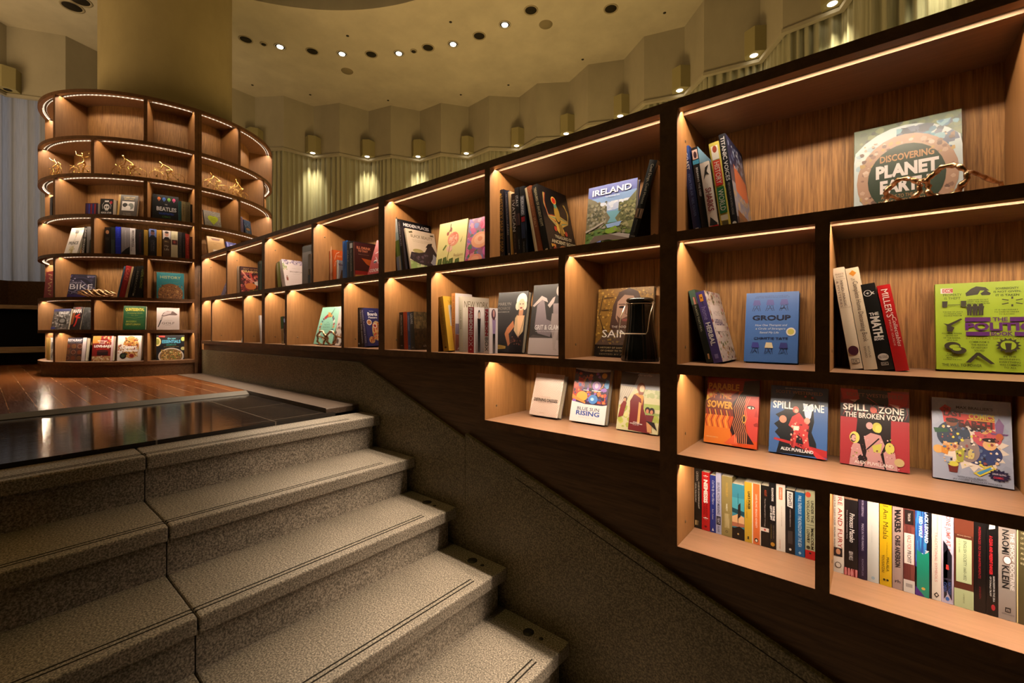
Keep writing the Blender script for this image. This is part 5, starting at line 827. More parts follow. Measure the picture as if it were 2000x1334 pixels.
bb = [('r', 0, 0, 1, 1, 'd8c2a8'), ('p', [(0, 0), (1, 0), (1, .14), (.5, .24), (0, .26)], '8aa05a'), ('s', 40, 0, 0, 1, .24, .05, .1, ['a8b87a', '6a9a4a', 'c8c49a'], 83), ('r', .72, .2, 1, .48, 'a8a8b0'), ('e', .32, .50, .18, .05, 'a89a60'), ('p', [(.0, .30), (.08, .46), (.35, .46), (.55, .50), (.66, .62), (.80, .70), (.86, .66), (1, .44), (.96, .40), (.84, .48), (.80, .36), (.70, .26), (.95, .12), (.98, .05), (.9, .02), (.6, .17), (.3, .2), (.1, .26)], '2c2226'), ('p', [(.6, .62), (.72, .72), (.86, .74), (.84, .68), (.7, .6)], '1a1416'), ('s', 24, .1, .24, .66, .44, .03, .06, ['4a3a42', '3a2c34', '5a4a54'], 84), ('t', 'BLACK BEAUTY', .52, .845, .76, .07, '6a5a44', {'b': .0}), ('t', 'HIS GROOMS AND COMPANIONS', .5, .75, .66, .016, '9a8468'), ('t', 'THE AUTOBIOGRAPHY OF A HORSE', .48, .715, .6, .016, '9a8468'), ('p', [(.08, .93), (.2, .96), (.22, .92), (.1, .9)], '5a5030'), ('p', [(.82, .94), (.94, .95), (.96, .91), (.84, .9)], '5a5030')]
book('BLACK BEAUTY book with a galloping dark horse, leaning in front of HIDDEN PLACES', SO(Z1, .085, 801.5, 804.6, (791.6, 445.4), .19, 872), 'd8c2a8', front=bb, hard=True, group=g)
rd = [('r', 0, 0, 1, 1, 'd6c884'), ('e', .55, .62, .20, .15, 'd89070'), ('e', .58, .66, .13, .11, 'cf7458'), ('e', .50, .60, .10, .10, 'e0a68c'), ('s', 30, .42, .52, .72, .76, .03, .06, ['d8866a', 'e8b098', 'c86a50', 'e0987c'], 85), ('e', .45, .42, .10, .07, 'e0b098'), ('l', [(.46, .5), (.42, .3), (.40, .12)], .02, '7a7a3a'), ('l', [(.42, .96), (.42, .84), (.36, .76)], .03, '5a5a30'), ('e', .44, .83, .04, .05, '8a4a38'), ('e', .34, .75, .04, .04, '9a4a38'), ('p', [(.8, .52), (.88, .66), (.84, .54)], '6a7040'), ('p', [(.2, .42), (.3, .52), (.34, .50), (.24, .40)], '6a7a3c')]
for x, y, a in ((.12, .12, .12), (.3, .14, .02), (.52, .1, .1), (.74, .08, .08), (.42, .06, -.1)): rd += [('p', [(x, max(0, y - .10)), (x + .10, y), (x + .06 + a * .3, y + .12), (x - .04, y + .10), (x - .06, y)], '4a5a28'), ('l', [(x, max(0, y - .08)), (x + .03, y + .1)], .01, '8a9a50')]
rd += [('t', 'Redoute', .78, .27, .32, .06, 'b08a58', {'i': .25}), ('t', 'THE MAN WHO PAINTED', .77, .20, .34, .012, 'a89660')]
book('yellow book with a painted pink rose face-out', FO(Z1, .13, 850, 905, (859.7, 438.8), .02), 'd6c884', front=rd, scol='c8b870')
pk = [('r', 0, 0, 1, 1, '8a5a78'), ('s', 140, 0, 0, 1, 1, .05, .12, ['b84a78', 'c85a8a', '7a5aa0', '6a70a8', '9a3a60', '4a6a4a', 'd07a8a'], 86), ('e', .45, .52, .3, .17, 'd8926a'), ('e', .45, .53, .2, .11, 'e0a884'), ('e', .45, .54, .08, .05, 'd08058'), ('e', .35, .12, .24, .11, 'd8826a'), ('e', .35, .13, .13, .06, 'e09a78'), ('e', .75, .27, .17, .11, 'c05a98'), ('s', 30, .4, .75, 1, 1, .06, .12, ['c0386a', 'd05a80', 'b02a5a'], 87)]
book('book covered in pink and peach roses beside the yellow rose book', FO(Z1, .125, 907, 955, (922, 429.5), .02, 9, w=.19), '8a5a78', front=pk, scol='c09aa0')
# ---- second row of the middle bookcase
g = 'small art books beside the abstract brown covered one'
for lb, a, b, tu, tv, c, s in (('slim black American painting book, first of four small art spines', 781.3, 789.2, 787.6, 609.9, '1c1412', [SP('c8b8a8', 'AMERICAN PAINTING', .38, .93, .4), ('t', '*', .5, .1, .5, .04, 'b8a898')]),
    ('small orange red art book in the row of four', 789.4, 796.8, 794.4, 609, 'a83c20', [SP('8a2c18', 'MODERN ART', .3, .9, .3)]), ('small slate blue art book in the row of four', 797.2, 802.4, 800.2, 609.4, '3c4a6c', [SP('a8b0c4', 'IMPRESSIONISM', .5, .9, .4), ('t', '*', .5, .1, .5, .04, 'a8b0c4')])):
    book(lb, SO(Z2, .07, a, b, (tu, tv), .15), c, spine=s, group=g)
ml = [('r', 0, 0, 1, 1, '3a2c1c'), ('s', 90, 0, .55, 1, 1, .05, .12, ['5a4a30', '6a5838', '4a3c24', '7a6844'], 91), ('s', 80, 0, 0, 1, .5, .05, .12, ['2c2014', '1c140e', '3a2a1a', '4a3420'], 92), ('r', .5, .06, .95, .1, '3a2c1c'), ('t', 'LOUVRE', .72, .09, .4, .045, 'd8cfc0')]
book('grey spined LOUVRE book with a dark brown painted cover', SO(Z2, .07, 802.8, 811, (807.4, 608.7), .2, 842), '3a3632', front=ml, spine=[SP('d8d0c4', 'LOUVRE', .68, .95, .5), ('t', '*', .5, .06, .5, .03, 'b8b0a4')], group=g)
g = 'fashion books on the second row of the middle bookcase'
book('golden yellow book leaning against the shelf side', SO(Z2, .045, 866, 877, (864.6, 578.4), .17, 901), 'c0922c', front=[('r', 0, 0, 1, 1, 'c0922c'), ('t', 'Yellow', .6, .9, .5, .06, '6a4a14'), ('r', .35, .45, 1, .84, 'b0a8a0'), ('r', .55, .45, .9, .8, '5a4a44')], spine=[SP('7a5a1c', 'YOUR GOLDEN GUIDE TO STYLE', .3, .92, .4), ('e', .5, .07, .2, .018, '5a3a14')], group=g)
book('orange spined book with photographs on its cover, beside the golden one', SO(Z2, .08, 882.5, 889.4, (889.2, 572.6), .18, 922), 'd8ccc4', front=[('r', 0, 0, 1, 1, 'd8ccc6')] + person(.55, .5, .42, '3a2a24', 'c89a80', 'e0d8d4', '4a3a58', .16) + [('r', 0, .3, 1, .48, '7a6a78'), ('p', [(0, .02), (1, .02), (1, .26), (0, .3)], '8a4a38'), ('p', [(.1, .04), (.5, .2), (.9, .05)], 'd8c8bc')], spine=[('r', 0, 0, 1, 1, 'd08a4a'), SP('8a3a1c', 'THE SATELLITE FILES', .4, .96, .4), SP('8a3a1c', 'FASHION', .1, .3, .3)], group=g)
book('cream NEW YORK look book standing behind the red lettered spines', SO(Z2, .10, 896.5, 904.5, (904, 579), .19, 962), 'ddd0bc', front=[('r', 0, 0, 1, 1, 'ddd0bc'), ('t', 'NEW YORK', .5, .86, .92, .12, '6a5c34', {'i': .1}), ('r', .3, .02, .95, .7, 'cfc0ae')], spine=[SP('8a7c60', 'LOOK BOOK', .4, .75, .45)], scol='c8bca4', group=g)
fb = [('r', 0, 0, 1, 1, 'e0d6d2')] + person(.5, .02, .92, '1c1618', 'd8b098', '1a1618', '1a1618', .2)
book('FASHION box book with a red spine and a figure in black on its side', SO(Z2, .055, 914, 925.8, (926, 600), .14, 945), 'e0d6d2', front=fb, spine=[('r', .05, 0, 1, 1, 'b01c2c'), ('v', 'FASHION', .5, .73, .5, .62, 'ece0dc', {'b': .05}), ('v', 'BOX', .5, .30, .32, .6, 'ece0dc'), ('e', .5, .08, .12, .012, 'ece0dc')], scol='e0d6d2', group=g)
fc = [('r', 0, 0, 1, 1, 'ddd4d4')] + person(.55, .0, .94, '4a2a3c', 'c09088', '9a84b0', '1c1820', .26) + [('e', .5, .86, .26, .12, '4a2a3c'), ('e', .52, .88, .12, .08, 'c09088')]
book('FASHION box book with a white spine and a long-haired woman on its side', SO(Z2, .055, 946, 955.5, (955.6, 601.6), .14, 972), 'ddd4d4', front=fc, spine=[('v', 'FASHION', .5, .68, .58, .66, 'b01c2c', {'b': .05}), ('v', 'BOX', .5, .2, .3, .66, '241c1e')], scol='ddd4d4', group=g)
mm = [('r', 0, 0, 1, 1, '2e2a2a'), ('p', [(.60, .52), (.42, .40), (.36, .30), (.52, .10), (.58, .14), (.5, .3), (.66, .42)], 'b8744c'), ('p', [(.56, .0), (.60, .28), (.66, .44), (.68, .56), (.82, .62), (.96, .54), (.98, .3), (.98, 0)], '161012'), ('p', [(.70, .60), (.96, .60), (.90, .42), (.82, .24), (.74, .42)], 'd8a880'), ('p', [(.66, .56), (.72, .62), (.76, .44), (.80, .26), (.66, .36)], 'b89a74'), ('p', [(.96, .58), (.92, .44), (.84, .26), (.96, .34)], 'b89a74'), ('p', [(.76, .70), (.90, .70), (.90, .60), (.76, .60)], 'b8805c'), ('e', .82, .84, .17, .13, 'e6dccb'), ('e', .70, .76, .07, .07, 'd8cab0'), ('e', .94, .76, .06, .07, 'd8cab0'), ('e', .82, .78, .105, .095, 'e0b494'), ('e', .82, .725, .04, .014, '8a2428'), ('e', .78, .79, .025, .008, '3a2420'), ('e', .87, .79, .025, .008, '3a2420'), ('s', 40, .60, .12, .96, .26, .01, .03, ['8a5a4a', '5a342c', '3a2422'], 93), ('t', 'MARILYN', .25, .80, .44, .05, '8c847c'), ('t', 'MONROE', .25, .725, .42, .05, '7c746c'), ('t', 'A PHOTOGRAPHIC LIFE', .24, .665, .4, .018, 'b8b0a8'), ('p', [(.02, .09), (.2, .12), (.45, .10), (.45, .06), (.2, .045), (.02, .065)], 'b8924a'), ('t', 'LIMITED', .24, .08, .3, .016, '6a4a1c')]
book('dark grey book with a blonde woman in a low cut gown', FO(Z2, .13, 961.2, 1019, (975.2, 572.3), .025), '2e2a2a', front=mm, scol='1c1a1a', group=g)
gg = [('r', 0, 0, 1, 1, '3c3836'), ('r', 0, 0, 1, .235, 'c4b4b0'), ('p', [(0, .235), (.5, .24), (.3, .26), (.1, .28)], '5a504e'), ('p', [(.3, .82), (.14, .70), (.12, .42), (.22, .30), (.55, .25), (.62, .45), (.42, .50), (.36, .66)], '8a7c80'), ('p', [(.02, .70), (.24, .84), (.38, .80), (.42, .74), (.26, .78), (.06, .68)], 'b8a8a2'), ('p', [(.55, .58), (.86, .58), (.90, .30), (.8, .2), (.62, .22), (.54, .4)], 'a49490'), ('p', [(.56, .72), (.84, .72), (.80, .56), (.58, .58)], '9a8a8a'), ('p', [(.42, .70), (.54, .80), (.60, .82), (.58, .74), (.48, .66)], 'c0b0a8'), ('e', .70, .90, .085, .08, 'b8aaa0'), ('e', .71, .885, .05, .055, 'd8c8be'), ('p', [(.62, .22), (.70, .40), (.76, .40), (.70, .10), (.76, .06), (.66, .07)], 'b8a8a2'), ('t', 'GRIT & GLAMOUR', .56, .385, .86, .07, 'ece4e0', {'b': .01}), ('t', 'THE STREET STYLE, HIGH FASHION AND LEGENDARY', .55, .325, .8, .014, 'd8d0cc')]
book('grey GRIT and GLAMOUR book with a woman in a flowing dress', FO(Z2, .10, 1030.2, 1092, (1043.4, 558), .02, None, w=.19), '3c3836', front=gg, scol='2a2624', group=g)
sa = [('r', 0, 0, 1, 1, '8a6428'), ('s', 420, 0, .16, 1, 1, .012, .03, ['a87c34', '7a5622', 'b88c3c', '6a4a1e', '94702c', 'c09a4a'], 94), ('l', [(.1, .9), (.04, .6), (.14, .4), (.3, .28)], .02, '4a341a'), ('l', [(.12, .86), (.3, .87)], .018, '4a341a'), ('l', [(.08, .68), (.28, .69)], .018, '4a341a'),
      ('p', [(.26, .42), (.3, .74), (.40, .94), (.58, 1), (.74, .94), (.84, .74), (.86, .42), (.7, .35), (.42, .35)], '4a342c'), ('p', [(.36, .56), (.38, .80), (.5, .90), (.66, .88), (.74, .76), (.74, .56), (.64, .42), (.46, .42)], 'a88470'), ('p', [(.38, .6), (.42, .46), (.56, .38), (.68, .46), (.72, .6), (.64, .54), (.56, .58), (.46, .54)], '5a3e32'), ('e', .54, .53, .06, .018, '8a4a44'), ('e', .46, .72, .05, .018, '2c2020'), ('e', .64, .72, .05, .018, '2c2020'), ('l', [(.40, .76), (.52, .76)], .02, '4a342a'), ('l', [(.58, .76), (.70, .76)], .02, '4a342a'), ('l', [(.55, .74), (.53, .62), (.57, .61)], .015, '6a4a3c'), ('p', [(0, .16), (.2, .34), (.4, .4), (.74, .38), (1, .26), (1, .16)], '584438'), ('s', 90, .1, .17, .95, .36, .01, .03, ['6a5a4c', '4a3a34', '7a6a3c', '8a7030'], 95), ('r', 0, 0, 1, .165, '17120f'), ('t', 'THE BOOK OF', .5, .43, .4, .035, 'd8ccc0'), ('t', 'SAINTS', .5, .33, .74, .11, 'ece2d8'), ('t', 'A HISTORY OF SAINTS FROM THE TIME', .5, .125, .88, .024, 'c8b080'), ('t', 'OF CHRIST TO THE PRESENT DAY', .5, .08, .76, .024, 'c8b080'), ('t', 'EDITED BY A SCHOLAR', .5, .03, .8, .018, 'b09a70')]
book('gold mosaic book about saints standing behind the black bottle vase', FO(Z2, .185, 1161, 1270, (1164, 566.2), .02, 8), '6a4a20', front=sa, scol='2a1c10')
# ---- two-row bookcase nearer the round one
g = 'cookbooks and gift books on the top row of the two-row bookcase'
book('dark spine with pale flowers, first beside the shelf wall', SO(Z1, .07, 542.6, 550.2, (546.6, 510), .16), '1c1614', spine=[('s', 20, 0, .02, 1, .98, .15, .35, ['c8c0b0', '6a7a3c', '8a9a4a', '3a2c24', 'b0a898'], 96, .2)], group=g)
bg_ = [('r', 0, 0, 1, 1, 'd8c8c4'), ('s', 70, 0, .82, 1, 1, .03, .06, ['8a7a98', 'a094b0', '6a5a70', 'b8a8b8'], 97), ('s', 30, .0, .6, .2, .85, .03, .05, ['8a9a6a', 'c8b890'], 98)] + person(.14, .05, .34, '4a2a20', 'c8a088', '8a4a38', 'd8ccc0', .06) + [('t', 'BRIDGERTON', .62, .55, .62, .055, '6a5a54'), ('t', 'UNOFFICIAL GUIDE', .62, .68, .4, .022, 'a0908a'), ('t', 'A BOOK OF RECIPES', .62, .46, .4, .018, 'a0908a')]
book('pale BRIDGERTON book with lilac blossoms across its top', SO(Z1, .07, 551, 558, (549.8, 506), .2, 598), 'd8c8c4', front=bg_, spine=[('r', .2, .3, .8, .7, 'c8b8b4')], group=g)
book('tall grey boxed book with a black top band', FO(Z1, .06, 590, 608, (590.3, 482), .03, 0.5, w=.14), '6a625e', front=[('r', 0, 0, 1, .84, '706864'), ('r', 0, .84, 1, 1, '1c1a1c')], scol='4a4442', group=g)
book('narrow white and blue spine in front of the tall grey box', SO(Z1, .03, 601.5, 606.8, (607, 496), .028), 'c8c0b8', spine=[('r', 0, 0, 1, .35, '2c4a6a'), ('s', 8, .1, .3, .9, .5, .2, .4, ['8a6a3c', 'b08a50', '2a2420'], 99, .3)], hard=False, group=g)
g = 'bright cookbooks on the top row of the two-row bookcase'
book('orange hardback with white drawn flourishes', SO(Z1, .10, 644, 651.8, (651, 488), .17, 671), 'c0521c', front=[('r', 0, 0, 1, 1, 'c0521c'), ('l', [(.1, .7), (.3, .9), (.6, .95)], .02, 'e8c8a8'), ('l', [(.1, .5), (.2, .65), (.5, .68)], .02, 'e8c8a8'), ('t', 'GARDEN', .6, .82, .5, .05, 'e0a070')], spine=[('l', [(.2, .2), (.7, .28), (.3, .36)], .1, 'e0b090', .2), ('l', [(.2, .5), (.7, .58), (.3, .66)], .1, 'e0b090', .2), ('l', [(.3, .75), (.6, .9)], .1, 'e0b090', .2)], group=g)
book('small white and tan wine book in front of the orange one', SO(Z1, .055, 657, 659, (659.2, 508), .13, 672), 'd8ccc0', front=[('r', 0, 0, 1, 1, 'd8ccc0'), ('p', [(.2, 0), (.95, 0), (.9, .5), (.6, .55), (.4, .2)], '9a6a34'), ('t', 'Vino', .5, .80, .8, .12, '7a1c24', {'b': .02})], group=g)
book('bright blue hardback spine', SO(Z1, .055, 669.2, 677.2, (677, 470), .18), '1c62b4', spine=[SP('14488c', 'MEDITERRANEAN COOKING', .3, .95, .4)], group=g)
book('navy ITALY book between the blue and black spines', SO(Z1, .055, 677.8, 682.6, (682.2, 471), .18), '1c2438', spine=[SP('a8a8b4', 'ITALY', .45, .75, .5)], group=g)
book('black cookbook spine with a white square at its head', SO(Z1, .055, 683, 690.4, (689.6, 470.5), .18), '141214', spine=[('r', .15, .82, .85, .95, 'c8c4c0'), SP('b0aca8', 'THE COMPLETE BAR BOOK', .2, .78, .36)], group=g)
ti = [('r', 0, 0, 1, 1, '3c1014'), ('t', 'ILL DRINK', .42, .86, .66, .07, 'c87a58', {'b': .03}), ('t', 'TO THAT', .38, .775, .46, .06, 'c87a58', {'b': .03}), ('t', 'Recipes for good company', .42, .68, .5, .02, 'b89a88'), ('p', [(.30, .58), (.95, .54), (.8, .46), (.7, .38), (.55, .42)], 'b8501c'), ('r', 0, .1, 1, .22, '8c1c1c'), ('p', [(0, 0), (1, 0), (1, .06), (.4, .12), (0, .10)], 'a8743c')]
book('maroon TO THAT cocktail book with an orange glass on its cover', SO(Z1, .055, 691.2, 693.8, (692.6, 472.6), .2, 735), '3c1014', front=ti, spine=[('r', 0, 0, 1, 1, '8a4a3c')], group=g)
ck = [('r', 0, 0, 1, 1, 'b01824'), ('e', .62, .72, .12, .05, 'ece0dc'), ('e', .8, .9, .1, .05, 'ece0dc'), ('l', [(.2, .6), (.5, .66), (.9, .78)], .03, 'ece0dc'), ('e', .35, .36, .12, .05, 'ece0dc'), ('e', .35, .345, .12, .03, '2a2a4a'), ('l', [(.3, .5), (.5, .38), (.6, .3), (.9, .4)], .03, 'ece0dc'), ('t', 'COOK', .46, .11, .72, .09, 'ece0dc', {'b': .02})]
book('red COOK book with white dots and swirls, leaning by the upright', FO(Z1, .035, 717.5, 745, (736, 470), .02, None, w=.125), 'b01824', front=ck, scol='8a1018', group=g)
# lower row
g = 'books on the lower row of the two-row bookcase'
book('cream and green spine in a lower cell, half hidden by the upright', SO(Z2, .05, 550, 555.2, (553.4, 618), .12, 559), '3a3040', front=[('r', 0, 0, 1, 1, '3a2a30'), ('e', .4, .85, .3, .08, '8a9ac0'), ('s', 12, 0, .1, 1, .7, .1, .2, ['6a3a3a', 'c8c0c0', '2a2a40'], 101)], spine=[('r', 0, .55, 1, 1, '2c6a3c'), ('r', 0, 0, 1, .55, 'cfb88a'), ('s', 6, .2, .1, .8, .5, .15, .3, ['a88a4a', '8a6a34'], 102, .3)], group=g)
mt = [('r', 0, 0, 1, 1, '86c0a8')]
for i in range(26):
    a = 6.283 * i / 26; mt += [('p', [(.5 + .30 * math.cos(a), .46 + .27 * math.sin(a)), (.5 + .36 * math.cos(a + .1), .46 + .34 * math.sin(a + .1)), (.5 + .42 * math.cos(a), .46 + .36 * math.sin(a)), (.5 + .34 * math.cos(a - .12), .46 + .30 * math.sin(a - .12))], ('c8843c', 'a82c38', 'e0d4c8', '6a2a4a', '3a5a6a', 'd8a050', '8a3030')[i % 7])]
mt += [('l', [(.55, .74), (.70, .96)], .02, '4a4a40'), ('p', [(.25, .72), (.4, .80), (.5, .78), (.34, .66)], 'a02c34'), ('p', [(.40, .86), (.55, .84), (.6, .74), (.46, .72)], 'c88a3c'), ('e', .5, .46, .26, .24, '86c0a8'), ('t', 'THE', .5, .58, .14, .03, '4a7a6a'), ('t', 'NEWS', .5, .52, .3, .05, '3a6a5a'), ('t', 'READERS', .5, .45, .36, .05, '3a6a5a'), ('t', 'COMPANION', .5, .38, .3, .025, '4a7a6a')]
book('mint green book with a wreath of small objects around its title', FO(Z2, .10, 612.2, 648, (630.6, 601), .03), '86c0a8', front=mt, scol='6aa890', group=g)
book('white photo covered book standing behind the mint green one', FO(Z2, .09, 651, 683, (664, 602), .02, None, w=.16), 'd0c4bc', front=[('r', 0, 0, 1, 1, 'd0c4bc'), ('s', 60, 0, 0, 1, .5, .05, .1, ['6a4a3a', '8a6a54', 'a88a78', '4a3a34'], 103), ('s', 10, 0, .5, 1, .9, .04, .08, ['7a3a3a', '8a7a78'], 104)], scol='1c2420', group=g)
book('black cookbook spine, first beside the shelf wall in the lower row', SO(Z2, .09, 697.4, 706, (702, 601), .16), '121012', spine=[SP('5a5654', 'COCKTAILS', .3, .9, .3), ('e', .5, .08, .15, .02, 'b8b4b0')], group=g)
book('second slim black cookbook spine with white lettering', SO(Z2, .09, 706.3, 711.6, (706.6, 601.4), .16), '16141c', spine=[SP('c8c4c4', 'GRAZING AND SHARING', .1, .95, .4)], group=g)
bd = [('r', 0, 0, 1, 1, '2c2c5c'), ('t', 'Taste of Home', .46, .92, .3, .03, 'd8d4dc'), ('t', 'Boards', .52, .84, .66, .09, 'ece6e4', {'b': .03}), ('t', 'Platters', .52, .75, .6, .05, 'ece6e4', {'b': .02}), ('e', .24, .62, .17, .075, 'd8c8b8'), ('e', .24, .62, .13, .055, 'a86a3c'), ('e', .7, .40, .32, .26, 'b89a74'), ('s', 90, .42, .16, .98, .62, .03, .07, ['a83c28', 'c8642c', '8a2a2a', 'd8a860', '7a8a3c', 'c84a34'], 105), ('e', .6, .53, .13, .06, 'e0d0c0'), ('e', .6, .53, .09, .04, '9a2c28'), ('e', .3, .16, .2, .09, 'b88a5c'), ('s', 20, .14, .09, .46, .23, .03, .05, ['a83c28', 'd8a860', '8a4a2c'], 106)]
book('purple cookbook with platters of food on its cover', SO(Z2, .09, 712, 719.7, (710.8, 601.4), .17, 748), '2c2c5c', front=bd, spine=[SP('c8c4d4', 'BOARDS, PLATTERS & MORE', .1, .95, .4)], group=g)
g = 'books in the low two-row bookcase beside the round one'
book('dark purple patterned book leaning into the upper cell corner', FO(Z1, .04, 431, 447, (443, 548), .015, None, w=.10), '3a2c4a', front=[('r', 0, 0, 1, 1, '3a2c4a'), ('s', 40, 0, 0, 1, 1, .05, .1, ['6a5a7a', '8a7a98', '2a2038', 'a090a8'], 107)], group=g)
book('cream spine standing beside the dragon feast cookbook', SO(Z1, .07, 462.8, 467.6, (467.4, 519.8), .17), 'c0ae98', spine=[('s', 10, .2, .1, .8, .9, .1, .2, ['a89684', 'd0c0ac'], 108, .2)], group=g)
dg = [('r', 0, 0, 1, 1, '3a1c20'), ('s', 90, 0, .1, 1, .85, .04, .1, ['7a2c2c', 'a8483c', 'c8705c', '5a2428', '8a3a4a'], 109), ('l', [(.05, .85), (.35, .6), (.6, .5), (.75, .45)], .06, 'd08a78'), ('l', [(.5, .8), (.58, .6), (.66, .52)], .05, 'c03a34'), ('e', .5, .3, .28, .12, 'c8743c'), ('e', .85, .42, .16, .08, 'd0c0b4'), ('p', [(.3, 0), (1, 0), (1, .22), (.4, .12)], '7a8a24'), ('t', 'FEAST OF THE', .5, .92, .7, .05, 'b08a58'), ('t', 'DRAGON', .5, .83, .8, .08, 'c8a868', {'b': .02}), ('t', 'PASTA', .5, .06, .4, .07, '2c3414', {'b': .03})]
book('DRAGON feast cookbook with a red scaled beast and a green band', SO(Z1, .07, 468, 470.4, (469.4, 520), .2, 509), '241414', front=dg, group=g)
book('dark teal spine in front of the dragon cookbook', SO(Z1, .03, 503.6, 506.8, (506.6, 511), .14), '1c4a4c', spine=[('r', .2, .1, .8, .9, '2a5c5e')], group=g)
book('pale teal spine beside the upright, next to the dark teal one', SO(Z1, .03, 507, 510.4, (510.2, 509), .14), '5a8a8c', spine=[('r', 0, .9, 1, 1, 'b8ccca')], group=g)
book('thin white booklet leaning in the lower cell, only its edge showing', SO(Z2, .07, 508.2, 510.8, (507.4, 616), .12), 'd0c8c4', hard=False, group=g)
book('white sheet-thin booklet leaning at the foot of a lower cell', FO(Z2, .03, 470.6, 484, (473.4, 657), .006, None, w=.09), 'dcd2ca', hard=False, group=g)
# ------------------------------------------------------------------ books on the round bookcase
R1, R2, R3, R4, R5, R6, R7 = CT[1:]
g = 'music books on the third row of the round bookcase'
book('black book edge in the end cell of the third row, mostly hidden', CSO(R3, 97.6, 101.6, 384, .15, 0, .908), '17120f', group=g)
book('small dark boxed set with blue and red stripes', CFO(R3, 166, 190.5, 397, .05, 2, .86), '2a1c2c', front=[('r', .25, .1, .38, .95, '3a3a8c'), ('r', .42, .1, .55, .95, '7a2434'), ('r', .58, .1, .68, .95, '2c3a7a'), ('r', .72, .1, .84, .95, '8a2a34'), ('r', .1, .1, .2, .95, '4a2a5c')], group=g)
sk = [('r', 0, 0, 1, 1, '1a1614'), ('e', .5, .55, .22, .16, 'd8d0c8'), ('r', .38, .36, .62, .46, 'd8d0c8'), ('e', .42, .55, .06, .05, '1a1614'), ('e', .58, .55, .06, .05, '1a1614'), ('l', [(.2, .45), (.15, .65), (.3, .8)], .04, 'b8b0a8'), ('l', [(.8, .45), (.85, .65), (.7, .8)], .04, 'b8b0a8'), ('r', .34, .82, .66, .9, 'd8d0c8'), ('e', .84, .8, .1, .08, 'b02830'), ('t', 'ROCK STAR', .5, .24, .8, .1, 'e0d8d0', {'b': .03}), ('t', 'COOKBOOK', .5, .11, .6, .09, 'd8d0c8', {'b': .03})]
book('thick black book with a white skull emblem', CFO(R3, 195, 220, 388, .05, 3, .86), '1a1614', front=sk, group=g)
book('grey brown book with a white square picture panel', CFO(R3, 228, 266, 380, .03, 10, .85), '4a4038', front=[('r', 0, 0, .1, 1, 'b8924a'), ('r', .2, .32, .84, .72, 'd8d0c8'), ('e', .36, .56, .13, .09, '2c2824'), ('e', .66, .52, .15, .14, '7a7c74'), ('e', .52, .44, .13, .10, 'e0d8d0'), ('t', 'CHIMPS AND', .55, .9, .6, .05, 'd8b878', {'b': .02}), ('t', 'BESTIARY', .55, .82, .5, .05, 'c8a868', {'b': .02}), ('t', 'BY THE POET', .5, .2, .36, .03, 'b8a890'), ('t', 'AND FRIENDS', .5, .13, .44, .03, 'b8a890')], scol='b8924a', group=g)
bt = [('r', 0, 0, 1, 1, '131012')] + sum([[('e', .25 + .19 * i, .85, .06, .065, c), ('e', .25 + .19 * i, .80, .035, .05, c2)] for i, (c, c2) in enumerate((('c86a24', '8a4418'), ('3a6ac8', '24488c'), ('7ab03c', '4a7a24'), ('d84a80', '94305a')))], []) + [('t', 'THE', .52, .64, .1, .045, 'd8d0c8', {'b': .02}), ('t', 'BEATLES', .54, .46, .76, .16, 'e4dcd4', {'b': .03}), ('t', 'ILLUSTRATED', .54, .285, .56, .07, '2c4a9c', {'b': .02}), ('t', 'LYRICS', .54, .16, .3, .07, '5a8a2c', {'b': .02})]
book('black book of illustrated lyrics with four coloured faces', CFO(R3, 297.3, 348.5, 378.4, .03, 5, .88), '131012', front=bt, group=g)
for lb, a, b, v, c in (('slim teal spine beside the black lyrics book', 349.3, 354, 393.5, '2c5a5c'), ('tan spine with dark lettering beside the teal one', 354.8, 362.6, 394.3, '9a8658'), ('olive tan spine, second of the tan pair', 363.2, 371.4, 396, '7a6c48'), ('black spine at the cell end beside the tan pair', 372, 376.6, 400, '14100f')):
    book(lb, CSO(R3, a, b, v, .14, 0, .908), c, spine=[SP('3a3020' if c != '14100f' else '4a4440', 'MUSIC', .3, .85, .4)], group=g)
book('grey speckled book with a lime green heart', CFO(R3, 400.5, 433, 409.5, .02, 12, .90), '8a827a', front=[('r', 0, 0, 1, 1, '948c84'), ('s', 160, 0, 0, 1, 1, .015, .04, ['6a625a', 'b0a8a0', '7a7068'], 111), ('e', .40, .56, .18, .15, 'b4c024'), ('e', .66, .56, .18, .15, 'b4c024'), ('p', [(.23, .5), (.83, .5), (.53, .16)], 'b4c024'), ('t', 'VERY HUNGRY', .53, .58, .36, .04, '4a5410'), ('t', 'GUIDE TO', .53, .51, .3, .04, '4a5410'), ('t', 'CYCLING', .53, .44, .3, .04, '4a5410')], scol='6a625a', group=g)
book('lilac spine beside the divider on the far side of the round bookcase', CSO(R3, 470.8, 476.4, 424, .14, 6, .908), '8a7aa0', spine=[SP('4a3a6a', 'PUZZLES', .2, .9, .5)], group=g)
book('blue covered book with a road picture on the far side of the round bookcase', CFO(R3, 479.5, 492.5, 428.5, .02, 8, .92), '2c3c6c', front=[('r', 0, 0, 1, 1, '34486c'), ('s', 20, 0, .1, 1, .8, .08, .15, ['4a5c88', '6a7a98', '28364c'], 112), ('e', .5, .4, .3, .08, 'b08050')], group=g)
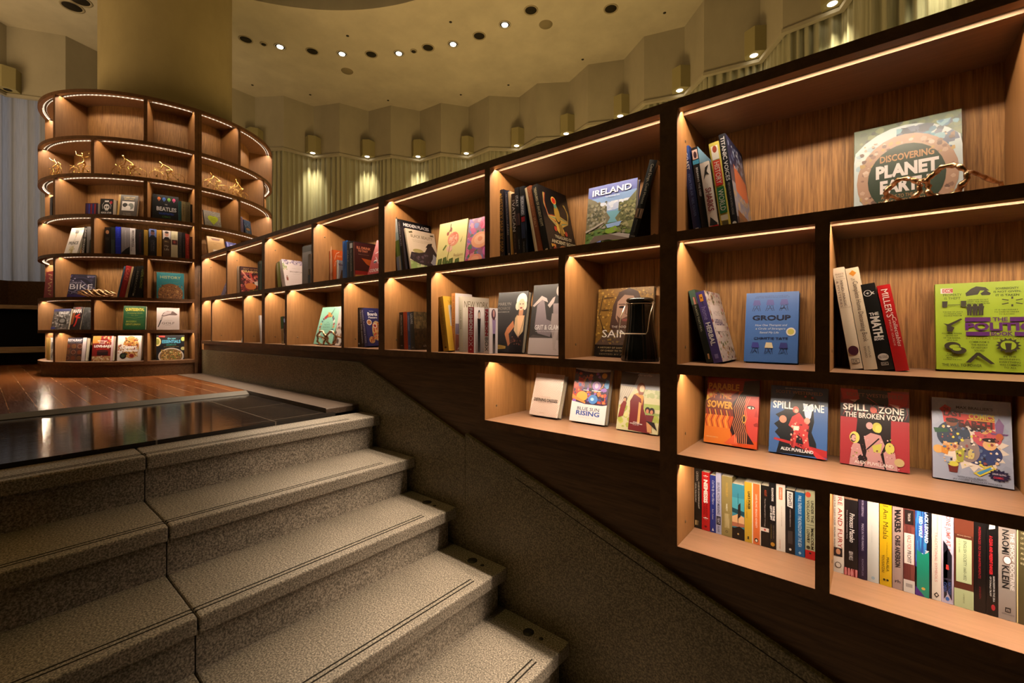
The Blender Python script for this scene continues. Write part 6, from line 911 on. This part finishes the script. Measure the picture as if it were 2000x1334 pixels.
# fourth row
g = 'biographies packed on the fourth row of the round bookcase'
pr = [('r', 0, 0, 1, 1, 'd8ccc0'), ('r', .3, .9, 1, 1, '8a7a4a'), ('e', .52, .86, .14, .10, '1c1618'), ('p', [(.48, .80), (.56, .80), (.54, .62), (.50, .62)], 'b89a5c'), ('p', [(.3, .30), (.7, .30), (.56, .6), (.46, .6)], 'c8bcae'), ('t', 'PRINCE', .5, .42, .72, .12, '2a2420', {'b': .03}), ('r', .42, .02, .62, .3, 'b8a878'), ('s', 16, .3, .04, .7, .3, .03, .06, ['c0ac78', '9a8450', 'd8c8a8'], 113)]
book('white PRINCE music biography leaning face-out', CFO(R4, 124.5, 150, 446, .02, 14, .915), 'd8ccc0', front=pr, group=g)
book('black biography spine with white capitals behind the white one', CSO(R4, 158, 165, 443.5, .14, -8, .908), '1a1616', spine=[('v', 'DAVID BECKHAM', .5, .5, .9, .5, 'ddd6d0', {'b': .02})], group=g)
book('grey biography beside the divider, with a dark curved shape', CFO(R4, 168.5, 180, 443, .02, 2, .92), '8a8480', front=[('p', [(.4, 0), (1, 0), (1, .6), (.5, .5)], '3a3634')], group=g)
bio = [('black spine with a small portrait, first of the biographies', 204.6, 215.4, 444, '151012', [('e', .5, .82, .3, .07, 'b8845c'), ('t', 'BIOGRAPHY', .5, .6, .7, .03, '8a7a6a'), ('t', 'A LIFE', .5, .55, .6, .03, '8a7a6a')]),
 ('dark grey green spine beside the portrait one', 216.4, 224.8, 444, '1c1f1e', [('r', .1, 0, .9, .55, '3a423e')]),
 ('vivid blue spine among the biographies', 225.5, 236, 443.2, '1c28a0', [('r', 0, .62, 1, .63, '4a58c0'), ('v', 'STEVE', .5, .8, .3, .3, '5a68d0'), ('r', 0, .3, 1, .31, '4a58c0')]),
 ('broad grey spine with a black slanted foot', 236.9, 253.4, 445, '8a8284', [('v', 'THE MAN AND HIS WORLD', .5, .6, .6, .14, 'c0b8b8'), ('p', [(0, 0), (1, 0), (1, .32), (.5, .22), (0, .08)], '1a1618')]),
 ('white BECOMING style memoir spine', 254, 264.2, 446.4, 'd0cac8', [('v', 'BECOMING', .6, .62, .6, .4, '5a5458', {'b': .02}), ('v', 'THE MEMOIR', .25, .4, .5, .2, '6a6468')]),
 ('broad black spine with faint red lettering', 265.5, 280, 449, '17110f', [('v', 'THE PHILOSOPHY', .55, .5, .8, .25, '6a3440')]),
 ('mustard gold spine beside the broad black one', 281, 288.8, 449.8, '8a6a24', [('v', 'LIFE', .5, .6, .3, .3, '5a4414')]),
 ('dark spine headed by a blue toned portrait', 290.8, 305.6, 448.3, '171518', [('r', 0, .70, 1, 1, '5a6a98'), ('e', .5, .86, .26, .08, '6a4438'), ('e', .5, .93, .26, .04, '1a1416'), ('p', [(.1, .7), (.9, .7), (.7, .78), (.3, .78)], '17151a'), ('v', 'LONG WALK', .62, .4, .4, .26, '7a7478'), ('v', 'TO FREEDOM', .32, .4, .4, .2, '6a6468')]),
 ('golden tan spine between the two portrait spines', 306.2, 315.6, 450, 'a87c2c', [('v', 'MEMOIRS', .5, .6, .5, .3, '7a5414')]),
 ('brown MY LIFE spine headed by a smiling portrait', 317.8, 333.4, 451.4, '4a3220', [('r', 0, .68, 1, 1, 'c8bcb4'), ('e', .5, .86, .24, .085, 'b8846a'), ('e', .5, .93, .25, .04, '2a2020'), ('p', [(.1, .68), (.9, .68), (.7, .76), (.3, .76)], '1c1a1c'), ('t', 'BILL', .5, .6, .5, .05, 'c8a878'), ('t', 'My', .5, .42, .5, .08, 'd8c8b0'), ('t', 'Life', .5, .31, .6, .08, 'd8c8b0')]),
 ('pale cream spine with a dark red picture band', 334.2, 347.2, 452.8, 'c8bc98', [('r', .1, .5, .95, .68, '4a2020'), ('e', .5, .6, .2, .05, '9a4a3c'), ('v', 'STORY', .5, .8, .15, .2, '9a8a60')]),
 ('slim dark slate spine past the cream one', 348.2, 355.4, 454, '2c2624', [('v', 'GRAPES', .5, .5, .7, .3, '5a504c')]),
 ('slim black spine past the slate one', 356, 361.6, 455, '141012', [('v', 'HOUSE', .5, .5, .5, .3, '5a504c')]),
 ('deep red SQUARE biography spine', 362.2, 370, 458, '8a2018', [('v', 'SQUARE', .5, .5, .7, .45, 'c05a4a', {'b': .02})]),
 ('dark brown spine, last of the biographies', 370.6, 376, 463, '3a1c14', [('v', 'CLASSIC RIFTS', .5, .5, .8, .4, '8a5a4a')])]
for lb, a, b, v, c, s in bio: book(lb, CSO(R4, a, b, v, .14, 0, .908), c, spine=s, group=g)
book('kraft brown book with a white label, just above the straight bookcase', CFO(R4, 409, 441.5, 461, .02, 10, .90), 'b08a58', front=[('p', [(.2, .96), (.8, .95), (.7, .88), (.3, .88)], '6a3a24'), ('t', 'A GUIDE TO EVERYDAY', .5, .78, .6, .03, '7a5a34'), ('t', 'SCIENCE', .45, .7, .2, .03, '7a5a34'), ('r', .3, .2, .8, .5, 'd0c4b8'), ('t', 'INTERESTING', .55, .42, .4, .04, '5a4a3c'), ('t', 'STORIES', .5, .32, .3, .04, '5a4a3c')], group=g)
book('violet blue book peeping over the straight bookcase rim', CFO(R4, 447, 470, 472, .02, 8, .90), '3a3a78', front=[('s', 16, 0, .3, 1, 1, .1, .2, ['5a5aa0', '8a8ac0', '2a2a5c'], 114), ('r', .3, .5, .6, .9, 'b8b8d8')], group=g)
# fifth row
g = 'bicycle and car books on the fifth row of the round bookcase'
book('red hardback with gold scroll ornament in the end cell', CFO(R5, 84.8, 103, 531.5, .02, 4, .908), '8a1418', front=[('l', [(.3, .9), (.7, .85), (.4, .75), (.75, .68)], .08, 'd8b878', 2), ('l', [(.75, .6), (.35, .55), (.7, .45), (.4, .38)], .08, 'd8b878', 2), ('l', [(.4, .3), (.75, .28), (.5, .18), (.8, .12)], .06, 'd8b878', 2)], group=g)
book('black spine, first beside the silver bicycle book', CSO(R5, 107, 113, 522.5, .16, 6, .908), '161210', spine=[('v', 'BIKES', .5, .7, .3, .3, '7a6a5a')], group=g)
book('dark maroon spine second from the divider', CSO(R5, 113.2, 118, 522.8, .16, 8, .908), '4a1c1c', spine=[('v', 'RIDERS', .5, .7, .4, .4, '9a6a5a')], group=g)
book('white spine with a pale blue head, beside the silver bicycle book', CSO(R5, 118.3, 125.6, 523, .16, 8, .908), '8a3430', spine=[('r', 0, .55, 1, 1, 'b0b8cc'), ('r', 0, 0, 1, .2, 'b8a890')], group=g)
bk = [('r', 0, 0, 1, 1, '2c2634'), ('s', 90, 0, .02, 1, .96, .04, .1, ['4a4458', '3a3448', '6a6478', '1c1824', '54487a'], 121), ('e', .5, .5, .42, .40, '3a344a'), ('e', .5, .5, .36, .34, '241f2c'), ('e', .45, .5, .28, .26, '3c3648'), ('s', 24, .1, .1, .9, .9, .02, .04, ['a8a0b4', '8a8298', 'c8c0d0'], 122), ('l', [(.05, .3), (.4, .2), (.95, .3)], .03, '9a92a8'), ('l', [(.5, .75), (.75, .5), (.6, .4)], .03, '8a82a0'), ('r', 0, 0, 1, .14, '3a2c5a'), ('t', 'COMPLETE', .34, .64, .4, .06, 'c8c0cc'), ('t', 'BIKE', .53, .47, .78, .22, 'ece4e4', {'b': .0})]
P0, P1 = CP(126.6, .908, R5), CP(184, .80, R5)
e_ = P1 - P0; yw = math.atan2(e_.y, e_.x)
book('large dark silver BIKE book standing at an angle behind the bronze twist', (P0, yw, 7, e_.length, .215, .02), '2c2634', front=bk, spine=[SP('8a8298', 'BIKE', .5, .9, .5)], group=g)
for lb, a, b, v, ln, c, s in (('thin blue grey spine leaning beside the red cars book', 228, 231.5, 520.5, -11, '3a4a5c', []), ('red CARS hardback leaning on the fifth row', 231.8, 243.2, 520.5, -11, '8a1c1c', [('v', 'CARS', .5, .72, .38, .6, 'c86a54', {'i': .3}), ('v', 'THE DEFINITIVE GUIDE', .5, .3, .36, .25, 'a84a3c')]), ('cream spine leaning beside the red cars book', 244, 248.2, 521.6, -10, 'b89a70', [('v', 'AUTO', .5, .3, .3, .5, '6a5434')]), ('black spine leaning next to the cream one', 249, 255.4, 521, -9, '14110f', [('v', 'CAR DESIGN', .5, .6, .5, .3, '6a6054')]), ('second black leaning spine with pale lettering', 256, 265, 520.6, -8, '15120e', [('v', 'SUPERCARS', .5, .5, .7, .36, '7a7260'), ('r', .2, .06, .5, .14, '9a907a')]), ('third black leaning spine, closest to the divider', 265.6, 277.4, 520.4, -6, '0f0d0b', [('v', 'TOTAL RACING', .55, .6, .6, .4, '8a8a3c', {'i': .3})])):
    book(lb, CSO(R5, a, b, v, .15, ln, .908), c, spine=s, group=g)
hi = [('r', 0, 0, 1, 1, '2c7c84'), ('e', .5, .18, .46, .40, '8a5a34'), ('s', 160, .06, .0, .94, .54, .015, .04, ['b0824c', '6a3a20', 'c89a60', '54301c'], 123), ('r', 0, .0, .04, .3, '2c7c84'), ('t', 'SMITHSONIAN', .5, .95, .7, .035, '5aa8a8'), ('t', 'HISTORY', .5, .82, .76, .11, 'b8b078', {'b': .02}), ('t', 'OF THE WORLD', .5, .71, .7, .05, '4a8a7c'), ('t', 'MAP BY MAP', .5, .63, .6, .05, '6a8a6a')]
book('teal HISTORY book with a round bronze relief', CFO(R5, 306, 359.5, 531.5, .03, 6, .88), '2c7c84', front=hi, scol='246870')
# sixth row
g = 'books face-out on the sixth row of the round bookcase'
nc = [('r', 0, 0, 1, 1, '5a5654'), ('s', 120, 0, .05, 1, .85, .04, .1, ['8a8682', '3a3634', 'b0aaa4', '6a6664', 'c8c2bc', '2a2826'], 131), ('r', 0, .88, 1, 1, '2c3460'), ('t', 'CIRCUIT', .62, .80, .6, .12, 'e0dcd8', {'b': .04}), ('e', .6, .42, .26, .16, '3a3634'), ('e', .6, .42, .16, .10, '8a8682'), ('r', 0, .02, .25, .12, '3a4a9a'), ('t', 'LEGENDS', .66, .05, .5, .06, 'c8c0b8')]
book('black and white racing book with a blue top strip', CFO(R6, 99, 132, 604, .03, 8, .915), '5a5654', front=nc, group=g)
mf = [('r', 0, 0, 1, 1, '231618'), ('p', [(0, .2), (.25, .25), (.3, .75), (.05, .8)], '8a4a24'), ('p', [(.3, .15), (.45, .3), (.5, .6), (.9, .55), (.85, .5), (.62, .5), (.6, .3), (.45, .12)], 'b8241c'), ('p', [(.35, .6), (.75, .72), (.8, .66), (.4, .52)], 'c83424'), ('t', 'MAFIA', .5, .82, .86, .17, 'dcd4cc', {'b': .04}), ('t', 'INSIDE THE', .5, .95, .5, .05, 'b83428', {'b': .02})]
book('black MAFIA book with a red hand motif', CFO(R6, 135.5, 155, 600, .02, 9, .905), '231618', front=mf, group=g)
book('dark grey photo book beside the divider', CFO(R6, 157.5, 179, 600.5, .02, 9, .90), '3a3836', front=[('r', 0, 0, 1, 1, '3c3a38'), ('s', 40, 0, 0, 1, .9, .06, .14, ['4a4846', '2c2a28', '5a5856'], 132), ('t', 'NOIR', .74, .8, .3, .06, 'a8a49c')], group=g)
qg = [('r', 0, 0, 1, 1, '1f4a2c'), ('r', .05, .04, .95, .97, '24522f'), ('t', 'QUINTESSENTIAL', .5, .84, .84, .15, 'c8b43c', {'b': .03}), ('t', 'Grooming Guide', .5, .69, .7, .06, 'a89a3c', {'i': .2}), ('t', 'for the', .5, .6, .3, .045, '8a8a3c', {'i': .2}), ('l', [(.1, .52), (.5, .48), (.9, .54)], .015, '8a8a3c'), ('t', 'MODERN', .36, .34, .44, .07, 'a8a848', {'b': .02}), ('t', 'GENTLEMAN', .44, .22, .66, .08, 'b8ac48', {'b': .02})]
for i in range(14): qg += [('l', [(.1 + .06 * i, .44 + .02 * math.sin(i)), (.14 + .06 * i, .40), (.12 + .06 * i, .1 + .02 * (i % 3))], .008, '5a7a3c')]
book('dark green gentleman guide with ornate yellow lettering', CFO(R6, 239.5, 283.5, 597.5, .03, 7, .89), '1f4a2c', front=qg, scol='183c24', group=g)
gf = [('r', 0, 0, 1, 1, 'd4c4be'), ('p', [(.20, .62), (.28, .76), (.45, .86), (.72, .84), (.92, .70), (.86, .66), (.55, .66), (.30, .60)], '6a5450'), ('p', [(.25, .68), (.40, .84), (.66, .84), (.62, .74), (.3, .64)], 'b8a8a4'), ('p', [(.04, .12), (.08, .12), (.22, .44), (.28, .60), (.22, .62), (.17, .46)], '1c1416'), ('p', [(.16, .44), (.21, .44), (.29, .62), (.22, .63)], '9a8a86'), ('t', 'COMPLETE', .5, .42, .36, .025, '9a8884'), ('t', 'GOLF', .5, .30, .56, .10, '5a4844'), ('t', 'MANUAL', .5, .2, .24, .025, '8a7874')]
book('pale pink GOLF book with a club head on its cover', CFO(R6, 306, 350.5, 600.8, .02, 5, .89), 'd4c4be', front=gf, group=g)
# bottom row
g = 'cookbooks face-out on the bottom row of the round bookcase'
book('yellow speckled spine in the end cell', CSO(R7, 90.8, 96.8, 660, .12, 0, .908), 'b8924c', spine=[('s', 40, 0, 0, 1, 1, .08, .2, ['d8b46a', 'a87c34', 'c8a050'], 141, .2)], group=g)
book('white book beside the yellow spine in the end cell', CFO(R7, 97.2, 106, 659.5, .02, 1, .905), 'd8d0c8', front=[('r', .35, .5, .6, .8, '3a342c'), ('s', 8, .3, .1, .9, .45, .08, .14, ['8a7a6a', '4a3a34'], 142)], group=g)
rs = [('r', 0, 0, 1, 1, '54403e'), ('r', 0, .76, .83, 1, '1f2236'), ('t', 'RESTAURANT', .46, .89, .66, .11, 'dcd8d8', {'b': .03}), ('t', 'FAVORITES AT HOME', .46, .80, .6, .03, 'a8a4a8')] + sum([[('r', .03 + .28 * i, .02 + .25 * j, .28 + .28 * i, .25 + .25 * j, ('4a302c', '5a3a30', '3a2828')[(i + j) % 3]), ('e', .155 + .28 * i, .13 + .25 * j, .11, .095, ('8a6a58', '7a4a34', '6a3a2c')[(i * 2 + j) % 3]), ('e', .155 + .28 * i, .13 + .25 * j, .085, .07, ('5a2c20', '7a3c24', '6a4a2c')[(i + 2 * j) % 3])] for i in range(3) for j in range(3)], []) + [('r', .83, 0, 1, 1, 'd0c0c0')]
book('RESTAURANT cookbook with a grid of dishes and a white edge strip', CFO(R7, 123.5, 166, 659.5, .03, 5, .91), '54403e', front=rs, group=g)
lb_ = [('r', 0, 0, 1, 1, '7a1c18'), ('p', [(0, .7), (.35, .72), (.4, 1), (0, 1)], 'b87a34'), ('s', 40, .5, .5, 1, 1, .03, .07, ['b8402c', '8a2420', 'd8a070', 'c8b08a'], 143), ('r', 0, 0, 1, .2, 'b08a5c'), ('s', 40, 0, 0, 1, .22, .03, .06, ['c8a878', '9a4a34', 'd8c0a0'], 144), ('e', .5, .34, .27, .10, '241416'), ('r', .24, .24, .76, .34, '2c181a'), ('e', .5, .40, .27, .05, '4a2424'), ('t', 'YOU WERE MADE', .46, .80, .46, .04, 'e8dcd4', {'b': .03}), ('t', 'FOR', .46, .72, .3, .04, 'e8dcd4', {'b': .03}), ('t', 'LOVE-BAKE', .5, .595, .82, .10, 'ece4dc', {'b': .04}), ('t', 'MEMORIES', .5, .48, .6, .055, 'c02824', {'b': .03}), ('r', .90, 0, 1, 1, 'd0b0b0')]
book('red LOVE-BAKE cookbook with a dark pot on its cover', CFO(R7, 178.6, 219.5, 656.5, .03, 5, .91), '7a1c18', front=lb_, group=g)
db = [('r', 0, 0, 1, 1, 'dcd2ca'), ('e', .56, .54, .34, .44, 'b8843c'), ('s', 150, .28, .14, .86, .94, .03, .07, ['c8a05c', 'e0c890', 'a8642c', '8a3c24', '4a3a24', 'd8b878', 'b84a34'], 145), ('e', .24, .2, .14, .12, '241e1c'), ('e', .24, .2, .08, .07, '3a4a34'), ('e', .60, .2, .14, .10, 'c88a5c'), ('e', .60, .2, .1, .07, '8a2c24'), ('s', 14, .02, .3, .25, .65, .04, .06, ['8a5a34', 'b88a5c', '9a3c2c'], 146), ('t', 'Dessert', .50, .55, .62, .15, 'f0e8e2', {'b': .05, 'i': .2}), ('t', 'Boards', .56, .42, .62, .13, 'f0e8e2', {'b': .05, 'i': .2})]
book('white DESSERT BOARDS cookbook covered with pastries', CFO(R7, 228.5, 275, 655.8, .03, 5, .905), 'dcd2ca', front=db, group=g)
es = [('r', 0, 0, 1, 1, '14131a'), ('r', .08, .92, .30, .98, 'b83428'), ('e', .03, .74, .13, .18, 'd8c88a'), ('e', .03, .74, .08, .12, '8a8a3c'), ('e', .95, .84, .07, .09, 'a8b45c'), ('e', .95, .45, .08, .07, 'c0b878'), ('t', 'the new', .54, .87, .3, .07, '6ab8c8', {'b': .02}), ('t', 'ESSENTIALS', .53, .74, .66, .13, '5aaacc', {'b': .03}), ('t', 'cookbook', .53, .615, .36, .08, '3c8a7c', {'b': .02}), ('t', 'A modern guide to better cooking', .53, .53, .54, .035, 'b8a850'), ('e', .52, .14, .46, .34, 'cfc4bc'), ('e', .52, .15, .41, .29, '7a5a30'), ('s', 130, .16, .0, .88, .42, .02, .05, ['c8a060', 'a87834', 'e0c088', '6a7a34', '5a3c1c', 'b88c48'], 147)]
book('dark ESSENTIALS cookbook with a bowl of pasta', CFO(R7, 305.5, 360, 655, .03, 4, .90), '14131a', front=es, group=g)
# ------------------------------------------------------------------ brass cyclists on the second row of the round bookcase
def cyclist(u, r, label, pose, face=1):
    p = CP(u, r, R2); a = math.atan2(p.y - CYL.y, p.x - CYL.x)
    root = thing('cyclist_figurine', label, 'figurine', p, a + math.pi / 2 + (math.pi if face < 0 else 0), 'brass cyclist figurines')
    wr = 0.052
    for x in (-0.078, 0.078):
        m = MB().tube([(x + wr * math.cos(6.2832 * i / 28), 0, wr + 0.003 + wr * math.sin(6.2832 * i / 28)) for i in range(28)], 0.0024, 6, True)
        m.tube([(x, -0.006, wr + 0.003), (x, 0.006, wr + 0.003)], 0.007, 10)
        for i in range(5): m.tube([(x, 0, wr + 0.003), (x + wr * math.cos(1.2566 * i), 0, wr + 0.003 + wr * math.sin(1.2566 * i))], 0.0008, 4)
        m.build('wheel', M['gold'], root)
    f = MB(); z0 = wr + 0.003
    for q in ([(-0.078, 0, z0), (-0.058, 0, 0.108)], [(-0.055, 0, 0.100), (0.005, 0, 0.050), (0.030, 0, 0.105)], [(-0.057, 0, 0.104), (0.028, 0, 0.102)], [(0.005, 0, 0.05), (0.078, 0, z0), (0.028, 0, 0.1)], [(0.03, 0, 0.1), (0.033, 0, 0.118)]): f.tube(q, 0.0026, 6)
    f.tube([(0.018, 0, 0.119), (0.05, 0, 0.121)], [0.003, 0.006], 8); f.tube([(-0.058, 0, 0.106), (-0.066, -0.018, 0.110), (-0.088, -0.022, 0.112), (-0.094, -0.022, 0.122)], 0.0026, 6); f.tube([(-0.058, 0, 0.106), (-0.066, 0.018, 0.110), (-0.088, 0.022, 0.112), (-0.094, 0.022, 0.122)], 0.0026, 6)
    f.build('bicycle_frame', M['gold'], root)
    # rider: one skinned body
    hip, sh, hd = pose['hip'], pose['sh'], pose['head']
    V = [hip, ((hip[0] + sh[0]) / 2, 0, (hip[1] + sh[1]) / 2 + 0.006), sh, ((sh[0] + hd[0]) / 2, 0, (sh[1] + hd[1]) / 2), hd, (hd[0] - 0.008, hd[1] + 0.008)]
    V = [(v[0], 0, v[1]) if len(v) == 2 else v for v in V]; R = [0.0105, 0.008, 0.010, 0.005, 0.0115, 0.009]; E = [(0, 1), (1, 2), (2, 3), (3, 4), (4, 5)]
    for sgn, kn, ft in ((-1, pose['k1'], pose['f1']), (1, pose['k2'], pose['f2'])):
        n = len(V); V += [(hip[0], sgn * 0.012, hip[1]), (kn[0], sgn * 0.016, kn[1]), (ft[0], sgn * 0.015, ft[1]), (ft[0] - 0.018, sgn * 0.015, ft[1] - 0.002)]; R += [0.008, 0.0058, 0.0042, 0.0038]; E += [(0, n), (n, n + 1), (n + 1, n + 2), (n + 2, n + 3)]
    for sgn, el, ha in ((-1, pose['e1'], pose['h1']), (1, pose['e2'], pose['h2'])):
        n = len(V); V += [(sh[0], sgn * 0.015, sh[1]), (el[0], sgn * 0.021, el[1]), (ha[0], sgn * 0.020, ha[1])]; R += [0.006, 0.0042, 0.0046]; E += [(2, n), (n, n + 1), (n + 1, n + 2)]
    me = bpy.data.meshes.new('rider'); me.from_pydata(V, E, []); o = bpy.data.objects.new('rider', me); C.objects.link(o); o.parent = root
    sk = o.modifiers.new('skin', 'SKIN'); sk.use_smooth_shade = True
    for i, q in enumerate(R): me.skin_vertices[0].data[i].radius = (q * .8, q * .8)
    me.skin_vertices[0].data[0].use_root = True
    o.modifiers.new('round', 'SUBSURF').levels = 2; o.modifiers['round'].render_levels = 2; me.materials.append(M['gold'])
    return root
ride = dict(hip=(0.036, 0.130), sh=(-0.030, 0.168), head=(-0.052, 0.186), k1=(-0.012, 0.118), f1=(0.012, 0.045), k2=(0.0, 0.095), f2=(0.004, 0.032), e1=(-0.046, 0.136), h1=(-0.088, 0.116), e2=(-0.046, 0.136), h2=(-0.088, 0.116))
tall = dict(ride, sh=(-0.030, 0.178), head=(-0.046, 0.205))
cheer = dict(ride, hip=(0.034, 0.132), sh=(0.024, 0.192), head=(0.018, 0.218), e1=(-0.02, 0.205), h1=(-0.03, 0.24), e2=(0.058, 0.20), h2=(0.062, 0.232))
point = dict(ride, hip=(0.036, 0.130), sh=(-0.012, 0.172), head=(-0.022, 0.186), e1=(-0.05, 0.192), h1=(-0.088, 0.212), e2=(0.03, 0.15), h2=(0.036, 0.135))
cyclist(109, .90, 'brass cyclist figurine stretching one arm forward', point)
cyclist(158, .86, 'brass cyclist figurine sitting upright with both arms raised', cheer)
cyclist(253, .86, 'brass cyclist figurine with upright head, first in the wide cell', tall)
cyclist(327, .87, 'brass cyclist figurine crouching low, second in the wide cell', ride)
cyclist(422, .87, 'brass cyclist figurine just past the double upright', ride)
cyclist(467, .87, 'brass cyclist figurine by the far divider of the round bookcase', tall)

# bronze spectacles sculptures
def spectacles(label, P, dirx, rr, wire, bead, back, tilt=0.0):
    root = thing('spectacles_sculpture', label, 'sculpture', P, math.atan2(dirx[1], dirx[0]), 'bronze spectacles sculptures')
    root.rotation_euler.x = 0
    def wob(pts, r):
        g_ = random.Random(len(pts)); return [r * (1 + bead * g_.uniform(-1, 1)) for _ in pts]
    for sx in (-1, 1):
        c = (sx * rr * 1.22, 0, rr + wire)
        pts = [(c[0] + rr * math.cos(6.2832 * i / 40), 0.004 * math.sin(i), c[2] + rr * 0.92 * math.sin(6.2832 * i / 40)) for i in range(40)]
        MB().tube(pts, wob(pts, wire), 8, True).build('rim', M['bronze'], root)
    pts = [(rr * (-0.24 + 0.48 * i / 8), -0.004, rr * 1.25 + wire + rr * 0.18 * math.sin(math.pi * i / 8)) for i in range(9)]
    MB().tube(pts, wob(pts, wire), 8).build('bridge', M['bronze'], root)
    for sx in (-1, 1):
        pts = [(sx * rr * 2.2, 0.0, rr * 1.35), (sx * rr * 2.3, back * .1, rr * 1.38)] + [(sx * rr * 2.3 + (0 if sx < 0 else rr * .02 * k), back * (0.1 + 0.10 * k), rr * 1.38 - 0.003 * k) for k in range(1, 7)] + [(sx * rr * 2.3, back * 0.86, rr * 1.0), (sx * rr * 2.3, back, wire)]
        MB().tube(pts, wob(pts, wire * .8), 8).build('temple', M['bronze'], root)
    return root
# large pair standing on the shelf in front of the planet book, front turned along the shelf
spectacles('large bronze spectacles sculpture in front of the PLANET EARTH book', (0.088, DF + 0.088, Z1), (0.82, -0.57), 0.037, 0.0055, 0.35, 0.125)
spectacles('small bronze spectacles sculpture in front of the mint green book', (wx(637, DF + .035), DF + .035, Z2), (1, 0.05), 0.046, 0.006, 0.25, 0.10)

# twisted bronze sculpture on the fifth row
tw = thing('twisted_sculpture', 'bronze twisted branch-like sculpture in front of the dark silver bicycle book', 'sculpture', CP(190, .905, R5), math.atan2(*(lambda e: (e.y, e.x))(CP(215, .905, R5) - CP(165, .905, R5))))
for i in range(5):
    ph = i * 1.2566; pts = []
    for k in range(26):
        q = k / 25; x = -0.155 + 0.31 * q; rad = 0.030 * math.sin(math.pi * min(1, max(0.04, q * 1.02))) ** 0.6 + 0.004
        pts.append((x, rad * math.cos(ph + 7.5 * q), max(0.006, 0.042 - 0.012 * q + rad * math.sin(ph + 7.5 * q))))
    MB().tube(pts, [0.0075 - 0.004 * abs(k / 25 - .45) for k in range(26)], 8).build('strand', M['bronze'], tw)
MB().tube([(-0.06, 0.01, 0.035), (-0.02, 0.0, 0.045), (0.03, 0.01, 0.050), (0.07, 0, 0.04)], [0.012, 0.024, 0.026, 0.010], 12).build('core', M['bronze'], tw)

# black bottle-shaped vase with a wire bail
vb = thing('bottle_vase', 'tall black ribbed bottle vase with a steel wire bail, in front of the saints book', 'vase', (wx(1250, DF + .075), DF + 0.075, Z2))
prof = [(0, 0.0), (0.060, 0.0), (0.062, 0.006), (0.056, 0.05), (0.047, 0.10), (0.042, 0.14), (0.0405, 0.172), (0.040, 0.19), (0.036, 0.197), (0, 0.197)]
MB().lathe(prof, 0, 0, 96, ribs=24, amp=0.018).build('body', M['glaze'], vb)
MB().lathe([(0.030, 0.196), (0.044, 0.199), (0.046, 0.205), (0.042, 0.211), (0, 0.213)], 0, 0, 48).build('lid', M['glaze'], vb)
MB().tube([(0.0425 * math.cos(6.2832 * i / 40), 0.0425 * math.sin(6.2832 * i / 40), 0.193) for i in range(40)], 0.0013, 6, True).build('neck_wire', M['wire'], vb)
MB().tube([(-0.046, 0, 0.193), (-0.049, -0.010, 0.190), (-0.050, -0.040, 0.150), (-0.0495, -0.056, 0.10), (-0.045, -0.058, 0.092), (0.045, -0.058, 0.092), (0.0495, -0.056, 0.10), (0.050, -0.040, 0.150), (0.049, -0.010, 0.190), (0.046, 0, 0.193)], 0.0015, 8).build('bail', M['wire'], vb)
for sx in (-1, 1): MB().tube([(sx * 0.047 + 0.004 * math.cos(6.2832 * i / 12), -0.002, 0.194 + 0.004 * math.sin(6.2832 * i / 12)) for i in range(12)], 0.0012, 6, True).build('bail_loop', M['wire'], vb)
